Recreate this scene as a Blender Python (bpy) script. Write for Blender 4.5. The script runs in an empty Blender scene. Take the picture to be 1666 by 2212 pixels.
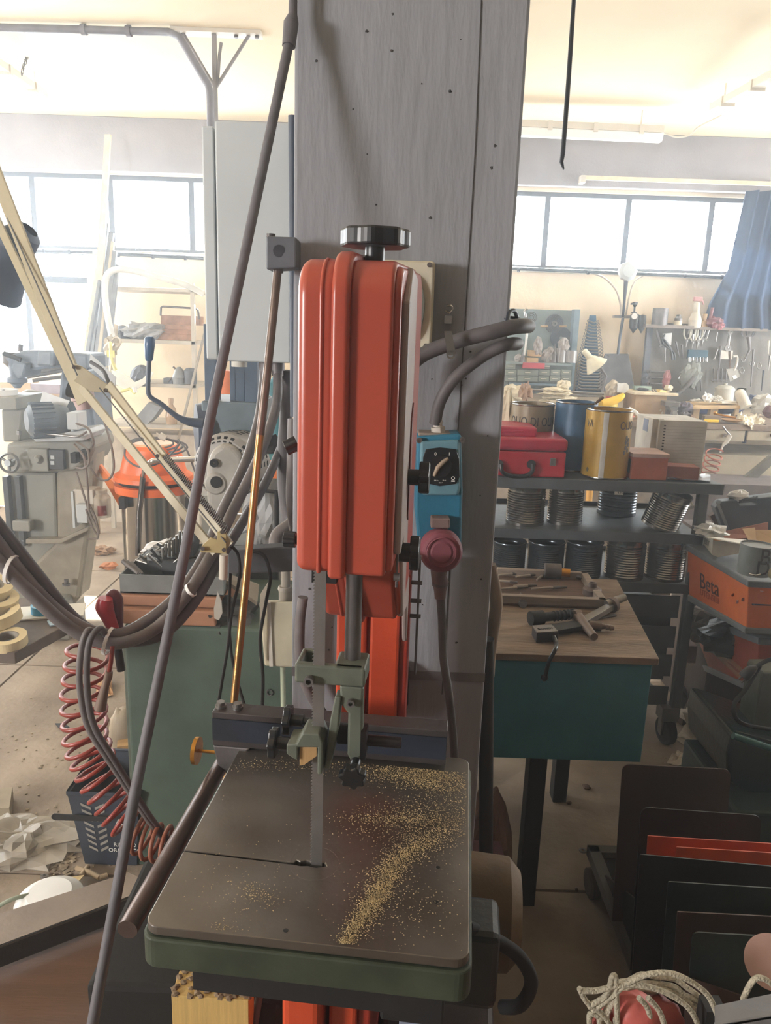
import bpy, math, random
from mathutils import Vector as V, Matrix as MX, noise
R = math.radians
sc = bpy.context.scene
col = sc.collection
# ---------------------------------------------------------------- camera
FP, PITCH, ROLL, EYE = 1650.0, R(13.5), R(1.9), 1.65
_F = V((0, math.cos(PITCH), -math.sin(PITCH))); _D = V((0, -math.sin(PITCH), -math.cos(PITCH))); _X = V((1, 0, 0))
_R = _X*math.cos(ROLL) - _D*math.sin(ROLL); _N = _X*math.sin(ROLL) + _D*math.cos(ROLL)
EYEP = V((0, 0, EYE))
cd = bpy.data.cameras.new('camera'); cam = bpy.data.objects.new('camera', cd); col.objects.link(cam)
cd.sensor_fit = 'VERTICAL'; cd.sensor_height = 36; cd.lens = FP/2212*36; cd.clip_start = .02
m = MX((_R, -_N, -_F)).transposed().to_4x4(); m.translation = EYEP; cam.matrix_world = m
sc.camera = cam
# ---------------------------------------------------------------- world, light, exposure
sc.view_settings.view_transform = 'Standard'; sc.view_settings.look = 'None'
sc.view_settings.exposure = 0.0; sc.view_settings.gamma = 1.0; sc.view_settings.use_curve_mapping = False
sc.cycles.use_denoising = True
sc.cycles.max_bounces = 8; sc.cycles.diffuse_bounces = 5; sc.cycles.glossy_bounces = 3; sc.cycles.transparent_max_bounces = 12
sc.cycles.sample_clamp_indirect = 6; sc.cycles.volume_bounces = 1
w = bpy.data.worlds.new('sky'); sc.world = w; w.use_nodes = True
bg = w.node_tree.nodes['Background']; bg.inputs[0].default_value = (.93, .97, 1, 1); bg.inputs[1].default_value = 19
def area(name, loc, direction, sx, sy, power=0, color=(1, 1, 1), portal=False):
    l = bpy.data.lights.new(name, 'AREA'); l.shape = 'RECTANGLE'; l.size = sx; l.size_y = sy; l.energy = power; l.color = color
    if portal: l.cycles.is_portal = True
    o = bpy.data.objects.new(name, l); col.objects.link(o); o.location = loc
    o.rotation_euler = V(direction).to_track_quat('-Z', 'Y').to_euler(); return o
# daylight of the window wall, of added side-wall openings, and of the windows in the wall behind the photographer
area('opening_portal', (-2.95, 6.78, 2.5), (0, -1, 0), 4.1, .75, portal=True)
area('opening_portal', (2.0, 6.78, 2.45), (0, -1, 0), 2.7, .7, portal=True)
area('opening_portal', (-3.8, 6.78, 1.75), (0, -1, 0), 2.4, .85, portal=True)
area('opening_portal', (-5.35, 5.0, 1.9), (1, 0, 0), 2.2, 1.7, portal=True)  # unseen left opening, added to brighten the back wall and bench
area('opening_portal', (4.75, 5.0, 1.9), (-1, 0, 0), 2.2, 1.6, portal=True)  # right-hand opening, also out of view and added for brightness
area('rear_window_light', (-4.3, -1.5, 1.9), (4.35, 3.0, -.35), .8, .8, 250, (1, .965, .94))
sun = bpy.data.lights.new('sun', 'SUN'); sun.energy = 80; sun.angle = R(1.0); sun.color = (1, .93, .82)
so = bpy.data.objects.new('sun', sun); col.objects.link(so)
so.rotation_euler = V((-.42, -1.98, -2.0)).to_track_quat('-Z', 'Y').to_euler()

# ---------------------------------------------------------------- pixel rays onto real planes
def ray(x, y): return _F*FP + _R*(x-833) + _N*(y-1106)
def P(x, y, D):
    d = ray(x, y); return EYEP + d*(D/d.y)
def Z(x, y, z):
    d = ray(x, y); return EYEP + d*((z-EYE)/d.z)
def px(D, y=900):                               # metres per pixel at distance D
    d = ray(833, y); return D/d.y

# ---------------------------------------------------------------- materials
def lin(c):
    c = c/255; return c/12.92 if c <= .04045 else ((c+.055)/1.055)**2.4
_mats = {}
def mat(name, rgb, rough=.6, metal=0, var=.12, scale=12, bump=.1, bscale=60, rgb2=None, mix=.5, spec=.5, emit=0, stretch=None, alpha=1, trans=0):
    if name in _mats: return _mats[name]
    mt = bpy.data.materials.new(name); _mats[name] = mt; mt.use_nodes = True
    nt = mt.node_tree; n = nt.nodes; b = n['Principled BSDF']; L = nt.links.new
    c1 = tuple(lin(c) for c in rgb)+(1,)
    tc = n.new('ShaderNodeTexCoord'); src = tc.outputs['Object']
    if stretch:
        mp = n.new('ShaderNodeMapping'); mp.inputs['Scale'].default_value = stretch; L(src, mp.inputs[0]); src = mp.outputs[0]
    nz = n.new('ShaderNodeTexNoise'); nz.inputs['Scale'].default_value = scale; nz.inputs['Detail'].default_value = 6; L(src, nz.inputs['Vector'])
    c2 = tuple(lin(c) for c in rgb2)+(1,) if rgb2 else tuple(max(0, c*(1-var*2.4)) for c in c1[:3])+(1,)
    cr = n.new('ShaderNodeValToRGB'); cr.color_ramp.elements[0].position = mix-.16; cr.color_ramp.elements[1].position = mix+.2
    cr.color_ramp.elements[0].color = c2; cr.color_ramp.elements[1].color = c1
    L(nz.outputs[0], cr.inputs[0]); L(cr.outputs[0], b.inputs['Base Color'])
    b.inputs['Roughness'].default_value = rough; b.inputs['Metallic'].default_value = metal; b.inputs['Specular IOR Level'].default_value = spec
    if bump:
        n2 = n.new('ShaderNodeTexNoise'); n2.inputs['Scale'].default_value = bscale; n2.inputs['Detail'].default_value = 5; L(src, n2.inputs['Vector'])
        bp = n.new('ShaderNodeBump'); bp.inputs['Strength'].default_value = bump; bp.inputs['Distance'].default_value = .01
        L(n2.outputs[0], bp.inputs['Height']); L(bp.outputs[0], b.inputs['Normal'])
    if emit: b.inputs['Emission Color'].default_value = c1; b.inputs['Emission Strength'].default_value = emit
    if alpha < 1: b.inputs['Alpha'].default_value = alpha
    if trans:
        tr = n.new('ShaderNodeBsdfTranslucent'); tr.inputs[0].default_value = c1
        ms = n.new('ShaderNodeMixShader'); ms.inputs[0].default_value = trans
        L(b.outputs[0], ms.inputs[1]); L(tr.outputs[0], ms.inputs[2]); L(ms.outputs[0], n['Material Output'].inputs[0])
    return mt

# ---------------------------------------------------------------- mesh builder
class M:
    def __init__(s, T=None): s.v = []; s.f = []; s.sm = []; s.T = T
    def add(s, vs, fs, smooth=False):
        k = len(s.v); T = s.T
        s.v += [(T @ V(p)) if T else V(p) for p in vs]
        s.f += [tuple(i+k for i in f) for f in fs]; s.sm += [smooth]*len(fs); return s
    def hexa(s, p): return s.add(p, [(0, 3, 2, 1), (4, 5, 6, 7), (0, 1, 5, 4), (1, 2, 6, 5), (2, 3, 7, 6), (3, 0, 4, 7)])
    def box(s, a, b):
        (x0, y0, z0), (x1, y1, z1) = a, b
        return s.hexa([(x0, y0, z0), (x1, y0, z0), (x1, y1, z0), (x0, y1, z0), (x0, y0, z1), (x1, y0, z1), (x1, y1, z1), (x0, y1, z1)])
    def cbox(s, c, d, rot=(0, 0, 0)):
        from mathutils import Euler
        E = Euler(rot).to_matrix(); c = V(c); h = V(d)/2
        return s.hexa([c + E @ V((h.x*i, h.y*j, h.z*k)) for k in (-1, 1) for i, j in ((-1, -1), (1, -1), (1, 1), (-1, 1))])
    def quadbox(s, quad, off):                  # four corners and a thickness vector
        off = V(off); q = [V(p) for p in quad]; return s.hexa([p+off for p in q]+q)
    def poly(s, pts, off):                      # prism: outline and extrusion vector
        off = V(off); q = [V(p) for p in pts]; n = len(q)
        return s.add(q+[p+off for p in q], [tuple(range(n))[::-1], tuple(range(n, 2*n))]+[(i, (i+1) % n, n+(i+1) % n, n+i) for i in range(n)])
    def tube(s, pts, r, n=10, closed=False, cap=True, sub=0):
        pts = [V(p) for p in pts]; rr = r if isinstance(r, (list, tuple)) else [r]*len(pts)
        if sub:
            q = []; q2 = []; N = len(pts)
            for i in range(N if closed else N-1):
                g = (lambda k: pts[k % N]) if closed else (lambda k: pts[min(max(k, 0), N-1)])
                p0, p1, p2, p3 = g(i-1), g(i), g(i+1), g(i+2)
                for j in range(sub):
                    t = j/sub; q.append(.5*((2*p1)+(p2-p0)*t+(2*p0-5*p1+4*p2-p3)*t*t+(3*p1-p0-3*p2+p3)*t**3)); q2.append(rr[i]*(1-t)+rr[(i+1) % N]*t)
            if not closed: q.append(pts[-1]); q2.append(rr[-1])
            pts, rr = q, q2
        N = len(pts); vs = []; up = None
        for i, p in enumerate(pts):
            a = pts[(i-1) % N] if (closed or i) else p; b = pts[(i+1) % N] if (closed or i < N-1) else p
            t = (b-a)
            if t.length < 1e-9: t = V((0, 0, 1))
            t.normalize()
            if up is None: up = t.orthogonal().normalized()
            else:
                up = up - t*up.dot(t)
                up = up.normalized() if up.length > 1e-6 else t.orthogonal().normalized()
            w_ = t.cross(up)
            vs += [p+(up*math.cos(2*math.pi*k/n)+w_*math.sin(2*math.pi*k/n))*rr[i] for k in range(n)]
        fs = [(i*n+k, i*n+(k+1) % n, ((i+1) % N)*n+(k+1) % n, ((i+1) % N)*n+k) for i in range(N if closed else N-1) for k in range(n)]
        s.add(vs, fs, True)
        if cap and not closed: s.add(vs[:n], [tuple(range(n))[::-1]]); s.add(vs[-n:], [tuple(range(n))])
        return s
    def cyl(s, a, b, r, r2=None, n=24): return s.tube([a, b], [r, r if r2 is None else r2], n)
    def lathe(s, prof, c=(0, 0, 0), ax=(0, 0, 1), n=28, smooth=True):
        ax = V(ax).normalized(); u = ax.orthogonal().normalized(); w_ = ax.cross(u); c = V(c)
        for (r0, z0), (r1, z1) in zip(prof, prof[1:]):
            vs = [c+ax*z+(u*math.cos(2*math.pi*k/n)+w_*math.sin(2*math.pi*k/n))*max(r, 1e-5) for r, z in ((r0, z0), (r1, z1)) for k in range(n)]
            s.add(vs, [(k, (k+1) % n, n+(k+1) % n, n+k) for k in range(n)], smooth)
        return s
    def ball(s, c, r, sz=(1, 1, 1), n=16):
        c = V(c); pr = [(math.sin(math.pi*i/8), -math.cos(math.pi*i/8)) for i in range(9)]
        vs = [c+V((a*math.cos(2*math.pi*k/n)*r*sz[0], a*math.sin(2*math.pi*k/n)*r*sz[1], z*r*sz[2])) for a, z in pr for k in range(n)]
        return s.add(vs, [(i*n+k, i*n+(k+1) % n, (i+1)*n+(k+1) % n, (i+1)*n+k) for i in range(8) for k in range(n)], True)
    def lump(s, c, d, seed=0, amp=.35, n=18, f=2.2, smooth=False):   # crumpled closed shape
        c = V(c); vs = []; m_ = n//2
        for i in range(m_+1):
            for k in range(n):
                a = math.pi*i/m_; p = V((math.sin(a)*math.cos(2*math.pi*k/n), math.sin(a)*math.sin(2*math.pi*k/n), -math.cos(a)))
                q = p*(1+amp*noise.noise(p*f+V((seed*7.1, seed, 0)))*2+amp*.6*noise.noise(p*f*2.7+V((0, seed*3.3, 5))))
                vs.append(c+V((q.x*d[0]/2, q.y*d[1]/2, max(q.z, -1)*d[2]/2)))
        return s.add(vs, [(i*n+k, i*n+(k+1) % n, (i+1)*n+(k+1) % n, (i+1)*n+k) for i in range(m_) for k in range(n)], smooth)
    def sheet(s, quad, amp, seed=0, n=12, f=3, th=.0015):             # creased sheet between four corners
        q = [V(p) for p in quad]; nr = (q[1]-q[0]).cross(q[3]-q[0]).normalized(); L_ = (q[1]-q[0]).length
        top = []
        for j in range(n+1):
            for i in range(n+1):
                u, t = i/n, j/n
                p = (q[0]*(1-u)+q[1]*u)*(1-t)+(q[3]*(1-u)+q[2]*u)*t
                top.append(p+nr*amp*(abs(noise.noise(V((u*f, t*f, seed*5.3))))*2+.5*noise.noise(V((u*f*3, t*f*3, seed+9)))))
        k = (n+1)**2
        F = [(j*(n+1)+i, j*(n+1)+i+1, (j+1)*(n+1)+i+1, (j+1)*(n+1)+i) for j in range(n) for i in range(n)]
        return s.add(top+[p-nr*th for p in top], F+[tuple(a+k for a in f_[::-1]) for f_ in F])
    def ring(s, c, ro, ri, h, ax=(0, 0, 1), n=32): return s.lathe([(ro, 0), (ro, h), (ri, h), (ri, 0), (ro, 0)], c, ax, n, False)

def make(name, mb, mt, parent=None, bevel=0, seg=2, label=None, cat=None, group=None, kind=None, sharp=40, smooth=False):
    if parent is not None: inv = MXW[parent.name].inverted()
    else:
        lo = [min(p[i] for p in mb.v) for i in range(3)]; hi = [max(p[i] for p in mb.v) for i in range(3)]
        org = V(((lo[0]+hi[0])/2, (lo[1]+hi[1])/2, lo[2])) if kind != 'structure' else V((0, 0, 0))
        inv = MX.Translation(-org)
    me = bpy.data.meshes.new(name); me.from_pydata([inv @ p for p in mb.v], [], mb.f)
    me.polygons.foreach_set('use_smooth', mb.sm); me.materials.append(mt)
    o = bpy.data.objects.new(name, me); col.objects.link(o)
    if parent is not None: o.parent = parent; MXW[o.name] = MXW[parent.name]
    else: o.location = org; MXW[o.name] = MX.Translation(org)
    if smooth:
        me.polygons.foreach_set('use_smooth', [True]*len(me.polygons)); wn = o.modifiers.new('wn', 'WEIGHTED_NORMAL')
    if bevel:
        bv = o.modifiers.new('bevel', 'BEVEL'); bv.width = bevel; bv.segments = seg; bv.limit_method = 'ANGLE'; bv.angle_limit = R(sharp)
        if smooth: o.modifiers.remove(wn); wn = o.modifiers.new('wn', 'WEIGHTED_NORMAL')
    tag(o, label, cat, group, kind); return o
MXW = {}
def tag(o, label=None, cat=None, group=None, kind=None):
    for k, v_ in (('label', label), ('category', cat), ('group', group), ('kind', kind)):
        if v_: o[k] = v_
    return o
def thing(name, label, cat, loc=(0, 0, 0), rz=0, group=None, kind=None):
    o = bpy.data.objects.new(name, None); col.objects.link(o); o.location = loc; o.rotation_euler = (0, 0, rz); o.empty_display_size = .05
    MXW[o.name] = MX.Translation(V(loc)) @ MX.Rotation(rz, 4, 'Z'); return tag(o, label, cat, group, kind)
def dup(root, loc, label, rz=None, sc_=None, rot=None):     # copy of a thing with copies of its parts
    r_ = root.copy(); col.objects.link(r_); r_.location = loc; r_['label'] = label
    if rz is not None: r_.rotation_euler = (0, 0, rz)
    if rot is not None: r_.rotation_euler = rot
    if sc_: r_.scale = sc_
    for ch in root.children:
        c = ch.copy(); col.objects.link(c); c.parent = r_
        for g in ch.children:
            d = g.copy(); col.objects.link(d); d.parent = c
    return r_
def letters(s, size, T, mt, parent, name='lettering', ext=.0006, bend=0, squash=1):
    cu = bpy.data.curves.new('t', 'FONT'); cu.body = s; cu.size = size; cu.extrude = ext; cu.align_x = 'CENTER'; cu.align_y = 'CENTER'; cu.resolution_u = 3
    t = bpy.data.objects.new('t', cu); col.objects.link(t); bpy.context.view_layer.update()
    me = bpy.data.meshes.new_from_object(t); mb = M()
    for v_ in me.vertices:
        x, y, z = v_.co; x *= squash
        p = V((math.sin(x/bend)*(bend+z), y, math.cos(x/bend)*(bend+z)-bend)) if bend else V((x, y, z))
        mb.v.append(T @ p)
    mb.f = [tuple(p.vertices) for p in me.polygons]; mb.sm = [False]*len(mb.f)
    bpy.data.objects.remove(t); bpy.data.curves.remove(cu)
    return make(name, mb, mt, parent)
def frame(o, x, y):                               # matrix from origin and two axes
    x = V(x).normalized(); z = x.cross(V(y)).normalized(); y = z.cross(x)
    m_ = MX((x, y, z)).transposed().to_4x4(); m_.translation = V(o); return m_
# ---------------------------------------------------------------- material set
c_col = mat('rough_concrete', (142, 144, 150), .9, var=.06, scale=5, bump=.28, bscale=30, stretch=(1.6, 1.6, .35))
c_wall = mat('cream_plaster', (232, 214, 186), .9, var=.06, scale=2.5, bump=.25, bscale=25)
c_beam = mat('grey_beam_paint', (150, 148, 152), .9, var=.08, scale=3, bump=.2)
c_ceil = mat('ceiling_paint', (246, 232, 204), .9, var=.04, scale=1.5, bump=.15, bscale=12)
c_floor = mat('floor_concrete', (150, 136, 120), .8, var=.16, scale=3.2, bump=.35, bscale=40, rgb2=(112, 98, 84), mix=.48)
c_side = mat('side_wall_paint', (190, 178, 160), .9, var=.05)
orange = mat('orange_enamel', (172, 74, 56), .32, var=.06, scale=4, bump=.05, bscale=20)
orange2 = mat('orange_bright', (196, 72, 38), .45, var=.08, scale=5)
bodygrey = mat('saw_body_grey', (165, 152, 148), .5, var=.08, scale=8)
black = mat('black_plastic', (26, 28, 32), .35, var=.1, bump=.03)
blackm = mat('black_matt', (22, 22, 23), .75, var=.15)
steel = mat('bright_steel', (150, 148, 146), .35, .85, var=.12, scale=20, stretch=(1, 1, 6))
steel_d = mat('dull_steel', (112, 108, 108), .55, .6, var=.16, scale=18)
chrome = mat('chrome', (205, 205, 205), .15, 1, var=.03, bump=0)
tabletop = mat('table_steel', (132, 128, 124), .33, .8, var=.18, scale=4.5, bump=.03, bscale=120, rgb2=(92, 84, 76), mix=.45)
sgreen = mat('sage_green_paint', (98, 104, 92), .55, var=.14, scale=25, bump=.06)
dgreen = mat('table_green_paint', (58, 68, 52), .6, var=.2, scale=14)
wood = mat('raw_wood', (176, 140, 92), .7, var=.12, scale=6, stretch=(8, 8, .6))
woodd = mat('old_brown_wood', (92, 70, 56), .75, var=.16, scale=8, stretch=(.7, 8, 8))
woodb = mat('worn_bench_wood', (134, 114, 96), .75, var=.2, scale=5, bump=.5, bscale=22, stretch=(1, 5, 1))
brass = mat('brass', (196, 140, 60), .3, .9, var=.1)
bronze = mat('bronze_rod', (176, 136, 86), .34, .9, var=.1, scale=5)
conduit = mat('grey_conduit', (108, 102, 102), .55, var=.12, scale=30, bump=.1)
conduit_d = mat('dark_conduit', (86, 82, 84), .6, var=.12, scale=30)
rodgrey = mat('dusty_grey_rod', (94, 92, 98), .6, var=.1, scale=40)
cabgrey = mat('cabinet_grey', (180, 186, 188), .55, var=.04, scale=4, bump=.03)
cream = mat('cream_plastic', (205, 196, 172), .5, var=.06)
white = mat('white_plastic', (226, 226, 224), .5, var=.04, bump=.02)
blue = mat('blue_plastic', (42, 114, 144), .4, var=.08, scale=8)
plugred = mat('dusty_red_rubber', (122, 62, 74), .7, var=.1)
navy = mat('dark_navy_paint', (36, 44, 60), .5, var=.2, scale=14)
teal = mat('teal_paint', (58, 122, 134), .6, var=.12, scale=6)
tealdark = mat('dark_teal_enamel', (8, 34, 38), .3, var=.1)
machgrey = mat('machine_grey', (130, 129, 120), .55, var=.08, scale=8)
machblue = mat('machine_blue_grey', (92, 108, 122), .55, var=.08)
benchgreen = mat('cabinet_green', (74, 90, 78), .6, var=.14, scale=6)
lampbeige = mat('beige_lamp_metal', (166, 156, 128), .45, var=.06)
redp = mat('red_plastic', (162, 38, 50), .35, var=.06)
redh = mat('red_hose', (142, 52, 42), .4, var=.12, scale=20)
redhd = mat('dusty_red_hose', (150, 92, 70), .55, var=.15, scale=20)
tinb = mat('blue_tin', (46, 86, 120), .4, .1, var=.1)
tiny = mat('yellow_tin', (172, 136, 44), .35, .15, var=.1)
tino = mat('olive_tin', (128, 114, 90), .4, .15, var=.1)
tin = mat('tin_plate', (150, 148, 144), .2, .9, var=.12, scale=10)
tind = mat('dark_tin_plate', (92, 98, 104), .24, .8, var=.12)
trolley = mat('trolley_grey', (84, 88, 92), .55, .2, var=.1)
ink = mat('dark_ink', (38, 34, 34), .7, var=.02, bump=0)
inkb = mat('faded_ink', (84, 74, 62), .7, var=.02, bump=0)
inkw = mat('white_ink', (215, 215, 210), .7, var=.02, bump=0)
betaor = mat('case_orange', (214, 110, 48), .5, var=.06)
betadk = mat('case_dark_orange', (158, 70, 46), .55, var=.08)
greyband = mat('case_grey', (112, 118, 124), .55, var=.06)
card = mat('cardboard', (178, 150, 116), .85, var=.06)
cardw = mat('white_card', (222, 220, 210), .8, var=.04)
paper = mat('paper', (196, 184, 164), .9, var=.08, bump=.2)
cloth = mat('cloth_cream', (214, 204, 180), .95, var=.1, bump=.4)
bagp = mat('clear_plastic_bag', (205, 205, 202), .25, var=.1, alpha=.55, bump=.5, bscale=14)
masking = mat('masking_tape', (206, 190, 150), .75, var=.05)
bluetape = mat('blue_tape', (60, 148, 190), .5, var=.05)
rope = mat('white_rope', (206, 198, 176), .85, var=.12, scale=120, bump=.7, bscale=260)
curtainm = mat('blue_curtain', (56, 72, 98), .9, var=.08, trans=.12)
sheetbr = mat('brown_sheet', (74, 54, 46), .5, .3, var=.15, scale=4)
sheetbk = mat('black_sheet', (34, 32, 32), .45, .3, var=.2, scale=5)
sheetor = mat('orange_sheet', (196, 72, 36), .5, var=.12, scale=6)
pink = mat('pink_disc', (196, 160, 150), .6, var=.08)
dust = mat('sawdust', (198, 178, 136), .95, var=.2, scale=80)
panelgrey = mat('panel_grey_green', (118, 132, 132), .6, var=.06)
pegm = mat('pegboard_grey', (116, 112, 106), .7, var=.1, scale=6)
shelfm = mat('shelf_pale', (196, 190, 178), .6, var=.06)
tubem = mat('fluorescent_housing', (214, 208, 196), .5, var=.03)
hazeg = mat('frosted_glass_white', (240, 240, 236), .3, var=.02, bump=0)
leather = mat('grey_leather', (98, 100, 104), .7, var=.12)
yellow = mat('yellow_plastic', (232, 190, 40), .4, var=.05)
darkgap = mat('dark_rubber', (22, 22, 24), .85, var=.1)
toolst = mat('tool_steel', (150, 148, 144), .35, .8, var=.12)
slat = mat('profile_grey', (126, 132, 142), .5, .4, var=.1)
glassm = bpy.data.materials.new('window_glass'); glassm.use_nodes = True
_n = glassm.node_tree; _t = _n.nodes.new('ShaderNodeBsdfTransparent'); _g = _n.nodes.new('ShaderNodeBsdfGlossy'); _g.inputs['Roughness'].default_value = .1
_t.inputs[0].default_value = (.93, .95, .96, 1)
_m = _n.nodes.new('ShaderNodeMixShader'); _m.inputs[0].default_value = .06; _n.links.new(_t.outputs[0], _m.inputs[1]); _n.links.new(_g.outputs[0], _m.inputs[2]); _n.links.new(_m.outputs[0], _n.nodes['Material Output'].inputs[0])

# ================================================================ setting
ST = 'structure'
def struct(name, mb, mt, **k): return make(name, mb, mt, kind=ST, **k)
CE = 3.2; XL, XR, YB, YF = -5.2, 4.6, -1.6, 6.62
# floor: cast slabs with open joints, coordinates from the joints in the photo
fl = M(); ys = [YB, .55, 2.0, 3.43, 4.9, YF]; xs = [XL, -3.4, -1.74, .2, 2.1, XR]
fl.box((XL, YB, -.12), (XR, YF, -.012))
for i in range(len(xs)-1):
    for j in range(len(ys)-1): fl.box((xs[i]+.006, ys[j]+.006, -.02), (xs[i+1]-.006, ys[j+1]-.006, 0))
struct('floor', fl, c_floor)
struct('ceiling', M().box((XL-.2, YB-.2, CE), (XR+.2, YF+.4, CE+.15)), c_ceil)
def wallholes(x0, x1, z0, z1, holes, y0, y1):
    mb = M(); xs_ = sorted({x0, x1, *[h[0] for h in holes], *[h[1] for h in holes]}); zs_ = sorted({z0, z1, *[h[2] for h in holes], *[h[3] for h in holes]})
    for a, b in zip(xs_, xs_[1:]):
        for c, d in zip(zs_, zs_[1:]):
            if not any(h[0] <= a and b <= h[1] and h[2] <= c and d <= h[3] for h in holes): mb.box((a, y0, c), (b, y1, d))
    return mb
holes = [(-5.0, -.9, 2.2, 2.79), (.6, 3.35, 2.17, 2.77), (-5.0, -2.55, 1.3, 2.2)]
struct('wall_back', wallholes(XL, XR, 0, CE, holes, YF, YF+.2), c_wall)
def sidewall(x0, x1, hy0, hy1, hz0, hz1): return M().box((x0, YB, 0), (x1, hy0, CE)).box((x0, hy1, 0), (x1, YF, CE)).box((x0, hy0, 0), (x1, hy1, hz0)).box((x0, hy0, hz1), (x1, hy1, CE))
struct('wall_left', sidewall(XL-.2, XL, 3.9, 6.1, 1.05, 2.75), c_side)  # hole added out of view to let extra daylight onto the background
struct('wall_right', sidewall(XR, XR+.2, 3.9, 6.1, 1.1, 2.7), c_side)  # hole here likewise added for extra daylight
struct('wall_rear', wallholes(XL, XR, 0, CE, [(-4.8, -3.8, 1.4, 2.4)], YB-.2, YB), mat('rear_wall_dark', (104, 98, 92), .9))
struct('trim_1', M().box((XL, YF-.08, 2.80), (XR, YF, CE)), c_beam, bevel=.006)        # concrete beam over the windows
wf = mat('window_frame_dark', (70, 74, 84), .6, var=.1)
def window(name, x0, x1, z0, z1, posts, bars=()):
    o = struct(name, M().box((x0, YF+.03, z0), (x1, YF+.08, z0+.03)).box((x0, YF+.03, z1-.035), (x1, YF+.08, z1)), wf)
    for p in posts: make('window_post', M().box((p-.022, YF+.03, z0+.03), (p+.022, YF+.08, z1-.035)), wf, o)
    for z in bars: make('window_bar', M().box((x0, YF+.025, z-.025), (x1, YF+.085, z+.025)), wf, o)
    q = [x0]+list(posts)+[x1]
    for a, b in zip(q, q[1:]): make('pane', M().box((a+.02, YF+.05, z0+.03), (b-.02, YF+.056, z1-.035)), glassm, o)
    return o
window('window_1', -5.0, -.9, 2.2, 2.79, [-4.6, -3.78, -2.97, -2.33, -1.67])
window('window_2', .6, 3.35, 2.17, 2.77, [1.24, 1.9, 2.58])
window('window_3', -5.0, -2.55, 1.3, 2.2, [-4.3, -3.07], [1.96])
struct('trim_2', M().box((-5.0, YF-.05, 2.17), (-.9, YF+.03, 2.2)).box((.6, YF-.04, 2.14), (3.35, YF+.03, 2.17)), shelfm, bevel=.004)  # sills
# column
COLX0, COLX1, COLY = -.188, .223, 1.5
cm = M().box((COLX0, COLY, 0), (COLX1, COLY+.42, CE))
column = struct('trim_3', cm, c_col, bevel=.006)
random.seed(4)
pit = M()
for i in range(46):
    x = random.uniform(COLX0+.02, COLX1-.02); z = random.uniform(.9, 2.2); r_ = random.uniform(.0012, .0035)
    pit.lump((x, COLY+.0005, z), (r_*2.4, .004, r_*2), i, .3, 8)
make('air_holes', pit, mat('pit_dark', (60, 58, 58), .95), column, kind='stuff')
make('board_joint', M().tube([(P(1040, 0, 1.499)), P(1028, 300, 1.499), P(1008, 640, 1.499), P(985, 1000, 1.499), P(955, 1500, 1.499)], .0011, 5), mat('joint_dark', (72, 68, 68), .95), column)
make('joint_band', M().box((COLX0, COLY-.002, .925), (COLX1, COLY+.002, .945)), mat('band_grey', (112, 108, 110), .9), column)
# ================================================================ bandsaw
SO, SA = V((-.082, .911, 0)), R(-5.6)
S = MX.Translation(SO) @ MX.Rotation(SA, 4, 'Z')
saw = thing('bandsaw', 'orange and grey vertical bandsaw with a steel table before the concrete column', 'bandsaw', SO, SA)
def rr(x0, y0, x1, y1, r, n=6):
    o = []
    for cx, cy, a0 in ((x1-r, y1-r, 0), (x0+r, y1-r, 90), (x0+r, y0+r, 180), (x1-r, y0+r, 270)):
        o += [(cx+r*math.cos(R(a0+90*i/n)), cy+r*math.sin(R(a0+90*i/n))) for i in range(n+1)]
    return o
# table: rounded plate with the blade slit, on a green casting
pl = rr(-.186, -.14, .213, .30, .018)
k = min(range(len(pl)), key=lambda i: 0 if (pl[i][0] < -.18 and pl[i][1] > 0) else 1)
left = [i for i, p in enumerate(pl) if p[0] < -.1 and p[1] > .1]; cut = left[-1]+1
slit = [(-.186, .0005), (-.028, -.003), (-.026, .003), (-.02, .001), (-.012, .004), (.0, .002), (.014, .003), (.017, -.003), (.004, -.008), (-.008, -.006), (-.018, -.008), (-.026, -.0065), (-.186, -.0025)]
pl2 = pl[:cut]+slit+pl[cut:]
make('table_top', M(S).poly([(x, y, .917) for x, y in pl2], (0, 0, .013)), tabletop, saw, bevel=.0015)
tc = make('table_casting', M(S).poly([(x, y, .872) for x, y in rr(-.190, -.144, .217, .304, .02)], (0, 0, .043)), dgreen, saw, bevel=.003)
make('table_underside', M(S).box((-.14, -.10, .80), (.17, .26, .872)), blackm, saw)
h = M(S)
for x, y in ((-.011, -.124), (.17, -.05), (.17, .016)): h.cyl((x, y, .928), (x, y, .9303), .0032, n=14)
make('screw_hole', h, darkgap, saw)
make('table_insert', M(S).ring((0, 0, .9297), .034, .0335, .0004, n=40), tabletop, saw)
# blade with teeth on its left edge
z0, z1, n = .72, 1.40, 150; bl = [(.0105, 0, z0), (.0105, 0, z1)]
for i in range(n, 0, -1):
    z = z0+(z1-z0)*i/n; bl += [(-.0035, 0, z), (-.0062, 0, z-(z1-z0)/n*.8)]
bl.append((-.0035, 0, z0))
make('blade', M(S).poly([(x, y-.0004, z) for x, y, z in bl], (0, .0009, 0)), mat('blade_steel', (138, 134, 132), .4, .6), saw)
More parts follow.
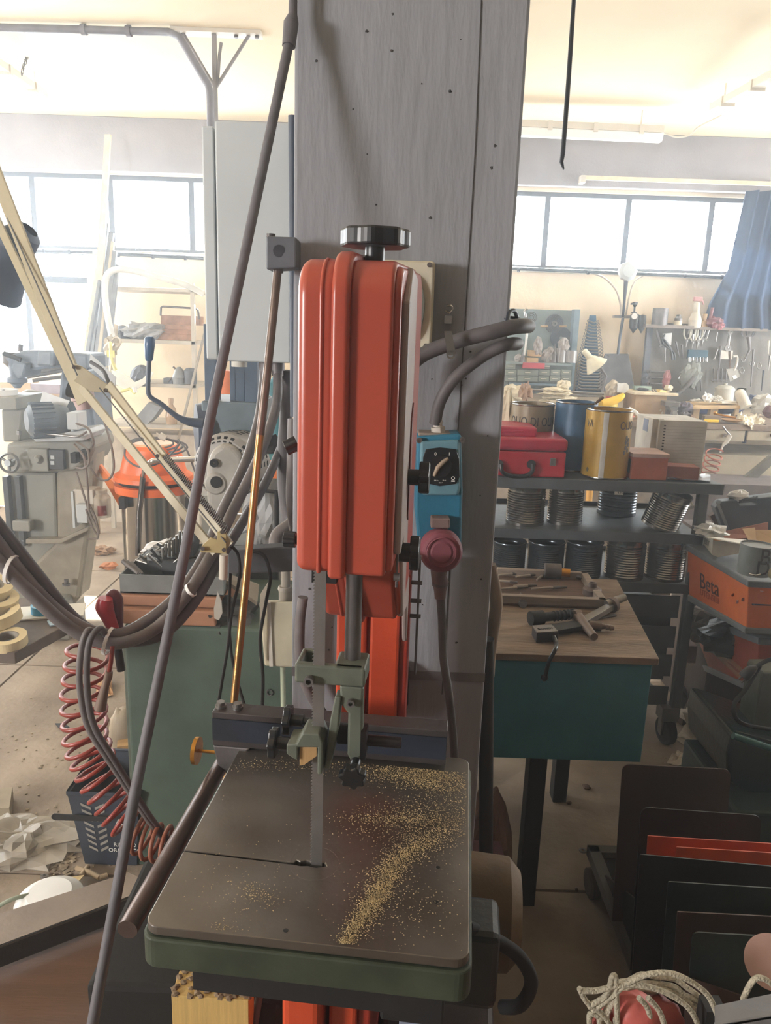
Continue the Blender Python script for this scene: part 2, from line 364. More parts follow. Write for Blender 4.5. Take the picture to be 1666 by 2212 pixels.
# upper wheel housing
def arc(cy, cz, r, a0, a1, n=6): return [(cy+r*math.cos(R(a0+(a1-a0)*i/n)), cz+r*math.sin(R(a0+(a1-a0)*i/n))) for i in range(n+1)]
def oct_(o, zb=1.368):
    return [(-.06-o, zb)]+arc(-.015, 1.682, .045+o, 180, 97)+arc(.26, 1.665, .075+o, 85, 5)+arc(.285, 1.30, .045+o, -10, -80, 4)+arc(.15, 1.27, .035+o, -90, -150, 4)+[(.06-o*.5, 1.33), (.02-o*.3, zb)]
def slab(x0, x1, o, zb=1.368): return M(S).poly([(x0, y, z) for y, z in oct_(o, zb)], (x1-x0, 0, 0))
wd = make('wheel_door', slab(-.017, .030, -.004), orange, saw, bevel=.012, seg=5, sharp=50, smooth=True)
make('door_rib', slab(.0225, .0430, .005, 1.364), orange, wd, bevel=.006, seg=4, sharp=50, smooth=True)
make('door_ridge', slab(.0085, .0135, -.0022), orange, wd, bevel=.0022, seg=3, sharp=50, smooth=True)
bgd = make('blade_guard', slab(.0405, .0895, -.004), orange, saw, bevel=.005, seg=4, sharp=50, smooth=True)
make('guard_edge', slab(.086, .097, -.010, 1.372), orange, bgd, bevel=.005, seg=4, sharp=50, smooth=True)
make('saw_body', M(S).poly([(.0965-.036*(y+.035), y, z) for y, z in [(-.035, 1.39), (-.035, 1.68), (.04, 1.72), (.26, 1.72), (.335, 1.64), (.335, 1.25), (.455, 1.20), (.455, .93), (.44, .93), (.42, 1.08), (.33, 1.19), (.14, 1.245), (.03, 1.39)]], (.009, 0, 0)), bodygrey, saw, bevel=.003)
make('slot_cover', M(S).poly([(.1057-.036*(y+.035), y, z) for y, z in [(.12, 1.40), (.14, 1.39), (.19, 1.47), (.18, 1.55), (.13, 1.53)]], (.002, 0, 0)), mat('slot_rust', (120, 62, 58), .6), saw)
make('inner_bracket', M(S).box((-.012, .02, 1.33), (.02, .06, 1.375)), darkgap, saw)
def star(mb, c, r, th, ax, lobes=7, n=56, depth=.13):
    ax = V(ax).normalized(); u = ax.orthogonal().normalized(); w_ = ax.cross(u); c = V(c)
    pts = [c+(u*math.cos(2*math.pi*k/n)+w_*math.sin(2*math.pi*k/n))*r*(1+depth*math.cos(lobes*2*math.pi*k/n)) for k in range(n)]
    return mb.poly([p-ax*th/2 for p in pts], ax*th)
make('tension_knob', star(M(S), (.054, .055, 1.754), .040, .021, (0, 0, 1), 8, depth=.05).cyl((.054, .055, 1.725), (.054, .055, 1.745), .012), black, saw, bevel=.003)
kb = make('side_knob', star(M(S), (.122, .12, 1.455), .021, .014, (1, 0, 0), 6).cyl((.10, .12, 1.455), (.118, .12, 1.455), .011), black, saw, bevel=.002)
kb = make('side_knob', star(M(S), (.118, .04, 1.372), .022, .012, (1, 0, 0), 6).cyl((.094, .04, 1.372), (.113, .04, 1.372), .0125), black, saw, bevel=.002)
make('side_knob', star(M(S), (-.045, .04, 1.38), .010, .016, (1, 0, 0), 10, depth=.08).cyl((-.037, .04, 1.38), (-.015, .04, 1.38), .006), black, saw, bevel=.001)
make('side_knob', star(M(S), (-.062, .12, 1.49), .010, .018, (1, .3, .5), 6).cyl((-.06, .12, 1.49), (-.015, .12, 1.47), .005), black, saw, bevel=.001)
make('clamp_screw', M(S).cyl((.097, -.02, 1.358), (.104, -.02, 1.358), .005).cyl((.1005, -.02, 1.345), (.1005, -.02, 1.40), .0015, n=8), steel_d, saw)
hg = M(S)
for z in (1.20, 1.165, 1.135): hg.cyl((.085, .43, z), (.112, .43, z), .004, n=10)
hg.box((.104, .425, 1.02), (.108, .44, 1.25))
make('hinge', hg, steel_d, saw)
# spine and lower housing
sp = make('spine', M(S).box((-.040, .40, 0), (.015, .45, 1.22)).box((.022, .40, 0), (.076, .45, 1.22)).box((.012, .418, 0), (.024, .45, 1.22)).box((-.02, .30, 1.2), (.07, .45, 1.25)), orange2, saw, bevel=.005)
make('spine_edge', M(S).box((.076, .41, 0), (.092, .455, 1.22)), mat('orange_dark', (158, 50, 34), .5), saw, bevel=.003)
make('lower_door', M(S).box((-.045, -.01, .08), (.014, .42, .755)), orange2, saw, bevel=.012, seg=3)
make('lower_guard', M(S).box((.020, .02, .08), (.062, .42, .755)), orange2, saw, bevel=.006)
make('lower_body', M(S).box((.062, .03, .0), (.082, .42, .755)), mat('orange_dark', (158, 50, 34)), saw, bevel=.003)
make('base_cabinet', M(S).box((-.235, .06, 0), (-.06, .44, .62)), blackm, saw, bevel=.01)
make('base_stand', M(S).box((.09, .10, 0), (.28, .46, .5)), mat('stand_brown', (66, 54, 50), .6), saw, bevel=.01)
make('rating_plate', M(S).box((.125, .03, .5), (.175, .035, .705)), mat('pale_blue_panel', (140, 150, 170), .6), saw, bevel=.001)
make('table_trunnion', M(S).box((.03, .0, .745), (.20, .08, .80)).box((.10, -.02, .70), (.19, .06, .76)), blackm, saw, bevel=.004)
make('motor', M(S).lathe([(0, -.09), (.07, -.09), (.092, -.07), (.095, 0), (.092, .07), (.07, .09), (0, .09)], (.225, .26, .66), (1, 0, 0)), mat('dusty_motor_brown', (98, 76, 48), .7, var=.2), saw)
make('motor_switch_box', M(S).box((.175, .10, .61), (.272, .19, .75)), tealdark if False else mat('dark_switch_green', (14, 20, 20), .5), saw, bevel=.012)
make('motor_cable', M().tube([P(1010, 2005, 1.0), P(1060, 2025, 1.02), P(1120, 2065, 1.04), P(1148, 2120, 1.04), P(1125, 2170, 1.04), P(1085, 2175, 1.06)], .0115, 12, sub=6), darkgap, saw)
# guide post, bracket and lower guides
make('guide_post', M(S).cyl((.042, .03, 1.21), (.042, .03, 1.38), .0108), steel_d, saw)
br = make('guide_bracket', M(S).box((-.029, -.002, 1.199), (.061, .010, 1.226)).box((.022, -.002, 1.199), (.063, .05, 1.226)).box((-.029, .01, 1.199), (-.022, .052, 1.226)).box((-.029, .044, 1.199), (-.005, .052, 1.226)), sgreen, saw, bevel=.004, seg=3)
make('socket_screw', M(S).ring((-.0085, -.004, 1.206), .0065, .0036, .008, (0, -1, 0)).cyl((-.0085, 0, 1.206), (-.0085, -.006, 1.206), .0036, n=6), steel_d, br)
arm = make('guide_arm', M(S).poly([(.030, 0, 1.199), (.061, 0, 1.199), (.062, 0, 1.10), (.050, 0, 1.086), (.042, 0, 1.10), (.042, 0, 1.160), (.032, 0, 1.172)], (0, .016, 0)), sgreen, saw, bevel=.003)
make('socket_screw', M(S).ring((.046, -.002, 1.178), .0052, .0028, .006, (0, -1, 0)), steel_d, arm)
ga = make('guide_plate', M(S).poly([(.019, -.004, 1.078), (.012, -.004, 1.078), (.019, -.004, 1.15), (.025, -.004, 1.185), (.033, -.004, 1.185), (.030, -.004, 1.14), (.024, -.004, 1.10)], (0, .022, 0)), sgreen, saw, bevel=.002)
gb = make('guide_block', M(S).poly([(-.026, -.02, 1.100), (-.020, -.02, 1.098), (-.020, -.02, 1.117), (.006, -.02, 1.119), (.006, -.02, 1.08), (.012, -.02, 1.08), (.013, -.02, 1.126), (.008, -.02, 1.139), (-.014, -.02, 1.138), (-.022, -.02, 1.122), (-.035, -.02, 1.12), (-.035, -.02, 1.106)], (0, .04, 0)), sgreen, saw, bevel=.002)
make('wooden_guide_pad', M(S).poly([(-.0185, -.015, 1.117), (.004, -.015, 1.118), (.004, -.015, 1.104), (-.012, -.015, 1.09), (-.0185, -.015, 1.088)], (0, .02, 0)), wood, gb, label='worn wooden guide pad')
make('guide_bearing', M(S).cyl((.027, .02, 1.12), (.040, .02, 1.12), .014), darkgap, saw)
def knob_x(c, r): return star(M(S), c, r, .010, (1, 0, 0), 6).cyl((c[0], c[1], c[2]), (c[0]+.022, c[1], c[2]), r*.45).cyl((c[0]+.02, c[1], c[2]), (c[0]+.034, c[1], c[2]), r*.28)
make('guide_knob', knob_x((-.056, -.004, 1.112), .0185), black, saw, bevel=.0015)
make('guide_knob', knob_x((-.046, .035, 1.125), .0185), black, saw, bevel=.0015)
make('guide_knob', star(M(S), (.054, -.028, 1.088), .0165, .012, (0, -1, -.2), 7).cyl((.054, -.02, 1.09), (.054, 0, 1.092), .007), black, saw, bevel=.002)
make('guide_rod', M(S).cyl((.060, .02, 1.113), (.112, .02, 1.113), .0075).box((.060, -.004, 1.098), (.067, .02, 1.138)), mat('black_steel', (52, 48, 50), .35, .6), saw)
# rip fence and its rail
fp = [(.262, .936), (.262, .955), (.268, .958), (.268, .985), (.262, .988), (.262, 1.0), (.300, 1.0), (.300, .936)]
fe = make('fence', M(S).poly([(-.232, y, z) for y, z in fp], (.405, 0, 0)), mat('fence_steel', (84, 78, 78), .45, .6, var=.1), saw, bevel=.0015)
make('fence_strip', M(S).box((-.231, .260, .948), (.172, .2665, .988)), navy, fe)
for x in (-.222, -.192): make('bolt_head', M(S).cyl((x, .281, 1.0), (x, .281, 1.0045), .0095).cyl((x, .281, 1.0045), (x, .281, 1.0105), .008, n=6), steel, fe)
make('fence_foot', M(S).poly([(-.232, .262, .936), (-.165, .262, .936), (-.19, .262, .905), (-.205, .262, .88), (-.225, .262, .90)], (0, .035, 0)), steel_d, fe, bevel=.003)
make('brass_knob', M(S).cyl((-.269, .275, .915), (-.262, .275, .915), .024, n=36).cyl((-.262, .275, .915), (-.23, .275, .915), .003, n=10), brass, fe, bevel=.0015)
make('fence_rail', M(S).tube([(-.226, .31, .882), (-.226, -.10, .882)], .0135, 20), mat('rail_steel', (104, 90, 86), .35, .7, var=.12), saw, bevel=.001)

# sawdust on the table
random.seed(7); sd = M()
def chips(cx, cy, sx, sy, n, rot=0, s=1):
    for _ in range(n):
        a, b = random.gauss(0, 1)*sx, random.gauss(0, 1)*sy
        x = cx+a*math.cos(rot)-b*math.sin(rot); y = cy+a*math.sin(rot)+b*math.cos(rot)
        p = S.inverted() @ Z(x, y, .93)
        if not (-.18 < p.x < .208 and -.135 < p.y < .255) or (abs(p.x) < .02 and abs(p.y) < .012): continue
        r_ = random.uniform(.0004, .0012)*s; g = random.uniform(0, 6.28); h_ = random.random()*.0012
        p.z = .930+h_
        c = [p+V((math.cos(g+k*2.1)*r_*random.uniform(.6, 1.5), math.sin(g+k*2.1)*r_*random.uniform(.5, 1.2), random.uniform(-.3, 1)*r_*.6)) for k in range(3)]+[p+V((0, 0, r_))]
        sd.add([S @ q for q in c], [(0, 1, 3), (1, 2, 3), (2, 0, 3), (0, 2, 1)])
chips(870, 1672, 70, 14, 2000, .08); chips(930, 1690, 40, 12, 1100, .2); chips(905, 1662, 55, 5, 700, .25); chips(960, 1660, 35, 12, 250)
chips(890, 1760, 75, 22, 1100, -.1); chips(930, 1800, 60, 26, 900, -.3); chips(870, 1860, 60, 14, 900, -.65)
chips(825, 1920, 50, 14, 2200, -1.05); chips(775, 1990, 40, 11, 1500, -1.0); chips(850, 1770, 60, 6, 500, .02); chips(900, 1830, 50, 9, 700, -.5); chips(745, 2035, 14, 6, 250, -.6)
chips(880, 1960, 60, 45, 300); chips(980, 1740, 22, 60, 220); chips(560, 1935, 26, 10, 160, .3); chips(520, 1915, 50, 40, 90); chips(660, 1900, 150, 90, 160); chips(480, 2005, 20, 8, 60)
chips(700, 1650, 120, 8, 300); chips(560, 1655, 60, 6, 120)
make('sawdust', sd, dust, label='pale sawdust scattered over the right half of the bandsaw table', cat='sawdust', kind='stuff')
hd = M(); random.seed(9)
for i in range(34): hd.lump(S @ V((.045+random.gauss(0, .012), .0+random.random()*.02, .745-random.random()*.035)), (.012, .01, .012), i, .4, 8)
make('sawdust_clump', hd, dust, label='clump of sawdust hanging under the front edge of the bandsaw table', cat='sawdust', kind='stuff')

# ================================================================ leaning rods, clamp block
make('leaning_conduit', M().tube([P(634, -60, 1.47), P(633, 30, 1.47), P(629, 50, 1.46), P(624, 100, 1.45)], [.0075, .0075, .013, .0115], 16).tube([P(624, 95, 1.45), P(455, 900, 1.25), P(400, 1190, 1.17), P(290, 1720, 1.02), P(200, 2212, .90), P(150, 2480, .83)], .0085, 16),
     rodgrey, label='long dusty grey rod leaning from the column top to the lower left', cat='rod')
brd = thing('leaning_rod', 'thin rod, grey above and bronze below, falling behind the fence left end', 'rod', P(470, 1860, 1.2))
make('upper_rod', M().tube([P(601, 575, 1.44), P(578, 800, 1.40), P(562, 940, 1.375)], .0078, 14), mat('rod_grey_brown', (120, 106, 98), .4, .7), brd)
make('lower_rod', M().tube([P(562, 938, 1.375), P(540, 1170, 1.34), P(504, 1535, 1.28), P(470, 1860, 1.2)], .0072, 14), bronze, brd, label='shiny bronze lower rod')
cb = thing('clamp_block', 'dark grey steel clamp block with a round bore at the column left edge', 'clamp', P(610, 580, 1.48))
q = [P(575, 510, 1.42), P(640, 512, 1.42), P(640, 578, 1.42), P(575, 582, 1.42)]
make('block', M().quadbox(q, (0, .07, 0)), mat('block_grey', (88, 92, 100), .6), cb, bevel=.003)
make('bore', M().cyl(P(603, 542, 1.4185), P(603, 542, 1.425), .0105), mat('bore_dark', (50, 54, 62), .8), cb)
make('bolt_head', M().cyl(P(585, 505, 1.44), P(585, 512, 1.44), .009, n=6), steel_d, cb)
make('rod_nut', M().cyl(P(601, 577, 1.44), P(601, 590, 1.44), .010, n=6), steel_d, cb)
make('support_bar', M().tube([P(632, 250, 1.53), P(636, 900, 1.53)], .008, 10), mat('bar_blue', (66, 76, 92), .6), cb)

# ================================================================ switch cabinet on the column's left side
ec = thing('switch_cabinet', 'tall pale grey metal electrical cabinet hanging left of the concrete column', 'electrical cabinet', P(545, 780, 1.9))
D1 = 1.86
def face(x0, y0, x1, y1, D): return [P(x0, y0, D), P(x1, y0, D), P(x1, y1, D), P(x0, y1, D)]
xa, xb = P(468, 500, D1).x, P(632, 500, D1).x; za, zb = P(550, 782, D1).z, P(550, 263, D1).z
make('door', M().box((xa, D1, za), (xb-.004, D1+.02, zb)), cabgrey, ec, bevel=.004)
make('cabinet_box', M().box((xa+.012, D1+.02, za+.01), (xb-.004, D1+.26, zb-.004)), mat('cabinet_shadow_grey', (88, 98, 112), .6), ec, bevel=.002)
xc = P(440, 500, D1+.05).x
make('side_panel', M().box((xc, D1+.05, za), (P(466, 500, D1+.05).x, D1+.24, zb)), cabgrey, ec, bevel=.004)
make('mounting_rail', M().box((xb-.002, D1-.02, P(0, 850, D1).z), (xb+.008, D1+.0, zb+.01)), mat('rail_dark_blue', (54, 66, 86), .6), ec)
for x in (574, 600):
    g = make('cable_gland', M().cyl(P(x, 778, D1+.06), P(x, 800, D1+.06), .017).cyl(P(x, 798, D1+.06), P(x, 812, D1+.06), .014), steel_d, ec)
make('cable_gland', M().cyl(P(517, 780, D1+.1), P(517, 792, D1+.1), .022, n=6), cardw, ec)
# conduits sweeping from the cabinet to the lower left
def hose(name, pts, r, mt, label, cat='hose', group=None, sub=6, n=12): return make(name, M().tube([P(*p) for p in pts], r, n, sub=sub), mt, label=label, cat=cat, group=group)
hose('cable_conduit', [(572, 800, 1.92), (560, 900, 1.88), (530, 1000, 1.75), (478, 1110, 1.6), (440, 1205, 1.5), (380, 1290, 1.42), (300, 1352, 1.36), (235, 1372, 1.32), (150, 1340, 1.3), (60, 1255, 1.28), (-60, 1100, 1.26)], .0118, conduit, 'upper grey flexible conduit sweeping from the cabinet down to the left edge', 'conduit', 'conduits below the cabinet')
hose('cable_conduit', [(600, 805, 1.92), (596, 880, 1.86), (560, 985, 1.74), (505, 1100, 1.6), (455, 1200, 1.5), (400, 1290, 1.41), (330, 1362, 1.35), (245, 1390, 1.31), (160, 1362, 1.29), (70, 1285, 1.27), (-60, 1150, 1.25)], .0118, conduit, 'middle grey flexible conduit sweeping from the cabinet down to the left edge', 'conduit', 'conduits below the cabinet')
hose('cable_conduit', [(610, 960, 1.95), (575, 1040, 1.8), (520, 1135, 1.64), (470, 1215, 1.52), (420, 1300, 1.43), (350, 1370, 1.37), (260, 1384, 1.34), (170, 1345, 1.32), (80, 1240, 1.3), (-60, 1060, 1.28)], .0112, conduit_d, 'rear grey flexible conduit in the sweeping bundle, darkest of the bundle', 'conduit', 'conduits below the cabinet')
hose('thick_hose', [(620, 800, 1.95), (618, 900, 1.95), (612, 1000, 1.9), (620, 1100, 1.85), (640, 1160, 1.82)], .017, conduit_d, 'thick grey corrugated hose running down the left edge of the column')
hose('thick_hose', [(632, 905, 1.7), (630, 1000, 1.68), (628, 1080, 1.68), (636, 1150, 1.7)], .011, conduit, 'narrow ribbed grey hose beside the saw cover at its left edge')
hose('grey_hose', [(655, 1290, 1.46), (648, 1350, 1.46), (650, 1440, 1.46), (670, 1500, 1.46), (700, 1545, 1.46)], .0105, conduit, 'grey pipe curving behind the blade against the column')
for x, y, D, a in ((235, 1385, 1.31, 0), (385, 1300, 1.40, 1), (412, 1275, 1.42, 1), (25, 1230, 1.27, 0)):
    p = P(x, y, D); d = V((.8, 0, .6)) if a else V((1, 0, -.25))
    make('cable_tie', M().ring(p-d*.003, .026 if not a else .0145, .024 if not a else .013, .006, d), white, label='pale cable tie around the conduits %s' % {235: 'where the hose loop crosses them', 385: 'beside the grey leaning rod, lower one', 412: 'beside the grey leaning rod, upper one', 25: 'near the left edge of the picture'}[x], cat='cable tie')
# ================================================================ on the column, right of the saw
CY = COLY
def pbox(x0, y0, x1, y1, D, dep, T=None):        # box whose front face spans two pixels at distance D
    a, b = P(x0, (y0+y1)/2, D), P(x1, (y0+y1)/2, D); t, u = P((x0+x1)/2, y0, D), P((x0+x1)/2, y1, D)
    return (a.x, D, u.z), (b.x, D+dep, t.z)
jb = thing('junction_box', 'white square plastic junction box on the column, half hidden by the saw housing', 'junction box', P(900, 755, CY-.03))
a_, b_ = pbox(820, 562, 937, 757, CY-.045, .045)
make('box_body', M().box(a_, b_), cream, jb, bevel=.006, seg=3)
make('lid', M().box((a_[0]+.003, a_[1]-.006, a_[2]+.003), (b_[0]-.003, a_[1]-.0, b_[2]-.003)), mat('lid_ivory', (206, 200, 180), .5), jb, bevel=.003)
rc_ = P(885, 665, a_[1]-.006); make('round_cover', M().poly([rc_+V((.028*math.cos(k*math.pi/12), 0, .060*math.sin(k*math.pi/12))) for k in range(24)], (0, -.012, 0)), mat('lid_grey', (150, 156, 152), .5), jb, bevel=.006)  # oval cover in one plain grey
for x, y in ((928, 572), (920, 747)): make('lid_screw', M().cyl(P(x, y, a_[1]-.006), P(x, y, a_[1]-.0085), .0045, n=14), steel, jb)
# blue switch and socket
sw = thing('switch_socket', 'blue wall switch box with black rotary dial on the column above the red plug', 'switch', P(950, 1200, CY))
Ds = CY-.07
def pp(x, y, D=Ds): return P(x, y, D)
body = M().poly([pp(902, 943), pp(997, 937), pp(1000, 1060), pp(997, 1180), (pp(985, 1200)), pp(905, 1195), pp(896, 1100)], (0, .07, 0))
make('box_body', body, blue, sw, bevel=.006, seg=3)
make('lid', M().poly([pp(908, 952), pp(992, 948), pp(994, 1052), pp(990, 1068), pp(912, 1068), pp(905, 1050)], (0, -.012, 0)), mat('dusty_blue_lid', (96, 140, 156), .55), sw, bevel=.005, seg=3)
Dd = Ds-.0125
dial = [pp(920, 970, Dd), pp(950, 966, Dd), pp(985, 970, Dd), pp(992, 990, Dd), pp(993, 1030, Dd), pp(985, 1045, Dd), pp(950, 1050, Dd), pp(918, 1043, Dd), pp(913, 1020, Dd), pp(914, 988, Dd)]
dl = make('dial_plate', M().poly(dial, (0, -.002, 0)), mat('dial_black', (28, 30, 34), .25, bump=0), sw, bevel=.002)
make('dial_disc', M().cyl(pp(952, 1007, Dd-.002), pp(952, 1007, Dd-.008), .021, n=32), mat('dial_black', (28, 30, 34)), dl)
make('dial_handle', M().tube([pp(938, 1028, Dd-.011), pp(946, 1010, Dd-.013), pp(958, 998, Dd-.013), pp(968, 990, Dd-.011)], [.003, .0045, .0045, .003], 10), mat('dusty_handle', (150, 134, 116), .6), dl)
fx = _X
for s, x, y, sz in (('0', 941, 981, .0085), ('I', 971, 981, .0085), ('16 A', 926, 1032, .0035), ('380 V~', 943, 1038, .003), ('IP 44', 960, 1038, .003), ('CEI 17', 952, 1043, .0025)):
    letters(s, sz, frame(pp(x, y, Dd-.003), (1, 0, 0), (0, 0, 1)), inkw, dl)
make('maker_emblem', M().ring(pp(979, 1033, Dd-.002), .0035, .0024, .0006, (0, -1, 0)).box(pp(975, 1040.5, Dd-.0025), pp(983, 1038, Dd-.002)), inkw, dl)
for x, y in ((906, 951), (999, 950)): make('lid_screw', M().ring(pp(x, y, Ds-.004), .0055, .003, .004, (0, -1, 0)).cyl(pp(x, y, Ds), pp(x, y, Ds-.005), .003), steel, sw)
make('gland_plate', M().box(*pbox(904, 936, 990, 943, Ds+.01, .05)), mat('gland_plate_grey', (150, 138, 128), .6), sw, bevel=.002)
make('cable_gland', M().cyl(P(948, 940, Ds+.03), P(946, 922, Ds+.03), .014, n=6).cyl(P(946, 922, Ds+.03), P(946, 914, Ds+.03), .0085).cyl(P(946, 914, Ds+.03), P(946, 898, Ds+.03), .010, .007), mat('gland_white', (196, 190, 182), .5), sw, bevel=.0008)
make('socket_hinge', M().box(*pbox(931, 1120, 972, 1142, Ds-.03, .03)), mat('dusty_hinge', (120, 100, 96), .7), sw, bevel=.003)
pg = thing('plug', 'round dusty red industrial plug under the blue switch box', 'plug', P(950, 1240, CY-.1))
pc = P(952, 1188, Ds-.03)
make('cap', M().lathe([(0, .03), (.018, .0305), (.022, .028), (.030, .029), (.036, .026), (.0405, .016), (.0415, -.01), (.038, -.02)], pc, (0, -1, .12)), plugred, pg)
make('cap_rib', M().lathe([(.026, .031), (.027, .0325), (.029, .0315)], pc, (0, -1, .12)), plugred, pg)
make('plug_body', M().tube([P(950, 1210, Ds+.02), P(948, 1245, Ds+.02), P(952, 1258, Ds+.02), P(951, 1275, Ds+.02), P(951, 1292, Ds+.02)], [.02, .015, .0165, .0125, .011], 18), mat('dusty_plug_body', (118, 98, 100), .7), pg)
make('plug_collar', M().cyl(P(951, 1258, Ds+.02), P(951, 1264, Ds+.02), .0162), steel_d, pg)
hose('plug_cable', [(951, 1285, Ds+.02), (955, 1340, Ds+.02), (958, 1420, Ds), (970, 1500, Ds-.03), (980, 1600, Ds-.03), (985, 1700, Ds-.03), (990, 1800, Ds-.05)], .0085, conduit_d, 'dark grey cable hanging straight down from the red plug', 'cable')
# hoses round the right edge of the column
hose('black_hose', [(860, 830, 1.42), (905, 772, 1.44), (985, 738, 1.44), (1060, 718, 1.43), (1110, 706, 1.44), (1138, 704, 1.49), (1135, 705, 1.6), (1080, 705, 1.75)], .0140, conduit_d, 'thick dark hose bending round the right edge of the column, the upper one', n=16)
hose('black_hose', [(940, 915, 1.46), (952, 865, 1.45), (985, 815, 1.44), (1050, 765, 1.44), (1098, 744, 1.44), (1118, 742, 1.5), (1110, 745, 1.6), (1060, 745, 1.75)], .0115, conduit_d, 'dark hose from the blue switch box bending round the column edge, the lower one', n=16)
make('hose_clamp', M().quadbox([P(960, 715, 1.40), P(976, 715, 1.40), P(985, 765, 1.40), P(966, 768, 1.40)], (0, .002, 0)).ring(P(974, 766, 1.402), .008, .0045, .002, (0, -1, 0), n=16), chrome, label='bright metal strap end around the upper dark hose on the column', cat='clamp')
for y, r_, nm in ((668, .0085, 'round'), (690, .0085, 'square')):
    if nm == 'round': make('saddle_clip', M().tube([P(965, 661, 1.492), P(975, 660, 1.485), P(978, 668, 1.485), P(972, 676, 1.485), P(964, 672, 1.492)], .0022, 8, sub=4), chrome, label='small bright C-shaped clip on the column above the hoses', cat='clip')
    else: make('square_washer', M().box(P(960, 699, 1.49), P(976, 682, 1.497)).cyl(P(968, 691, 1.489), P(968, 691, 1.4885), .0032), chrome, label='small bright square plate on the column under the C-shaped clip', cat='washer')
make('hose_saddle', M().tube([P(1095, 705, 1.46), P(1100, 676, 1.5), P(1112, 672, 1.52), P(1118, 690, 1.55)], .004, 8, sub=4).tube([P(1090, 690, 1.5), P(1100, 685, 1.53), P(1122, 688, 1.56)], .003, 8), navy, label='dark wire saddle holding the hoses at the column right edge', cat='bracket')
hose('lagged_pipe', [(1058, 1220, 1.6), (1072, 1290, 1.6), (1070, 1330, 1.6), (1060, 1400, 1.6), (1055, 1460, 1.6)], .014, mat('dusty_lagging', (140, 122, 104), .9, var=.15), 'dusty beige lagged pipe behind the right edge of the column', 'pipe')
hose('black_pipe', [(1052, 1380, 1.56), (1050, 1700, 1.56), (1050, 1900, 1.56), (1050, 2100, 1.56)], .0165, mat('black_pipe', (40, 38, 38), .6), 'thick dark vertical pipe at the right foot of the column', 'pipe', sub=0)
bs = M(); q0, q1 = P(1022, 1405, 1.52), P(1024, 1480, 1.52)
bs.tube([q0+(q1-q0)*i/90+V((math.cos(i*.9)*.007, math.sin(i*.9)*.007, 0)) for i in range(91)], .0022, 6)
make('coiled_sleeve', bs, conduit_d, label='short dark coiled cable sleeve low on the right column edge', cat='sleeve')
make('column_wheel', M().lathe([(0, .01), (.05, .012), (.062, .004), (.065, -.02)], P(862, 1490, 1.48), (.9, -.4, 0)), blackm, label='black round disc behind the saw spine, standing against the column', cat='disc')
# hanging cable on the right, ceiling
make('hanging_cable', M().tube([V((P(1240, 0, 2.0).x, 2.0, CE)), P(1240, 0, 2.0), P(1228, 180, 2.0), P(1216, 335, 2.0), P(1213, 350, 2.0), P(1218, 366, 2.0)], [.005, .005, .0058, .006, .005, .002], 10), navy, label='dark cable hanging free from the ceiling right of the column', cat='cable')

# ================================================================ teal box table
TT, TF, TB = .82, 1.9, 2.56
x0, x1 = .235, .729
tt = thing('work_table', 'teal painted box table with a worn wooden top right of the column', 'table', (x0+.25, 2.2, 0))
x1b = Z(1310, 1245, TT).x+.03
make('tabletop', M().poly([(x0, TF-.01, TT-.02), (x1+.012, TF-.01, TT-.02), (x1b, TB, TT-.02), (x0+.02, TB, TT-.02)], (0, 0, .02)), woodb, tt, bevel=.002)
make('box_body', M().poly([(x0+.01, TF, .505), (x1, TF, .505), (x1b-.02, TB-.03, .505), (x0+.03, TB-.03, .505)], (0, 0, .295)), teal, tt, bevel=.003)
for x, y in ((.43, 1.93), (.64, 2.45), (.30, 2.45)): make('leg', M().box((x-.0, y, 0), (x+.05, y+.06, .506)), blackm, tt, bevel=.003)
def ZT(x, y, z=TT): return Z(x, y, z)
tr = thing('wooden_tray', 'shallow wooden tray of files at the back of the teal table', 'tray', ZT(1190, 1250))
A, B, C_, D_ = ZT(1074, 1288, TT+.03), ZT(1312, 1298, TT+.03), ZT(1268, 1236, TT+.03), ZT(1074, 1226, TT+.03)
make('tray_bottom', M().poly([V((p.x, p.y, TT+.003)) for p in (A, B, C_, D_)], (0, 0, .006)), woodd, tr)
def rail(a, b, w_): d = (b-a).normalized(); n_ = V((-d.y, d.x, 0))*w_; return M().quadbox([V((a.x, a.y, TT+.003)), V((b.x, b.y, TT+.003)), V((b.x, b.y, TT+.003))+n_, V((a.x, a.y, TT+.003))+n_], (0, 0, .03))
for a, b in ((A, B), (B, C_), (C_, D_)): make('tray_rail', rail(a, b, .024), mat('tray_wood_grey', (136, 122, 110), .8, stretch=(1, 6, 6)), tr, bevel=.002)
FILES = [((1078, 1242), (1125, 1238), 'thin file lying at the back left of the tray'), ((1115, 1246), (1165, 1240), 'long thin file behind the middle of the tray'), ((1078, 1254), (1118, 1258), 'round file at the left of the tray'),
         ((1110, 1266), (1160, 1264), 'flat file with a dark handle in the middle of the tray'), ((1148, 1272), (1225, 1268), 'long flat file at the front of the tray'), ((1225, 1240), (1262, 1250), 'thin rod at the right of the tray'),
         ((1160, 1252), (1178, 1240), 'bright thin rod leaning on the fitting in the tray'), ((1082, 1272), (1140, 1268), 'long tapering file front left in the tray')]
for i, (p, q, lb) in enumerate(FILES):
    f_ = thing('file', lb, 'file', ZT(*p, TT+.016), group='files in the wooden tray')
    a, b = ZT(*p, TT+.018), ZT(*q, TT+.018); mid = a+(b-a)*.6
    make('blade', M().tube([a, mid], [.0035, .0055], 6), mat('file_steel', (158, 148, 138), .5, .4), f_); make('tang', M().cyl(mid, b, .0065, .004, n=8), steel_d, f_)
make('loose_file', M().cyl(ZT(1105, 1276), ZT(1182, 1282), .006, n=8).cyl(ZT(1182, 1282), ZT(1215, 1286), .0025, n=6), toolst, label='file with a thick handle lying in front of the tray', cat='file')
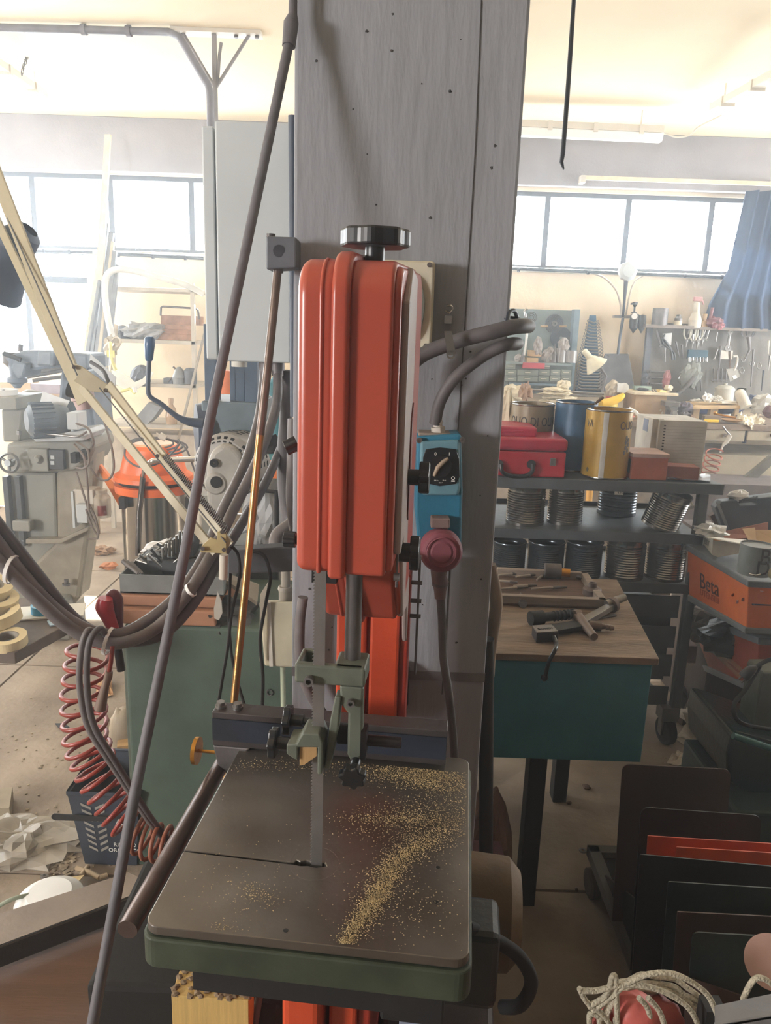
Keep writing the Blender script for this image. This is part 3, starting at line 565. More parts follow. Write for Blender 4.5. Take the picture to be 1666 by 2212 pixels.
fit = thing('pipe_fitting', 'short cylindrical metal fitting lying on its side in the tray', 'fitting', ZT(1190, 1240, TT+.015))
make('barrel', M().cyl(ZT(1177, 1232, TT+.035), ZT(1212, 1234, TT+.035), .026, n=28), steel_d, fit, bevel=.002)
make('brass_stub', M().cyl(ZT(1212, 1236, TT+.03), ZT(1232, 1238, TT+.03), .015), brass, fit, label='brass-coloured stub')
cap_ = thing('stepped_fitting', 'round stepped steel cap standing at the tray front right corner', 'fitting', ZT(1276, 1290))
make('cap_body', M().lathe([(0, 0), (.028, 0), (.030, .004), (.030, .028), (.026, .032), (.014, .036), (.013, .05), (.009, .05), (.009, .03), (0, .03)], ZT(1278, 1290)), mat('cap_rust', (112, 98, 92), .6, .4), cap_)
drl = thing('drill_chuck', 'small bright toothed chuck on the table left of the tools', 'chuck', ZT(1128, 1298))
make('chuck_body', M().lump(ZT(1126, 1292, TT+.012), (.03, .04, .026), 5, .25, 16), steel_d, drl)
make('toothed_ring', star(M(), ZT(1130, 1304, TT+.012), .013, .012, (0, -1, .2), 12, depth=.08), steel, drl)
# machine vice / holder in front
ho = thing('tool_holder', 'long steel tool holder with a collar and ribbed spindle on the teal table', 'tool', ZT(1200, 1330))
make('handle', M().cyl(ZT(1310, 1305, TT+.03), ZT(1350, 1290, TT+.045), .013, .012), steel, ho, bevel=.002)
make('collar', M().cyl(ZT(1320, 1308, TT+.025), ZT(1326, 1305, TT+.027), .024), mat('cap_rust', (112, 98, 92)), ho, bevel=.002)
make('bar', M().quadbox([ZT(1252, 1335, TT+.02), ZT(1318, 1300, TT+.032), ZT(1328, 1306, TT+.032), ZT(1268, 1342, TT+.02)], (0, 0, -.018)), steel, ho, bevel=.001)
a, b = ZT(1146, 1336, TT+.022), ZT(1246, 1326, TT+.022)
rb = M().cyl(a, a+(b-a)*.26, .021); rb.cyl(a+(b-a)*.26, a+(b-a)*.5, .014)
for i in range(6): rb.cyl(a+(b-a)*(.5+.08*i), a+(b-a)*(.55+.08*i), .016, .013)
rb.cyl(a+(b-a)*.5, b, .0105)
make('ribbed_spindle', rb, blackm, ho)
cl = thing('crank_vice', 'grey clamp block with a black crank handle hanging over the teal table edge', 'clamp', ZT(1170, 1370))
make('block', M().quadbox([ZT(1150, 1352, TT+.03), ZT(1196, 1350, TT+.03), ZT(1207, 1366, TT+.03), ZT(1160, 1368, TT+.03)], (0, 0, -.028)), mat('block_dark', (66, 64, 66), .5, .4), cl, bevel=.002)
make('top_plate', M().quadbox([ZT(1150, 1351, TT+.033), ZT(1192, 1349, TT+.033), ZT(1206, 1363, TT+.033), ZT(1161, 1366, TT+.033)], (0, 0, -.003)), steel, cl)
letters('BONDI', .014, frame(ZT(1178, 1358, TT+.0335), ZT(1200, 1356, TT+.03)-ZT(1155, 1359, TT+.03), (0, 1, 0)), ink, cl)
make('jaw_arm', M().quadbox([ZT(1182, 1350, TT+.02), ZT(1240, 1340, TT+.02), ZT(1262, 1352, TT+.02), ZT(1205, 1362, TT+.02)], (0, 0, -.012)), blackm, cl, bevel=.001)
make('crank_handle', M().tube([ZT(1196, 1375, TT+.02), ZT(1202, 1390, TT+.012), P(1200, 1402, 1.868), P(1186, 1430, 1.862), P(1178, 1462, 1.862)], [.006, .006, .0055, .0055, .0055], 12, sub=4).ball(P(1176, 1464, 1.862), .0095), black, cl)
ta = thing('tap_fitting', 'dusty bronze tap with a barbed nozzle lying right of the crank clamp', 'tap', ZT(1260, 1360))
make('valve_body', M().cyl(ZT(1246, 1328, TT+.02), ZT(1284, 1376, TT+.014), .0155, .011), mat('dusty_bronze', (118, 102, 92), .6, .3), ta, bevel=.002)
make('valve_nut', M().cyl(ZT(1240, 1330, TT+.022), ZT(1252, 1328, TT+.022), .018, n=6), mat('dusty_bronze', (118, 102, 92)), ta, bevel=.001)
nz = M().cyl(ZT(1275, 1350, TT+.014), ZT(1300, 1353, TT+.014), .014, n=8)
for i in range(3): nz.cyl(ZT(1300+i*9, 1353+i*1.4, TT+.014), ZT(1309+i*9, 1354+i*1.4, TT+.014), .009, .006)
make('barbed_nozzle', nz, mat('dusty_bronze', (118, 102, 92)), ta)
make('steel_strip', M().quadbox([ZT(1275, 1338), ZT(1330, 1328), ZT(1332, 1332), ZT(1276, 1342)], (0, 0, .004)), steel_d, label='thin dark steel strip lying behind the bronze tap', cat='strip')

# ================================================================ trolley of tins
tg = 'tins on the trolley shelves'
TX0, TX1, TY0, TY1 = .10, 1.235, 2.88, 3.36
tro = thing('trolley', 'grey metal trolley rack of open tins behind the teal table', 'trolley', (.7, 3.1, 0))
make('shelf', M().box((TX0, TY0, 1.075), (TX1+.06, TY1, 1.108)).box((TX0, TY0-.005, 1.07), (TX1+.06, TY0+.01, 1.112)), trolley, tro, bevel=.003)
for z in (.905, .70): make('shelf', M().box((TX0, TY0, z-.004), (TX1, TY1, z)).box((TX0, TY0, z-.035), (TX1, TY0+.006, z+.004)).box((TX0, TY1-.006, z-.01), (TX1, TY1, z+.02)), trolley, tro, bevel=.002)
for x in (TX0, TX1-.03):
    for y in (TY0, TY1-.03): make('post', M().box((x-.0, y, .12), (x+.038, y+.035, 1.075)), trolley, tro, bevel=.003)
for i, (z, hh) in enumerate(((.60, .10), (.47, .10), (.345, .10), (.215, .09))):
    make('tray', M().box((.75, TY0+.03, z-.05), (TX1-.04, TY0+.036, z+hh-.055)).box((.75, TY0+.03, z-.05), (TX1-.04, TY1-.03, z-.044)), trolley, tro, bevel=.002)
make('end_panel', M().box((.80, TY0+.2, .20), (TX1-.0, TY0+.21, .585)).box((.80, TY0+.2, .6), (TX1-.09, TY0+.21, .69)), mat('trolley_panel', (70, 76, 80), .6), tro)
def castor(x, y, p):
    c = make('castor_fork', M().box((x-.035, y-.012, .11), (x+.035, y+.06, .17)).box((x-.030, y-.006, .045), (x-.020, y+.036, .12)).box((x+.020, y-.006, .045), (x+.030, y+.036, .12)), steel_d, p, bevel=.002)
    make('castor_wheel', M().lathe([(0, -.016), (.045, -.018), (.058, -.014), (.06, 0), (.058, .014), (.045, .018), (0, .016)], (x, y+.015, .06), (1, .25, 0)), darkgap, c)
castor(1.20, TY0, tro); castor(1.20, TY1-.06, tro); castor(.15, TY0, tro)
def can(label, c, r, h, mt, ribs=True, group=tg, rot=None):
    o = thing('tin', label, 'tin', c, group=group)
    pr = [(0, .002), (r*.97, .002), (r, 0)]
    if ribs:
        n = 13
        for i in range(n): z = h*(.08+.80*i/n); pr += [(r*1.0, z), (r*.95, z+h*.03)]
    pr += [(r, h*.97), (r*1.02, h), (r*.97, h)]
    T = MX.Translation(V(c)) @ (rot if rot else MX.Identity(4))
    make('can_wall', M(T).lathe(pr+[(r*.965, h*.97), (r*.965, .006), (0, .006)], n=36), mt, o)
    make('rim', M(T).lathe([(r*1.0, h-.003), (r*1.035, h-.001), (r*1.02, h+.003), (r*.96, h+.002)], n=36), tin if mt is tin else mt, o)
    return o
def canp(label, xa, xb, yb, z, y, h, mt=tin, rot=None, ribs=True):
    a, b = P(xa, yb, y), P(xb, yb, y); r = (b.x-a.x)/2
    return can(label, ((a.x+b.x)/2, y, z+.001), r*.98, h, mt, ribs, rot=rot)
y1, y2 = 3.0, 3.1
canp('bright ribbed tin at the left end of the upper trolley shelf', 1094, 1178, 1095, .905, 3.0, .158, tin)
canp('bright ribbed tin second from left on the upper trolley shelf', 1183, 1260, 1095, .905, 3.03, .155, tin)
lc = canp('dark ribbed tin with a small price label on the upper trolley shelf', 1292, 1376, 1080, .905, 3.22, .20, tind)
pr_ = P(1338, 1063, 3.13)
lb_ = make('price_label', M().box((pr_.x-.018, pr_.y-.0, pr_.z-.012), (pr_.x+.018, pr_.y+.002, pr_.z+.012)), paper, lc)
letters('4,95', .013, frame((pr_.x+.004, pr_.y-.001, pr_.z-.003), (1, 0, 0), (0, 0, 1)), ink, lb_)
tl = canp('ribbed tin leaning sideways with a paper bag in it, upper trolley shelf', 1388, 1470, 1095, .912, 2.99, .15, tin, MX.Rotation(R(14), 4, 'Y') @ MX.Rotation(R(8), 4, 'X'))
make('paper_bag', M().lump(P(1462, 1092, 2.99), (.13, .07, .055), 12, .25, 18), paper, label='crumpled grey paper bag sticking out of the leaning tin', cat='bag')
for i, (a, b, h, mt, lb) in enumerate(((1064, 1136, .13, tind, 'dull ribbed tin at the far left of the lower trolley shelf beside the column'), (1139, 1219, .135, tind, 'dark tin second from left on the lower trolley shelf'),
        (1220, 1301, .14, tind, 'dark smooth-looking tin in the middle of the lower trolley shelf'), (1308, 1394, .165, tin, 'shiny ribbed tin fourth from left on the lower trolley shelf'), (1397, 1482, .16, tin, 'shiny ribbed tin at the right end of the lower trolley shelf'))):
    canp(lb, a, b, 1200, .70, 2.98, h, mt)
# on the trolley top
ZT_ = 1.112
tb = thing('tool_box', 'red steel toolbox with a black handle on the trolley top', 'toolbox', P(1150, 1030, 2.93))
a_, b_ = pbox(1040, 975, 1222, 1030, 2.9, .26)
a_ = (a_[0], a_[1], ZT_)
make('box_body', M().box(a_, b_), redp, tb, bevel=.006)
a2, b2 = pbox(1040, 946, 1229, 974, 2.885, .28)
make('lid', M().box(a2, b2), mat('red_lid', (168, 40, 62), .35), tb, bevel=.016, seg=4)
make('handle', M().tube([P(1082, 1003, 2.88), P(1086, 1020, 2.872), P(1105, 1028, 2.872), P(1135, 1028, 2.872), P(1150, 1018, 2.872), P(1151, 1003, 2.88)], .0085, 10, sub=4), black, tb)
for x in (1078, 1148): make('handle_mount', M().cyl(P(x, 1003, 2.882), P(x, 1003, 2.9), .017), black, tb)
make('latch', M().box(*pbox(1189, 990, 1201, 1006, 2.888, .012)), chrome, tb, bevel=.001)
rc = thing('red_case', 'smaller dark red flat case lying on the red toolbox', 'case', P(1110, 945, 2.95))
a3, b3 = pbox(1030, 921, 1162, 945, 2.93, .2)
make('case_body', M().box(a3, b3), mat('red_case', (172, 44, 68), .35), rc, bevel=.014, seg=4)
make('case_rib', M().tube([P(1085, 932, 2.928), P(1130, 932, 2.928)], .003, 8), mat('red_case', (172, 44, 68)), rc)
def drum(label, xa, xb, ytop, D, mt, z=ZT_, seam=None, texts=()):
    a, b = P(xa, ytop+50, D), P(xb, ytop+50, D); r = (b.x-a.x)/2; cx = (a.x+b.x)/2; h = P((xa+xb)/2, ytop, D).z-z
    o = thing('oil_drum', label, 'drum', (cx, D, z), group='big oil tins on the trolley top')
    make('drum_wall', M().lathe([(0, .002), (r, .002), (r, h), (r*.98, h), (r*.98, h-.012), (0, h-.012)], (cx, D, z), n=48), mt, o)
    make('rim', M().lathe([(r, h-.004), (r*1.02, h-.001), (r*1.01, h+.003), (r*.97, h+.002)], (cx, D, z), n=48), tin, o)
    make('rim', M().lathe([(r, 0), (r*1.02, .002), (r*1.01, .006), (r, .006)], (cx, D, z), n=48), tin, o)
    if seam is not None:
        tinS = mat('seam_silver', (196, 192, 184), .4, .2)
        s_ = M(); A0 = R(seam)
        pts = [V((cx+math.sin(A0+d)*(r+.0008), D-math.cos(A0+d)*(r+.0008), 0)) for d in (-.11, -.05, .05, .11)]
        for p, q_ in zip(pts, pts[1:]): s_.quadbox([p+V((0, 0, z+.006)), q_+V((0, 0, z+.006)), q_+V((0, 0, z+h-.006)), p+V((0, 0, z+h-.006))], ((p+q_)/2-V((cx, D, 0))).normalized()*.0008)
        make('seam_strip', s_, tinS, o, label='bare silver seam strip')
    for s, ang, zz, sz, im in texts:
        A0 = R(ang); c = V((cx+math.sin(A0)*(r+.0008), D-math.cos(A0)*(r+.0008), z+h*zz))
        letters(s, sz, frame(c, (math.cos(A0), math.sin(A0), 0), (0, 0, 1)), im, o, bend=r, squash=.72)
    return o, (cx, D, z, r, h)
drum('olive brown oil drum lettered OLIO DI OLIVA behind the red toolbox', 1102, 1194, 872, 3.16, tino, texts=(('OLIO DI OLIVA', 2, .74, .05, ink),))
drum('blue oil drum between the olive and the yellow drums', 1198, 1287, 868, 3.12, tinb, seam=None)
yo, (cx, D, z, r, h) = drum('yellow oil drum lettered OLIO with a silver seam, on the trolley top', 1264, 1362, 884, 2.98, tiny, seam=-22, texts=(('OLIO', 38, .79, .045, inkb), ('VA', -66, .8, .04, inkb)))
lv = M()                                              # olive sprig printed on the drum
for ang, zz in ((38, .62), (46, .58), (36, .55), (48, .51), (37, .47), (46, .43), (-60, .12), (34, .40)):
    A0 = R(ang); c = V((cx+math.sin(A0)*(r+.0006), D-math.cos(A0)*(r+.0006), z+h*zz)); t_ = V((math.cos(A0), math.sin(A0), 0)); n_ = V((math.sin(A0), -math.cos(A0), 0))
    lv.poly([c+t_*math.cos(k)*.006+V((0, 0, math.sin(k)*.009)) for k in [i*math.pi/5 for i in range(10)]], n_*.0008)
make('olive_sprig_print', lv, inkb, yo)
make('stick_on_drum', M().cyl(P(1286, 872, 3.05), P(1304, 858, 3.05), .006, n=6), woodd, label='short stick laid on the rim between the blue and the yellow drums', cat='stick')
ob = thing('carton', 'orange carton right of the yellow drum on the trolley top', 'carton', P(1405, 1027, 2.95), group=None)
a_, b_ = pbox(1366, 982, 1443, 1027, 2.92, .16); a_ = (a_[0], a_[1], ZT_)
make('carton_body', M().box(a_, b_), mat('orange_carton', (178, 96, 66), .7), ob, bevel=.002)
make('carton_lid', M().box((a_[0]-.003, a_[1]-.004, b_[2]-.012), (b_[0]+.004, b_[1]+.003, b_[2]+.003)), mat('carton_lid', (190, 160, 148), .7), ob, bevel=.001)
make('carton_label', M().box((a_[0]-.001, a_[1]+.02, a_[2]+.02), (a_[0]-.0003, a_[1]+.12, a_[2]+.075)), mat('label_dark_green', (60, 78, 70), .6), ob)
for i, (xa, xb, lb) in enumerate(((1406, 1430, 'thin white file carton standing left of the ruled one'), (1421, 1524, 'white carton with ruled lines and a column of ticks on the trolley top'))):
    o = thing('document_carton', lb, 'carton', P((xa+xb)/2, 1000, 3.1))
    a_, b_ = pbox(xa, 905+i*4, xb, 1000, 3.08+.02*(1-i), .24 if i else .2); a_ = (a_[0], a_[1], ZT_)
    make('carton_body', M().box(a_, b_), mat('white_card_grey', (196, 192, 184), .8), o, bevel=.002)
    if i:
        g = M(); t_ = M()
        for k in range(16):
            zz = a_[2]+(b_[2]-a_[2])*(.06+.055*k)
            g.box((a_[0]+.03, a_[1]-.0006, zz), (b_[0]-.01, a_[1], zz+.0012)); t_.box((a_[0]+.018, a_[1]-.0008, zz), (a_[0]+.026, a_[1], zz+.005))
        make('ruled_lines', g, mat('line_grey', (168, 164, 156), .8), o); make('tick_boxes', t_, ink, o)
    p = V((a_[0]-.0004, a_[1]+.05, (a_[2]+b_[2])/2))
    m2 = M(); m2.quadbox([p+V((0, 0, .05)), p+V((0, .06, .05)), p+V((0, .06, .10)), p+V((0, 0, .10))], (-.0006, 0, 0)); m2.quadbox([p+V((0, -.03, -.035)), p+V((0, .1, -.035)), p+V((0, .1, -.028)), p+V((0, -.03, -.028))], (-.0006, 0, 0))
    make('printed_side', m2, mat('print_blue_grey', (120, 130, 150), .7), o)
sb = thing('small_carton', 'small flat brown carton at the right end of the trolley top', 'carton', P(1480, 1027, 2.95))
a_, b_ = pbox(1446, 1009, 1514, 1027, 2.93, .1); a_ = (a_[0], a_[1], ZT_)
make('carton_body', M().cbox(((a_[0]+b_[0])/2, a_[1]+.05, (a_[2]+b_[2])/2), (b_[0]-a_[0], .09, b_[2]-a_[2]), (0, 0, R(-6))), mat('brown_carton', (140, 80, 58), .8), sb, bevel=.002)
make('foil_sheet', M().sheet([P(1442, 1034, 2.92), P(1535, 1040, 2.92), P(1535, 1026, 3.1), P(1446, 1024, 3.1)], .006, 3, 8), mat('foil', (190, 190, 190), .3, .8), label='crinkled clear film under the small brown carton', cat='film')
# things on the low trays
make('scrap_carton', M().box(*pbox(1410, 1255, 1450, 1285, 3.0, .1)), cardw, label='pale carton scrap in the lower tray of the trolley', cat='carton')
ORD = 'first second third fourth fifth sixth seventh eighth ninth tenth eleventh twelfth thirteenth fourteenth fifteenth sixteenth seventeenth eighteenth nineteenth twentieth twenty-first twenty-second twenty-third'.split()
# ================================================================ back wall, right part
WY = YF-.08
def wbox(x0, y0, x1, y1, D, dep): return M().box(*pbox(x0, y0, x1, y1, D, dep))
def W(x, y, D=WY-.05): return P(x, y, D)
# long lamps
def batten(name, label, a, b, w_, group, tube=True, clips=4):
    a, b = V(a), V(b); d = (b-a).normalized(); n_ = d.cross(V((0, 0, 1))).normalized(); o = thing(name, label, 'ceiling light', (a+b)/2-V((0, 0, .05)), group=group)
    make('housing', M().quadbox([a-n_*w_, b-n_*w_, b+n_*w_, a+n_*w_], (0, 0, -.045)), tubem, o, bevel=.004)
    if tube: make('diffuser', M().poly([a-n_*w_-V((0, 0, .045)), a+n_*w_-V((0, 0, .045)), a+n_*w_*.6-V((0, 0, .10)), a-n_*w_*.6-V((0, 0, .10))], b-a), hazeg, o, bevel=.01)
    for t in (.12, .88): make('hanger', M().cyl(a+(b-a)*t, V((*(a+(b-a)*t).xy, CE)), .006, n=8), tubem, o)
    for i in range(clips):
        p = a+(b-a)*(i+.5)/clips; make('clip', M().quadbox([p-d*.015-n_*(w_+.008), p+d*.015-n_*(w_+.008), p+d*.015+n_*(w_+.008), p-d*.015+n_*(w_+.008)], (0, 0, -.06)), tubem, o)
    return o
bL = batten('batten_light', 'long white batten light under the ceiling beside the right window beam', P(1040, 258, 5.9)-V((0, 0, 0)), P(1432, 275, 5.9), .05, None)
hose('lamp_cable', [(1432, 285, 5.9), (1460, 296, 5.85), (1490, 292, 5.8), (1508, 275, 5.75), (1545, 256, 5.7), (1560, 249, 5.66)], .006, tubem, 'short pale cable curving from the batten light up to the ceiling at the right', 'cable', n=8)
batten('batten_light', 'pale batten light at the ceiling in the top right corner of the picture', P(1545, 224, 5.4), P(1760, 105, 4.2), .035, None, False, 3)
lb_ = batten('batten_light', 'pale batten light hanging on a chain at the top left', P(94, 196, 5.6), P(-90, 70, 4.6), .03, None, False, 3)
ch = M(); p0, p1 = P(47, 158, 5.2), P(60, 126, 5.2)
for i in range(9):
    c = p0+(p1+V((0, 0, .02))-p0)*i/8; u = V((1, 0, 0)) if i % 2 else V((0, 1, 0))
    ch.tube([c+u*.008*math.cos(k*math.pi/4)+V((0, 0, .016*math.sin(k*math.pi/4))) for k in range(8)], .0025, 5, closed=True)
make('chain', ch, steel_d, lb_)
# curtain, rail
cr_ = M(); n = 60; top = []; bot = []
xa = P(1612, 408, WY-.12).x
for i in range(n+1):
    t = i/n; x = xa+.55*t; y = WY-.13+.035*math.sin(t*34)+.012*math.sin(t*71)
    top.append(V((x, y, 2.79))); mid = V((x-.02+(1-t)*-.04, y, 2.2)); bot.append((mid, V((x-.16*(1-t)**2-.02, y*.6+(WY-.14)*.4, 1.93)), V((x-.26*(1-t)**2+.04, y*.7+(WY-.14)*.3, 1.74))))
rows = [top, [b[0] for b in bot], [b[1] for b in bot], [b[2] for b in bot]]
vs = [p for r_ in rows for p in r_]; N = n+1
cr_.add(vs, [(j*N+i, j*N+i+1, (j+1)*N+i+1, (j+1)*N+i) for j in range(3) for i in range(n)], True)
make('curtain', cr_, curtainm, label='blue fabric curtain gathered at the right end of the right window', cat='curtain')
rl = thing('curtain_rail', 'thin pale curtain rail on the grey beam above the right window', 'curtain rail', P(1450, 395, WY-.1))
make('rail', M().box(*pbox(1262, 386, 1700, 395, WY-.08, .02)), mat('rail_cream', (226, 206, 176), .6), rl)
make('rail_end', M().box(*pbox(1256, 378, 1266, 394, WY-.09, .09)), shelfm, rl)
# pipe on the sill, round box, hoses
o = thing('wall_conduit', 'dark horizontal conduit under the right window with clips', 'conduit', W(1300, 590))
make('pipe', M().tube([W(1060, 578), W(1590, 600)], .014, 8), mat('conduit_dark_blue', (52, 58, 66), .6), o)
for x in (1120, 1270, 1480, 1560): make('pipe_clip', M().cyl(W(x-2, 582+(x-1100)*.035), W(x+3, 582+(x-1100)*.035), .019, n=10), navy, o)
o = thing('wall_conduit', 'dark horizontal conduit and clips under the left window', 'conduit', W(300, 550))
make('pipe', M().tube([W(60, 542), W(200, 545)], .012, 8).tube([W(245, 548), W(440, 558)], .016, 8), mat('conduit_dark_blue', (52, 58, 66)), o)
for x in (95, 150, 255, 330, 400): make('pipe_clip', M().cyl(W(x-2, 540+(x-60)*.05), W(x+3, 540+(x-60)*.05), .02, n=10), navy, o)
o = thing('round_wall_lamp', 'round grey lamp head on a stem in front of the right window sill', 'lamp', W(1355, 640))
make('lamp_head', M().lathe([(0, .03), (.05, .028), (.075, .01), (.08, -.02), (.06, -.04)], W(1357, 586, WY-.12), (0, -1, .1), n=8), cabgrey, o, bevel=.003)
make('stem', M().tube([W(1353, 605, WY-.1), W(1350, 640, WY-.1), W(1346, 686, WY-.1)], [.020, .012, .010], 8), navy, o)
hose('curved_cable', [(1280, 590, WY-.03), (1305, 600, WY-.03), (1330, 625, WY-.03), (1340, 655, WY-.03), (1342, 685, WY-.03)], .008, mat('wall_cable', (190, 178, 162), .7), 'pale cable curving down the wall to the air regulator, left one', 'cable', n=6)
hose('curved_cable', [(1390, 595, WY-.03), (1370, 610, WY-.03), (1360, 640, WY-.03), (1352, 680, WY-.03)], .008, mat('wall_cable', (190, 178, 162)), 'pale cable curving down the wall from the round lamp, right one', 'cable', n=6)
fr = thing('air_regulator', 'black compressed air filter regulator with a white gauge on the right wall', 'air regulator', W(1375, 715))
make('manifold', M().box(*pbox(1328, 681, 1362, 687, WY-.08, .06)), steel, fr)
make('knob', M().lathe([(0, 0), (.022, 0), (.022, .01), (.008, .012), (.008, .05), (.02, .07), (.022, .09)][::-1], W(1370, 677, WY-.08), (0, 0, 1)).cyl(W(1369, 658, WY-.08), W(1369, 654, WY-.08), .024), black, fr)
for x, s_ in ((1371, 1), (1388, .8)):
    make('filter_body', M().lathe([(0, .05*s_), (.035*s_, .04*s_), (.04*s_, -.02), (.034*s_, -.07), (.012, -.095), (.004, -.11)], W(x, 690, WY-.09), (0, 0, 1)), black, fr)
make('gauge', M().cyl(W(1371, 683, WY-.13), W(1371, 683, WY-.16), .028), steel_d, fr); make('gauge_face', M().cyl(W(1371, 683, WY-.16), W(1371, 683, WY-.163), .023), white, fr)
make('pipe', M().tube([W(1346, 687), W(1340, 725), W(1335, 765)], .012, 8), mat('pipe_grey_blue', (92, 100, 112), .6), fr)
# leather apron hung up
ap = M(); pts = [(1308, 764), (1358, 764), (1364, 790), (1370, 830), (1376, 846), (1290, 846), (1296, 800), (1302, 780)]
ap.poly([W(x, y, WY-.06) for x, y in pts], (0, .02, 0))
o = make('leather_apron', ap, leather, label='grey leather apron pinned to the wall under the air regulator', cat='apron', bevel=.006)
for x in (1316, 1357): make('rivet', M().cyl(W(x, 767, WY-.06), W(x, 767, WY-.066), .007, n=10), steel, o)
# wrench rack
wr = thing('wrench_rack', 'tall tapering blue board carrying ring spanners on the back wall', 'tool rack', W(1275, 848))
make('board', M().poly([W(x, y, WY-.05) for x, y in ((1275, 681), (1288, 681), (1294, 780), (1300, 848), (1242, 848), (1262, 755))], (0, .02, 0)), mat('rack_blue', (46, 92, 122), .6), wr)
for i in range(23):
    y = 693+i*6.55; xl = 1273-(i*1.55 if i < 12 else 18.6+(i-12)*.55); xr = 1290+(i*.9 if i < 9 else 8)
    a, b = W(xl, y, WY-.075), W(xr, y+1, WY-.075); r_ = .0055+.00012*i
    mb = M().tube([a, a+V((.03, 0, -.012)), b-V((.02, 0, .012)), b], r_, 6)
    mb.ring(a+V((-.008, .004, 0)), .010+.0003*i, .005+.0002*i, .008, (0, -1, 0), n=10).ring(b+V((.008, .004, 0)), .010+.0003*i, .005+.0002*i, .008, (0, -1, 0), n=10)
    make('ring_spanner', mb, toolst, label='bright double ring spanner hanging crosswise, %s of the blue rack' % ('%s from the top' % ORD[i]), cat='spanner', group='spanners on the tapering blue rack')
# grey cabinet of drawers and hung discs
cbn = thing('drawer_cabinet', 'grey green metal tool panel with small drawers behind the column right edge', 'cabinet', W(1170, 850))
Dc = WY-.03
make('back_panel', M().box(*pbox(1060, 668, 1245, 850, Dc, .02)), panelgrey, cbn, bevel=.002)
make('side_upright', M().box(*pbox(1234, 668, 1246, 852, Dc-.1, .1)), mat('upright_blue_grey', (110, 130, 142), .6), cbn)
make('drawer_shelf', M().box(*pbox(1070, 783, 1236, 788, Dc-.22, .22)), panelgrey, cbn)
make('drawer_body', M().box(*pbox(1070, 788, 1236, 826, Dc-.2, .2)), mat('drawer_dark', (78, 88, 88), .6), cbn)
make('foot_rail', M().box(*pbox(1100, 828, 1238, 833, Dc-.2, .05)), mat('upright_blue_grey', (110, 130, 142)), cbn)
for (xa, xb, ya, yb) in ((1190, 1211, 799, 811), (1213, 1234, 799, 811), (1165, 1188, 799, 811), (1118, 1163, 799, 811), (1188, 1211, 813, 824), (1213, 1234, 813, 824), (1164, 1186, 813, 824), (1118, 1162, 813, 824), (1092, 1116, 799, 811), (1092, 1116, 813, 824), (1176, 1188, 786, 797), (1092, 1114, 785, 797)):
    d = make('drawer', M().box(*pbox(xa, ya, xb, yb, Dc-.215, .02)), mat('drawer_grey', (122, 130, 122), .6), cbn, bevel=.002)
    make('drawer_pull', M().box(*pbox((xa+xb)/2-6, (ya+yb)/2-1, (xa+xb)/2+6, (ya+yb)/2+.5, Dc-.222, .008)), shelfm, d)
make('red_box', M().box(*pbox(1130, 784, 1177, 796, Dc-.235, .06)), mat('faded_red_box', (186, 70, 84), .6), label='flat faded red box lying on the small drawers', cat='box')
sg = 'things standing on the small drawers'
make('cream_box', M().box(*pbox(1144, 757, 1170, 770, Dc-.16, .1)), card, label='upper cream box stacked above the red box', cat='box', group=sg)
make('cream_box', M().box(*pbox(1138, 773, 1163, 784, Dc-.18, .1)), card, label='lower cream box just above the red box', cat='box', group=sg)
for x, r_, yb, yt, lb in ((1231, .055, 783, 757, 'wide clear jar with a bag at the right end of the small drawers'), (1210, .05, 783, 752, 'taller clear jar second from the right on the small drawers')):
    p = W(x, yb, Dc-.12); h = W(x, yt, Dc-.12).z-p.z
    j = make('glass_jar', M().lathe([(0, 0), (r_, 0), (r_, h), (r_*.9, h)], p), mat('jar_grey', (160, 156, 154), .2, var=.1, alpha=.8), label=lb, cat='jar', group=sg)
for x, y, w_, h_, lb in ((1218, 748, .09, .12, 'crumpled pinkish bag rising from the jars on the drawers'), (1162, 748, .07, .14, 'grey peaked plastic bag on the small drawers'), (1185, 770, .10, .13, 'crumpled brown bag in the middle of the small drawers'), (1120, 775, .06, .08, 'small crumpled bag at the left of the small drawers')):
    make('crumpled_bag', M().lump(W(x, y, Dc-.14), (w_, .08, h_), x, .3, 16), mat('bag_grey', (156, 150, 146), .6), label=lb, cat='bag', group=sg)
for x, y, h_, lb in ((1196, 752, .15, 'small bottle with a thin nozzle standing on the small drawers'), (1128, 768, .10, 'small pale bottle left of the cream boxes')):
    p = W(x, 783, Dc-.17); make('oil_bottle', M().lathe([(0, 0), (.018, 0), (.018, h_*.45), (.006, h_*.6), (.003, h_), (0, h_)], p), steel_d, label=lb, cat='bottle', group=sg)
def disc(nm, x, y, r_, th, mt, lb, hole=.01, cat='disc'):
    c = W(x, y, Dc-.01); o = make(nm, M().ring(c, r_, hole, th, (0, -1, 0), n=36), mt, label=lb, cat=cat)
    return o, c
disc('cutting_disc', 1212, 730, .088, .006, mat('disc_dark', (70, 76, 86), .8), 'large dark cutting disc hanging on the grey panel', .012)
o, c = disc('wire_brush', 1197, 699, .075, .02, mat('wire_grey', (84, 90, 98), .8, var=.3, bump=.8, bscale=200), 'round dark wire brush wheel on the grey panel above the cutting disc', .012)
make('hub', M().ring(c-V((0, .02, 0)), .022, .009, .01, (0, -1, 0)), steel, o)
for x in (1176, 1216): make('chalk_stick', M().cyl(W(x-8, 705, Dc-.03), W(x+8, 705, Dc-.03), .008, n=8), card, label='short pale stick %s of the wire wheel hub' % ('left' if x == 1176 else 'right'), cat='stick')
c = W(1148, 686, Dc-.02); mb = M()
for i in range(3): mb.ring(c, .045-.012*i, .040-.012*i, .01, (0, -1, 0))
mb.tube([c+V((-.045, 0, 0)), c+V((-.06, 0, .05)), c+V((-.04, 0, .07))], .012, 8)
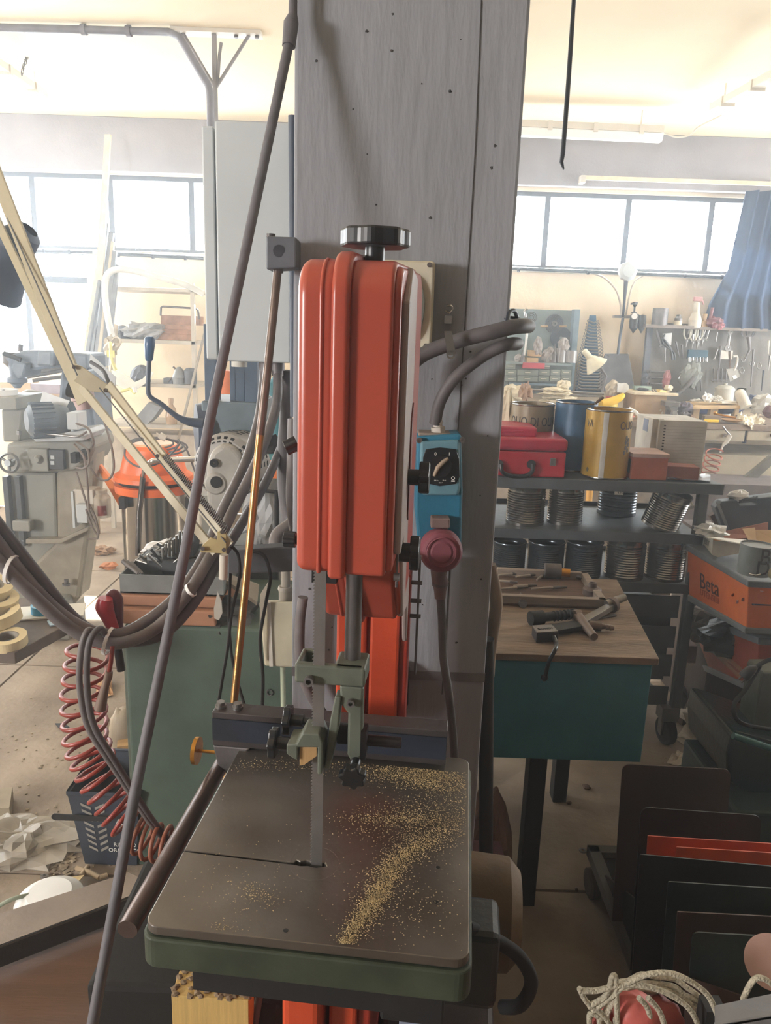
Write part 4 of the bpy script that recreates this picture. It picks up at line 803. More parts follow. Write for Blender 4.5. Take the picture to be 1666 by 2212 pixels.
make('grinder_guard', mb, chrome, label='bright coiled metal guard at the top left of the grey panel', cat='guard')
make('white_bar', M().cyl(W(1139, 718, Dc-.04), W(1134, 768, Dc-.04), .010, n=8), white, label='slim white bar leaning down the left of the grey panel', cat='bar')
# desk lamp
dl = thing('desk_lamp', 'cream desk lamp with a conical shade in front of the spanner rack', 'lamp', P(1310, 850, 6.1))
p, q = P(1262, 757, 6.0), P(1288, 790, 6.0); ax = (q-p).normalized()
make('lamp_shade', M().lathe([(0, -.005), (.022, 0), (.026, .07), (.04, .085), (.09, .16), (.092, .165), (.085, .16), (.02, .08)], p, ax), mat('lamp_cream', (216, 210, 186), .45), dl)
make('lamp_arm', M().tube([P(1290, 776, 6.05), P(1302, 800, 6.05), P(1310, 812, 6.05)], .008, 8).tube([P(1310, 812, 6.05), P(1303, 835, 6.05), P(1296, 868, 6.05)], .010, 8), steel_d, dl)
# pegboard with hand tools
D0 = WY-.06
pgb = thing('pegboard', 'large grey tool board full of hand tools at the right of the back wall', 'tool board', W(1530, 850))
make('board', M().box(*pbox(1400, 702, 1720, 880, D0+.03, .02)), pegm, pgb)
make('top_shelf', M().box(*pbox(1395, 702, 1500, 709, D0-.12, .15)).box(*pbox(1500, 708, 1660, 714, D0-.10, .13)), mat('shelf_grey_wood', (130, 120, 112), .8), pgb)
make('left_edge', M().poly([W(x, y, D0) for x, y in ((1399, 705), (1412, 705), (1398, 850), (1386, 850))], (0, .04, 0)), mat('rule_blue_grey', (100, 104, 112), .7), pgb)
def tool(nm, lb, mb, mt=None, cat='tool', grp='hand tools on the grey board', extra=()):
    if not extra: return make(nm, mb, mt or toolst, label=lb, cat=cat, group=grp)
    zz = min(p.z for p in mb.v); c = sum(mb.v, V())/len(mb.v); o = thing(nm, lb, cat, (c.x, c.y, zz), group=grp)
    make('head', mb, mt or toolst, o)
    for n2, m2, t2 in extra: make(n2, m2, t2, o)
    return o
E0 = D0-.02
def pliers(x, y, hc, lb, s=1, tilt=0):
    j = W(x, y, E0); hm = M(); t = tilt
    def q(a, b): return j+V((a*s*math.cos(t)-b*s*math.sin(t), 0, a*s*math.sin(t)+b*s*math.cos(t)))
    for k in (-1, 1): hm.tube([q(k*.012, -.01), q(k*.03, -.05), q(k*.028, -.12)], [.006, .008, .007], 8, sub=3)
    tool('pliers', lb, M().lathe([(0, -.006), (.016, -.006), (.016, .006), (0, .006)], j, (0, 1, 0)).tube([q(.003, 0), q(.002, .055)], [.013, .004], 8), steel, 'pliers', extra=[('handle', hm, hc)])
pale = mat('handle_pale', (200, 196, 178), .5)
pliers(1484, 735, pale, 'pale handled pliers first from the left on the tool board', 1, math.pi); pliers(1497, 738, pale, 'pale handled pliers second from the left on the tool board', 1, math.pi)
pliers(1508, 738, pale, 'pale handled pliers third from the left on the tool board', 1, math.pi); pliers(1518, 735, leather, 'grey handled pliers right of the pale handled ones', .9, math.pi)
pliers(1619, 730, leather, 'grey handled pliers under the curtain hem', 1.1, math.pi)
def wrench(x0, y0, x1, y1, lb, r_=.008, hd=.02, mt=None):
    a, b = W(x0, y0, E0), W(x1, y1, E0); tool('wrench', lb, M().tube([a, b], [r_, r_*.8], 6).ring(a, hd, hd*.45, .01, (0, -1, 0), n=14).ring(b, hd*.8, hd*.35, .01, (0, -1, 0), n=12), mt, 'wrench')
wrench(1416, 708, 1428, 748, 'long dark wrench hanging slanted at the left of the tool board', .012, .02, steel_d)
wrench(1533, 706, 1526, 733, 'bright bent wrench in the middle of the tool board', .010, .016)
wrench(1572, 752, 1578, 718, 'large bright adjustable wrench hanging head down', .013, .026)
wrench(1543, 776, 1551, 753, 'short bright spanner under the middle of the tool board', .007, .010)
for i in range(3): wrench(1402, 803+i*13, 1440, 804+i*13, 'flat open spanner lying level low on the left of the board, %s' % ('top one', 'middle one', 'lowest one')[i], .010, .018, steel_d)
tool('combination_pliers', 'dark long-handled nippers crossed over the white card', M().tube([W(1431, 730, E0-.01), W(1448, 752, E0-.01), W(1453, 777, E0-.01)], .010, 8, sub=4).tube([W(1436, 722, E0-.01), W(1432, 742, E0-.01), W(1455, 760, E0-.01), W(1458, 777, E0-.01)], .008, 8, sub=4), black, 'pliers')
tool('white_card', 'white card tag behind the dark nippers on the tool board', M().poly([W(x, y, E0+.02) for x, y in ((1432, 721), (1452, 719), (1450, 745), (1444, 748), (1434, 738))], (0, -.004, 0)), white, 'card')
ss = thing('socket_set', 'dark blue tray with a row of bright sockets on the tool board', 'socket set', W(1508, 781), group='hand tools on the grey board')
make('tray', M().box(*pbox(1487, 756, 1530, 776, E0-.02, .03)), mat('socket_tray_blue', (36, 76, 96), .5), ss, bevel=.002)
for i in range(6): make('socket', M().cyl(W(1489+i*7.5, 772, E0-.03), W(1489+i*7.5, 781, E0-.03), .012, n=12), chrome, ss)
for i, (x0, y0, x1, y1, mt, lb) in enumerate(((1489, 712, 1486, 722, toolst, 'bright short blade beside the first pale pliers'), (1498, 722, 1497, 745, chrome, 'bright chisel below the second pale pliers'), (1509, 726, 1510, 742, chrome, 'bright chisel below the third pale pliers'), (1524, 712, 1520, 726, steel, 'thin bright punch at the middle of the board'),
        (1557, 748, 1553, 806, steel_d, 'long thin rod hanging right of the short spanner'), (1577, 758, 1577, 806, woodd, 'thin brown rod below the adjustable wrench'), (1549, 718, 1547, 738, steel, 'small bright scriber left of the white clips'), (1460, 738, 1468, 772, steel_d, 'dark screwdriver shaft left of the socket set'),
        (1473, 745, 1476, 775, steel_d, 'thin dark driver beside the socket set'), (1628, 755, 1622, 835, steel_d, 'long dark bar hanging near the right edge of the board'), (1650, 800, 1645, 845, navy, 'dark blue bar hanging at the lower right of the board'), (1661, 736, 1660, 765, pale, 'pale handle at the right edge of the picture on the board'), (1664, 768, 1660, 800, toolst, 'bright blade at the right edge of the board'),
        (1500, 785, 1505, 845, steel_d, 'dark upright bar behind the grey tin'), (1512, 798, 1515, 845, steel_d, 'thin dark upright bar in the middle of the board'), (1436, 745, 1437, 782, steel, 'thin bright pick below the white card'))):
    tool('hanging_tool', lb, M().tube([W(x0, y0, E0), W((x0+x1)/2, (y0+y1)/2, E0), W(x1, y1, E0)], [.009, .006, .004], 8), mt)
tool('white_holder', 'white plastic holder block on the tool board under the wrench', M().box(*pbox(1557, 757, 1583, 776, E0, .03)), mat('holder_white', (200, 194, 184), .6), 'holder')
tool('wall_hook', 'white bent plastic hook hanging on the tool board', M().tube([W(1584, 770, E0), W(1592, 770, E0), W(1592, 785, E0), W(1586, 800, E0)], .010, 8, sub=4), mat('holder_white', (200, 194, 184)), 'hook')
tool('paper_tag', 'tilted grey square tag with a pale label on the tool board', M().poly([W(x, y, E0) for x, y in ((1569, 798), (1590, 793), (1599, 813), (1577, 825))], (0, -.006, 0)), mat('tag_grey', (158, 154, 146), .8), 'tag')
make('tag_label', M().poly([W(x, y, E0-.007) for x, y in ((1582, 812), (1590, 810), (1593, 816), (1585, 819))], (0, -.002, 0)), cardw, bpy.data.objects['paper_tag'])
tool('red_handle_tool', 'dusty red rounded handle at the lower left of the board', M().lump(W(1440, 820, E0), (.07, .04, .16), 3, .15), mat('dusty_red', (150, 92, 92), .7), 'tool')
tool('wire_coil', 'bright oval coil of chain on the board above the bench', M().tube([W(1475+8*math.cos(k*.7), 820+12*math.sin(k*.7), E0) for k in range(9)], .006, 6, closed=True), chrome, 'chain')
tool('shears', 'large dark shears hanging at the right of the tool board', M().ring(W(1611, 718, E0), .038, .028, .01, (0, -1, 0)).ring(W(1624, 718, E0), .038, .028, .01, (0, -1, 0)).tube([W(1617, 728, E0), W(1620, 755, E0), W(1610, 775, E0)], [.016, .012, .004], 8), steel_d, 'shears')
for i, (x, y) in enumerate(((1606, 775), (1625, 785), (1603, 800), (1640, 790))):
    tool('key_ring', 'small wire ring hanging on the right of the tool board, %s' % ('upper left', 'upper right', 'lower left', 'far right')[i], M().tube([W(x+5*math.cos(k), y+7*math.sin(k), E0) for k in range(6)], .004, 5, closed=True), steel, 'ring')
tool('glove_bag', 'grey hanging sack in the middle of the tool board', M().lump(W(1492, 812, E0-.03), (.16, .08, .22), 8, .25), mat('sack_grey', (120, 122, 116), .8), 'bag')
tool('bent_pipe', 'dark grey pipe elbow leaning below the sack', M().tube([W(1465, 850, E0-.06), W(1480, 838, E0-.06), W(1500, 815, E0-.06)], .022, 10, sub=4), steel_d, 'pipe')
for i in range(4): tool('hex_driver', 'dark T handle hanging in a row under the socket set, %s' % ('first', 'second', 'third', 'fourth')[i], M().cyl(W(1542+i*9, 796, E0), W(1541+i*9, 826, E0), .005, n=6).cyl(W(1537+i*9, 822, E0), W(1546+i*9, 822, E0), .006, n=6), steel_d, 'driver')
# on the board's shelf
gs = 'things on top of the tool board'
p = W(1424, 703, E0-.05); make('open_tin', M().lathe([(0, 0), (.062, 0), (.062, .135), (.058, .135), (.058, .01), (0, .01)], p), steel_d, label='open grey tin can at the left end of the board top', cat='tin', group=gs)
o = thing('spray_bottle', 'white spray bottle with a pink trigger on top of the tool board', 'spray bottle', W(1497, 706, E0-.05), group=gs); p = W(1500, 708, E0-.05)
make('bottle', M().lathe([(0, 0), (.05, 0), (.052, .06), (.028, .12), (.024, .19), (.014, .2), (0, .2)], p), mat('bottle_white', (206, 198, 184), .4), o)
make('trigger', M().cbox(p+V((-.0, 0, .225)), (.07, .03, .035)).cbox(p+V((.045, 0, .20)), (.012, .02, .04), (0, R(-25), 0)), mat('trigger_pink', (176, 128, 124), .5), o, bevel=.004)
p = W(1465, 696, E0-.05); o = make('small_jar', M().lathe([(0, 0), (.03, 0), (.03, .03), (.018, .045), (.018, .06), (0, .06)], p), steel_d, label='small dark stoppered jar on a cream tin, board top', cat='jar', group=gs)
make('cream_tin', M().lathe([(0, 0), (.032, 0), (.032, .04), (0, .04)], W(1464, 704, E0-.05)), cream, label='small cream tin under the stoppered jar', cat='tin', group=gs)
make('paint_brush', M().cyl(W(1522, 698, E0-.05), W(1524, 678, E0-.05), .012, .02).cbox(W(1522, 702, E0-.05), (.05, .03, .06)), card, label='pale brush standing in a cup on the board top', cat='brush', group=gs)
make('red_machine', M().lump(W(1545, 698, E0-.06), (.15, .1, .10), 4, .25).cyl(W(1534, 690, E0-.06), W(1540, 664, E0-.06), .013), mat('dusty_maroon', (124, 78, 86), .6), label='dusty maroon hand machine with a bright spindle on the board top', cat='tool', group=gs)
make('red_cloth', M().lump(W(1553, 702, E0-.07), (.08, .06, .08), 6, .3), mat('dusty_rose', (170, 104, 108), .8), label='dusty rose rag beside the maroon hand machine', cat='rag', group=gs)

# ================================================================ long bench under the boards
BZ, BF = 1.035, 5.75
bn = thing('workbench', 'long beige workbench under the tool boards at the right', 'workbench', (2.6, 6.2, 0))
bx0 = P(1040, 900, BF).x; bx1 = 3.9
make('bench_top', M().box((bx0, BF, BZ-.045), (bx1, WY-.02, BZ)), woodb, bn, bevel=.004)
pan = mat('bench_panel', (168, 156, 132), .8, var=.1, scale=6)
pxa = P(1521, 940, BF+.02).x
make('lower_panel', M().box((pxa, BF+.05, 0), (bx1, WY-.1, BZ-.24)), pan, bn)
for xa, xb in ((1522, 1610), (1616, 1720)):
    d = make('drawer', M().box(*pbox(xa, 921, xb, 953, BF+.01, .05)), pan, bn, bevel=.003); make('drawer_knob', M().ball(W(0, 0, 1)*0+P((xa+xb)/2, 940, BF), .014), woodd, d)
make('drawer_gap', M().box(*pbox(1611, 922, 1615, 958, BF+.03, .05)), mat('gap_blue', (54, 58, 84), .8), bn)
make('leg', M().box(*pbox(1388, 918, 1402, 975, BF+.1, .06)), darkgap, bn).data
make('leg', M().box((1.0, BF+.1, 0), (1.06, BF+.16, BZ-.04)), darkgap, bn)
make('back_board', M().box((bx0, WY-.12, .2), (pxa, WY-.08, BZ-.05)), mat('bench_back_pale', (190, 176, 160), .8), bn)
def B(x, y, z=BZ): return Z(x, y, z)
def bp(x, D=6.1, z=BZ): p = P(x, 880, D); return V((p.x, D, z))
# wooden stands
st = thing('box_stand', 'pale wooden box stand with a cream top on the bench, left of the vise', 'box', bp(1412, 6.05))
a_, b_ = pbox(1366, 853, 1456, 892, 5.95, .3); make('stand_body', M().box((a_[0]+.02, a_[1], BZ), (b_[0]-.06, b_[1], b_[2])), card, st, bevel=.002)
make('stand_top', M().box((a_[0]-.01, a_[1]-.05, b_[2]), (b_[0]+.01, b_[1]+.03, b_[2]+.02)), mat('cream_board', (222, 206, 176), .7), st, bevel=.003)
zt = b_[2]+.02
def on(nm, lb, x, D, z, d, mt, seed, cat, amp=.25, grp=None): p = P(x, 860, D); return make(nm, M().lump((p.x, D, z+d[2]/2*.96), d, seed, amp, 16), mt, label=lb, cat=cat, group=grp)
go = 'small things on the box stand'
on('black_pouch', 'flat black pouch on the cream box stand', 1385, 6.05, zt, (.10, .09, .025), black, 1, 'pouch', .15, go)
make('yellow_note_block', M().cbox(P(1428, 848, 6.0)+V((0, 0, .0)), (.06, .05, .04), (0, R(12), .3)), mat('note_yellow', (222, 196, 130), .8), label='cream yellow block lying on the box stand', cat='block', group=go)
on('white_sponge', 'pale round lump at the back right of the box stand', 1442, 6.15, zt, (.07, .06, .05), cream, 3, 'sponge', .15, go)
make('green_box', M().cbox(P(1387, 838, 6.15), (.13, .06, .03)), mat('pale_green_box', (150, 170, 158), .6), label='pale green flat box at the back left of the box stand', cat='box', group=go)
make('dark_tablet', M().cbox(P(1452, 849, 5.98)+V((0, 0, 0)), (.07, .08, .008), (0, 0, .3)), black, label='thin dark plate at the right of the box stand', cat='plate', group=go)
for i, x in enumerate((1412, 1418, 1434)): make('clamp_piece', M().tube([P(x-4, 842, 6.0), P(x+2, 848, 6.0), P(x+5, 850, 5.98)], .006, 6), steel, label='small bright clamp piece on the box stand, %s' % ('left', 'middle', 'right')[i], cat='clamp', group=go)
vs_ = thing('bench_vise', 'small grey steel bench vise standing on the long bench', 'vise', bp(1452, 5.85))
make('fixed_jaw', M().box(*pbox(1437, 868, 1470, 878, 5.85, .12)), steel, vs_, bevel=.004)
make('vise_body', M().poly([P(x, y, 5.86) for x, y in ((1444, 878), (1466, 878), (1462, 888), (1468, 902), (1446, 902), (1450, 888))], (0, .1, 0)), steel, vs_, bevel=.004)
make('screw', M().cyl(P(1459, 893, 5.78), P(1459, 893, 5.88), .018).cyl(P(1453, 901, 5.79), P(1465, 886, 5.79), .005, n=8), chrome, vs_)
s2 = thing('shelf_stand', 'low pale wooden stand holding white odds and ends, right of the vise', 'stand', bp(1540, 6.1))
a_, b_ = pbox(1492, 872, 1600, 880, 5.95, .32); zt2 = b_[2]
make('stand_top', M().poly([P(1476, 867, 6.3), P(1598, 867, 6.3), P(1600, 876, 5.95), P(1492, 878, 5.95)], (0, 0, -.025)), mat('stand_wood', (204, 174, 130), .7), s2, bevel=.003)
for x0, x1_ in ((1498, 1512), (1535, 1552), (1588, 1597)): make('stand_leg', M().box((P(x0, 890, 6.0).x, 6.0, BZ), (P(x1_, 890, 6.0).x, 6.06, b_[2]-.02)), mat('stand_wood', (204, 174, 130)), s2, bevel=.003)
g2 = 'odds and ends on the shelf stand'
for x, D, d, sd_, lb in ((1527, 6.05, (.07, .06, .07), 1, 'crumpled white paper cone left on the shelf stand'), (1540, 6.1, (.05, .05, .05), 2, 'crumpled white scrap in the middle of the shelf stand'), (1553, 6.05, (.07, .06, .05), 5, 'torn white tissue right on the shelf stand'), (1505, 6.1, (.09, .06, .02), 7, 'flat greyish scrap at the left of the shelf stand')):
    on('paper_scrap', lb, x, D, zt2, d, white, sd_, 'paper', .4, g2)
make('flat_sheets', M().cbox(P(1570, 868, 6.05), (.16, .12, .012), (0, 0, .2)), cardw, label='thin stack of white sheets at the right of the shelf stand', cat='paper', group=g2)
tg_ = thing('white_canister', 'white metal canister with a domed lid behind the shelf stand', 'canister', bp(1561, 6.35))
p = bp(1561, 6.35); make('can_body', M().lathe([(0, 0), (.075, 0), (.075, .17), (0, .17)], p+V((0, 0, .05))), mat('canister_white', (196, 194, 184), .5), tg_); make('domed_lid', M().lathe([(.078, .16), (.078, .18), (.05, .2), (.015, .205), (.015, .22), (0, .22)], p+V((0, 0, .05))), mat('canister_white', (196, 194, 184)), tg_)
make('canister_pedestal', M().lathe([(0, 0), (.07, 0), (.07, .05), (0, .05)], p), mat('canister_white', (196, 194, 184)), tg_)
make('wall_socket', M().box(*pbox(1592, 838, 1612, 852, WY-.03, .03)), white, label='white wall socket above the bench right of the canister', cat='socket')
make('rolled_tube', M().tube([P(1612, 880, 5.95), P(1600, 852, 6.0)], [.045, .042], 16).ball(P(1600, 852, 6.0), .042), mat('roll_white', (216, 208, 192), .8), label='white rolled tube of paper leaning at the right of the shelf stand', cat='roll')
make('beige_rag', M().sheet([P(1592, 884, 6.0), P(1650, 890, 6.1), P(1660, 916, 5.78), P(1600, 912, 5.78)], .07, 5, 14, 2.4).sheet([P(1600, 895, 5.82), P(1634, 898, 5.8), P(1628, 924, 5.73), P(1610, 914, 5.73)], .02, 8, 8), cloth, label='crumpled beige cloth draped over the bench front at the right', cat='cloth')
make('clear_bag', M().lump(P(1655, 876, 6.05), (.24, .12, .17), 9, .2, 20), mat('bag_clear_white', (206, 202, 192), .3, alpha=.75), label='inflated clear plastic bag on the bench at the right edge', cat='bag')
make('dark_red_ball', M().lump(P(1666, 890, 5.9), (.12, .1, .1), 2, .1, 16), mat('dusty_wine', (96, 62, 70), .7), label='dark wine-red round thing at the right edge of the bench', cat='ball')
tm = thing('spirit_level', 'short tool with a yellow edge lying at the front of the bench', 'level', bp(1537, 5.8))
make('level_body', M().cbox(P(1538, 904, 5.8), (.13, .05, .045)), mat('level_brown', (120, 102, 84), .6), tm, bevel=.005); make('yellow_edge', M().cbox(P(1537, 909, 5.775), (.11, .02, .02)), yellow, tm, bevel=.004)
make('bowl', M().lathe([(0, 0), (.05, .004), (.08, .02), (.078, .022), (.05, .008), (0, .006)], P(1580, 912, 5.8)), mat('bowl_wood', (156, 118, 74), .6), label='shallow brown dish at the front of the bench beside the cloth', cat='dish')
make('brass_fitting', M().ball(P(1545, 892, 5.85), .014).tube([P(1545, 894, 5.85), P(1575, 900, 5.83), P(1590, 902, 5.82)], .007, 8), brass, label='brass ball fitting with a thin stem on the bench', cat='fitting')
for i, (x, y, d, mt, lb) in enumerate(((1478, 896, (.09, .07, .05), steel_d, 'dark lump right behind the vise'), (1492, 902, (.08, .06, .04), mat('lump_brown', (140, 112, 88), .8), 'brown lump right of the vise on the bench'), (1480, 882, (.12, .1, .09), mat('dusty_mauve', (92, 82, 92), .8), 'mauve grey bundle behind the shelf stand leg'), (1428, 890, (.09, .08, .09), cream, 'round cream lump left of the vise'),
        (1400, 897, (.06, .05, .03), mat('lump_brown', (140, 112, 88)), 'small brown shavings left on the bench'), (1375, 900, (.07, .05, .03), paper, 'small pale wood scraps at the bench front'), (1572, 886, (.26, .12, .06), mat('blue_bag', (58, 74, 110), .5), 'dark blue bag under the shelf stand'), (1625, 868, (.14, .1, .09), mat('blue_bag', (58, 74, 110)), 'dark blue bundle behind the beige cloth'))):
    make('bench_lump', M().lump(P(x, y, 5.9+.03*i), d, i+20, .3, 16), mt, label=lb, cat='clutter', group='odds and ends on the bench')
make('blue_sheet', M().box(*pbox(1500, 876, 1600, 896, 6.5, .02)), mat('blue_bag', (58, 74, 110)), label='dark blue sheet standing behind the shelf stand', cat='sheet')
# left end of the bench
rt = thing('red_tin', 'red tin with a brown paper bag in it below the desk lamp', 'tin', bp(1320, 6.15))
p = bp(1320, 6.15); make('tin_body', M().lathe([(0, .0), (.05, 0), (.05, .15), (0, .15)], p), mat('tin_red', (186, 58, 50), .5), rt)
make('tin_label', M().poly([p+V((math.sin(a)*.0515-.0, -math.cos(a)*.0515, .08+.02*b)) for a, b in ((-.4, -1), (.4, -1), (.4, 1), (-.4, 1))], (0, -.001, 0)), mat('tin_label_red', (206, 110, 96), .5), rt)
make('paper_bag', M().lump(p+V((0, 0, .20)), (.11, .08, .14), 5, .2), paper, label='brown paper bag standing in the red tin', cat='bag')
make('white_reel', M().cyl(P(1348, 838, 6.1), P(1348, 838, 6.14), .04).cbox(P(1340, 838, 6.12), (.05, .035, .07)), white, label='white tape dispenser reel on the bench beside the red tin', cat='dispenser')
make('yellow_glove', M().tube([P(1300, 872, 5.85), P(1320, 868, 5.85), P(1338, 860, 5.85), P(1345, 855, 5.85)], [.03, .034, .028, .02], 12, sub=4).ball(P(1345, 855, 5.85), .02), yellow, label='bright yellow glove lying at the left end of the bench', cat='glove')
p = P(1312, 880, 5.9); make('yellow_tin', M().lathe([(0, 0), (.075, 0), (.075, .06), (0, .06)], p), mat('tin_yellow', (206, 176, 60), .4), label='low yellow tin under the yellow glove', cat='tin')
make('pink_lump', M().lump(V((P(1354, 880, 6.0).x, 5.9, BZ+.016)), (.07, .06, .03), 3, .2), mat('pink_soft', (222, 140, 128), .7), label='small pink lump on the bench left of the box stand', cat='clutter')
make('screwdriver', M().cyl(P(1360, 882, 5.85), P(1374, 890, 5.8), .012).cyl(P(1374, 890, 5.8), P(1384, 902, 5.78), .012), cardw, label='white handled screwdriver at the bench edge', cat='screwdriver')
make('white_basin', M().lathe([(0, 0), (.12, 0), (.15, .07), (.155, .09), (.145, .09), (.11, .01), (0, .01)], V((P(1104, 866, 5.95).x, 5.95, BZ))), white, label='white basin on the bench beside the column edge', cat='basin')
make('white_cloth', M().lump(V((P(1106, 835, 5.95).x, 5.95, BZ+.155)), (.24, .14, .13), 14, .35, 22), cloth, label='bunched cream cloth heaped in the white basin', cat='cloth')
make('standing_rag', M().lump(V((P(1094, 890, 3.2).x, 3.2, 1.112+.15)), (.07, .06, .30), 31, .3, 18), cloth, label='pale crumpled rag beside the column above the red case', cat='rag')
make('brown_paper', M().lump(P(1136, 848, 5.75), (.09, .06, .14), 17, .45, 16), mat('brown_kraft', (160, 130, 108), .85), label='crumpled brown paper standing right of the white basin', cat='paper')
for i, (x, y, w_) in enumerate(((1205, 842, .2), (1200, 850, .24), (1210, 858, .22), (1203, 866, .25))):
    make('folded_rag', M().lump(P(x, y, 5.85), (w_, .15, .035), 40+i, .3, 18), cloth, label='folded beige rag in the pile behind the drums, %s' % ('topmost', 'second', 'third', 'lowest')[i], cat='rag', group='pile of folded rags')
make('peaked_cloth', M().lump(P(1218, 832, 5.85), (.10, .07, .07), 44, .3, 16), cloth, label='peaked beige cloth on top of the pile of rags', cat='cloth')
for i, (x0, y0, x1_, y1_, lb) in enumerate(((1145, 842, 1305, 851, 'upper long pale rod lying across the bench'), (1225, 854, 1300, 855, 'lower pale rod lying across the bench'), (1300, 860, 1288, 882, 'short grey bar leaning above the drums'))):
    make('bench_rod', M().cyl(P(x0, y0, 5.95), P(x1_, y1_, 5.9), .010, n=8), steel if i < 2 else steel_d, label=lb, cat='rod')
# coil hose and blow gun hanging at the bench front
ch_ = M(); c0, c1 = P(1545, 975, BF-.12), P(1530, 1032, BF-.1); pts = []
for i in range(70):
    t = i/69; a = t*2*math.pi*4.6; c = c0+(c1-c0)*t; pts.append(c+V((math.cos(a)*.06, math.sin(a)*.05, math.sin(a)*.022)))
cg = thing('air_hose', 'small red brown coiled air hose hanging at the bench front', 'hose', P(1535, 1032, BF-.1))
make('coil', M().tube(pts, .006, 8), mat('hose_brown_red', (150, 82, 60), .5), cg)
bg_ = thing('blow_gun', 'pale grey air blow gun hanging from the bench drawer', 'blow gun', P(1565, 975, BF-.08))
make('handle', M().tube([P(1578, 940, BF-.06), P(1570, 955, BF-.06), P(1562, 962, BF-.06)], [.018, .014, .010], 10).tube([P(1562, 962, BF-.06), P(1556, 978, BF-.06)], .008, 8), shelfm, bg_)
make('nozzle', M().tube([P(1578, 940, BF-.06), P(1570, 932, BF-.06), P(1562, 921, BF-.06)], .006, 8).tube([P(1577, 936, BF-.06), P(1562, 944, BF-.06)], .004, 6), steel, bg_)
make('leaning_beam', M().quadbox([P(1600, 1040, 5.5), P(1666, 985, 5.5), P(1690, 985, 5.5), P(1618, 1050, 5.5)], (0, .04, 0)), mat('beam_grey', (104, 100, 92), .8), label='grey board leaning against the bench panel at the right', cat='board')  # board in one plain grey tone
make('dark_cupboard', M().box((P(1490, 1045, 5.2).x, 5.2, 0), (4.2, 5.6, P(1600, 1047, 5.2).z)), mat('cupboard_brown_grey', (92, 82, 80), .8), label='low dark brown grey cupboard behind the trolley at the right', cat='cupboard')
make('brass_pipe', M().cyl(P(1278, 1020, 5.0), V((P(1262, 1200, 5.0).x, 5.0, 0)), .022), mat('gold_pipe', (222, 170, 90), .4, .4), label='golden upright pipe seen between the tins of the trolley', cat='pipe')
# ================================================================ orange tool cases at the right
def tilted(lb, nt, nb, Dn, ft, fb, Df, dx, mats):
    o = thing('tool_case', lb, 'tool case', P(*nb, Dn)); NT, NB, FT, FB = P(*nt, Dn), P(*nb, Dn), P(*ft, Df), P(*fb, Df); ex = V((dx, -.03, 0))
    def seg(t0, t1, e, dxe=0): return M().poly([NT.lerp(NB, t0)+V((0, -e, 0)), NT.lerp(NB, t1)+V((0, -e, 0)), FT.lerp(FB, t1)+V((-e*.2, e, 0)), FT.lerp(FB, t0)+V((-e*.2, e, 0))], ex) if e == 0 else M().poly([NT.lerp(NB, t0)+V((-e, -e, 0)), NT.lerp(NB, t1)+V((-e, -e, 0)), FT.lerp(FB, t1)+V((-e, e, 0)), FT.lerp(FB, t0)+V((-e, e, 0))], ex)
    make('case_body', seg(.10, .90, 0), mats[0], o, bevel=.004)
    make('case_lid', seg(0, .12, .006), greyband, o, bevel=.005); make('base_band', seg(.88, 1, .006), greyband, o, bevel=.005)
    return o, NT, NB, FT, FB
o, NT, NB, FT, FB = tilted('large orange tool case with grey edges lettered Beta at the right edge', (1618, 1254), (1612, 1368), 2.45, (1486, 1175), (1484, 1296), 2.9, .6, (betaor,))
fu = (NB-FB).normalized(); nrm = (NB-FB).cross(NT-NB).normalized()
if nrm.x > 0: nrm = -nrm
def fq(t, s_): return FT.lerp(NT, t).lerp(FB.lerp(NB, t), s_)+nrm*.0025
upf = (FT-FB).normalized()
letters('Beta', .085, frame(fq(.41, .50), fu, upf), mat('case_letter_brown', (96, 52, 34), .7), o)
letters('UTENSILI', .036, frame(fq(.42, .70), fu, upf), mat('case_letter_faint', (186, 88, 42), .7), o)
make('front_groove', M().box((NB.x+.004, NB.y-.006, NB.z+(NT.z-NB.z)*.55), (NB.x+.6, NB.y-.001, NB.z+(NT.z-NB.z)*.57)), ink, o)
make('side_tag', M().box(P(1642, 1276, 2.43), P(1650, 1278, 2.425)), mat('case_letter_pale', (206, 160, 140), .7), o)
for t, s_ in ((.80, .42), (.87, .5), (.95, .40)): make('paint_scratch', M().lump(fq(t, s_), (.012, .004, .012), int(t*100), .5, 8), mat('scratch_brown', (140, 66, 38), .7), o)
o2 = tilted('dark orange tool case under the one lettered Beta', (1640, 1376), (1636, 1500), 2.5, (1500, 1325), (1500, 1440), 3.2, .5, (betadk,))
zb_ = NB.z
# things on the case
bx = thing('cardboard_box', 'open white cardboard box lying on the Beta case', 'box', P(1600, 1200, 2.75))
q = [P(1515, 1145, 2.9), P(1540, 1205, 2.72), P(1610, 1190, 2.6), P(1660, 1165, 2.8)]
a, b, c_ = P(1512, 1152, 2.95), P(1540, 1165, 2.75), P(1628, 1180, 2.55)
make('side_panel', M().quadbox([P(1514, 1188, 2.95), P(1539, 1206, 2.75), P(1541, 1167, 2.75), P(1516, 1147, 2.95)], (.004, .004, 0)), cardw, bx)
make('front_panel', M().quadbox([P(1539, 1206, 2.75), P(1600, 1195, 2.62), P(1602, 1176, 2.62), P(1541, 1167, 2.75)], (.0, .004, 0)), mat('card_shade', (176, 166, 150), .8), bx)
make('open_flap', M().quadbox([P(1523, 1161, 2.74), P(1627, 1181, 2.5), P(1612, 1168, 2.75), P(1552, 1164, 2.85)], (0, 0, .004)), cardw, bx)
make('inside_panel', M().quadbox([P(1556, 1150, 2.9), P(1660, 1128, 2.95), P(1660, 1160, 2.9), P(1556, 1166, 2.85)], (0, .004, 0)), mat('inside_red_brown', (146, 92, 72), .8), bx)
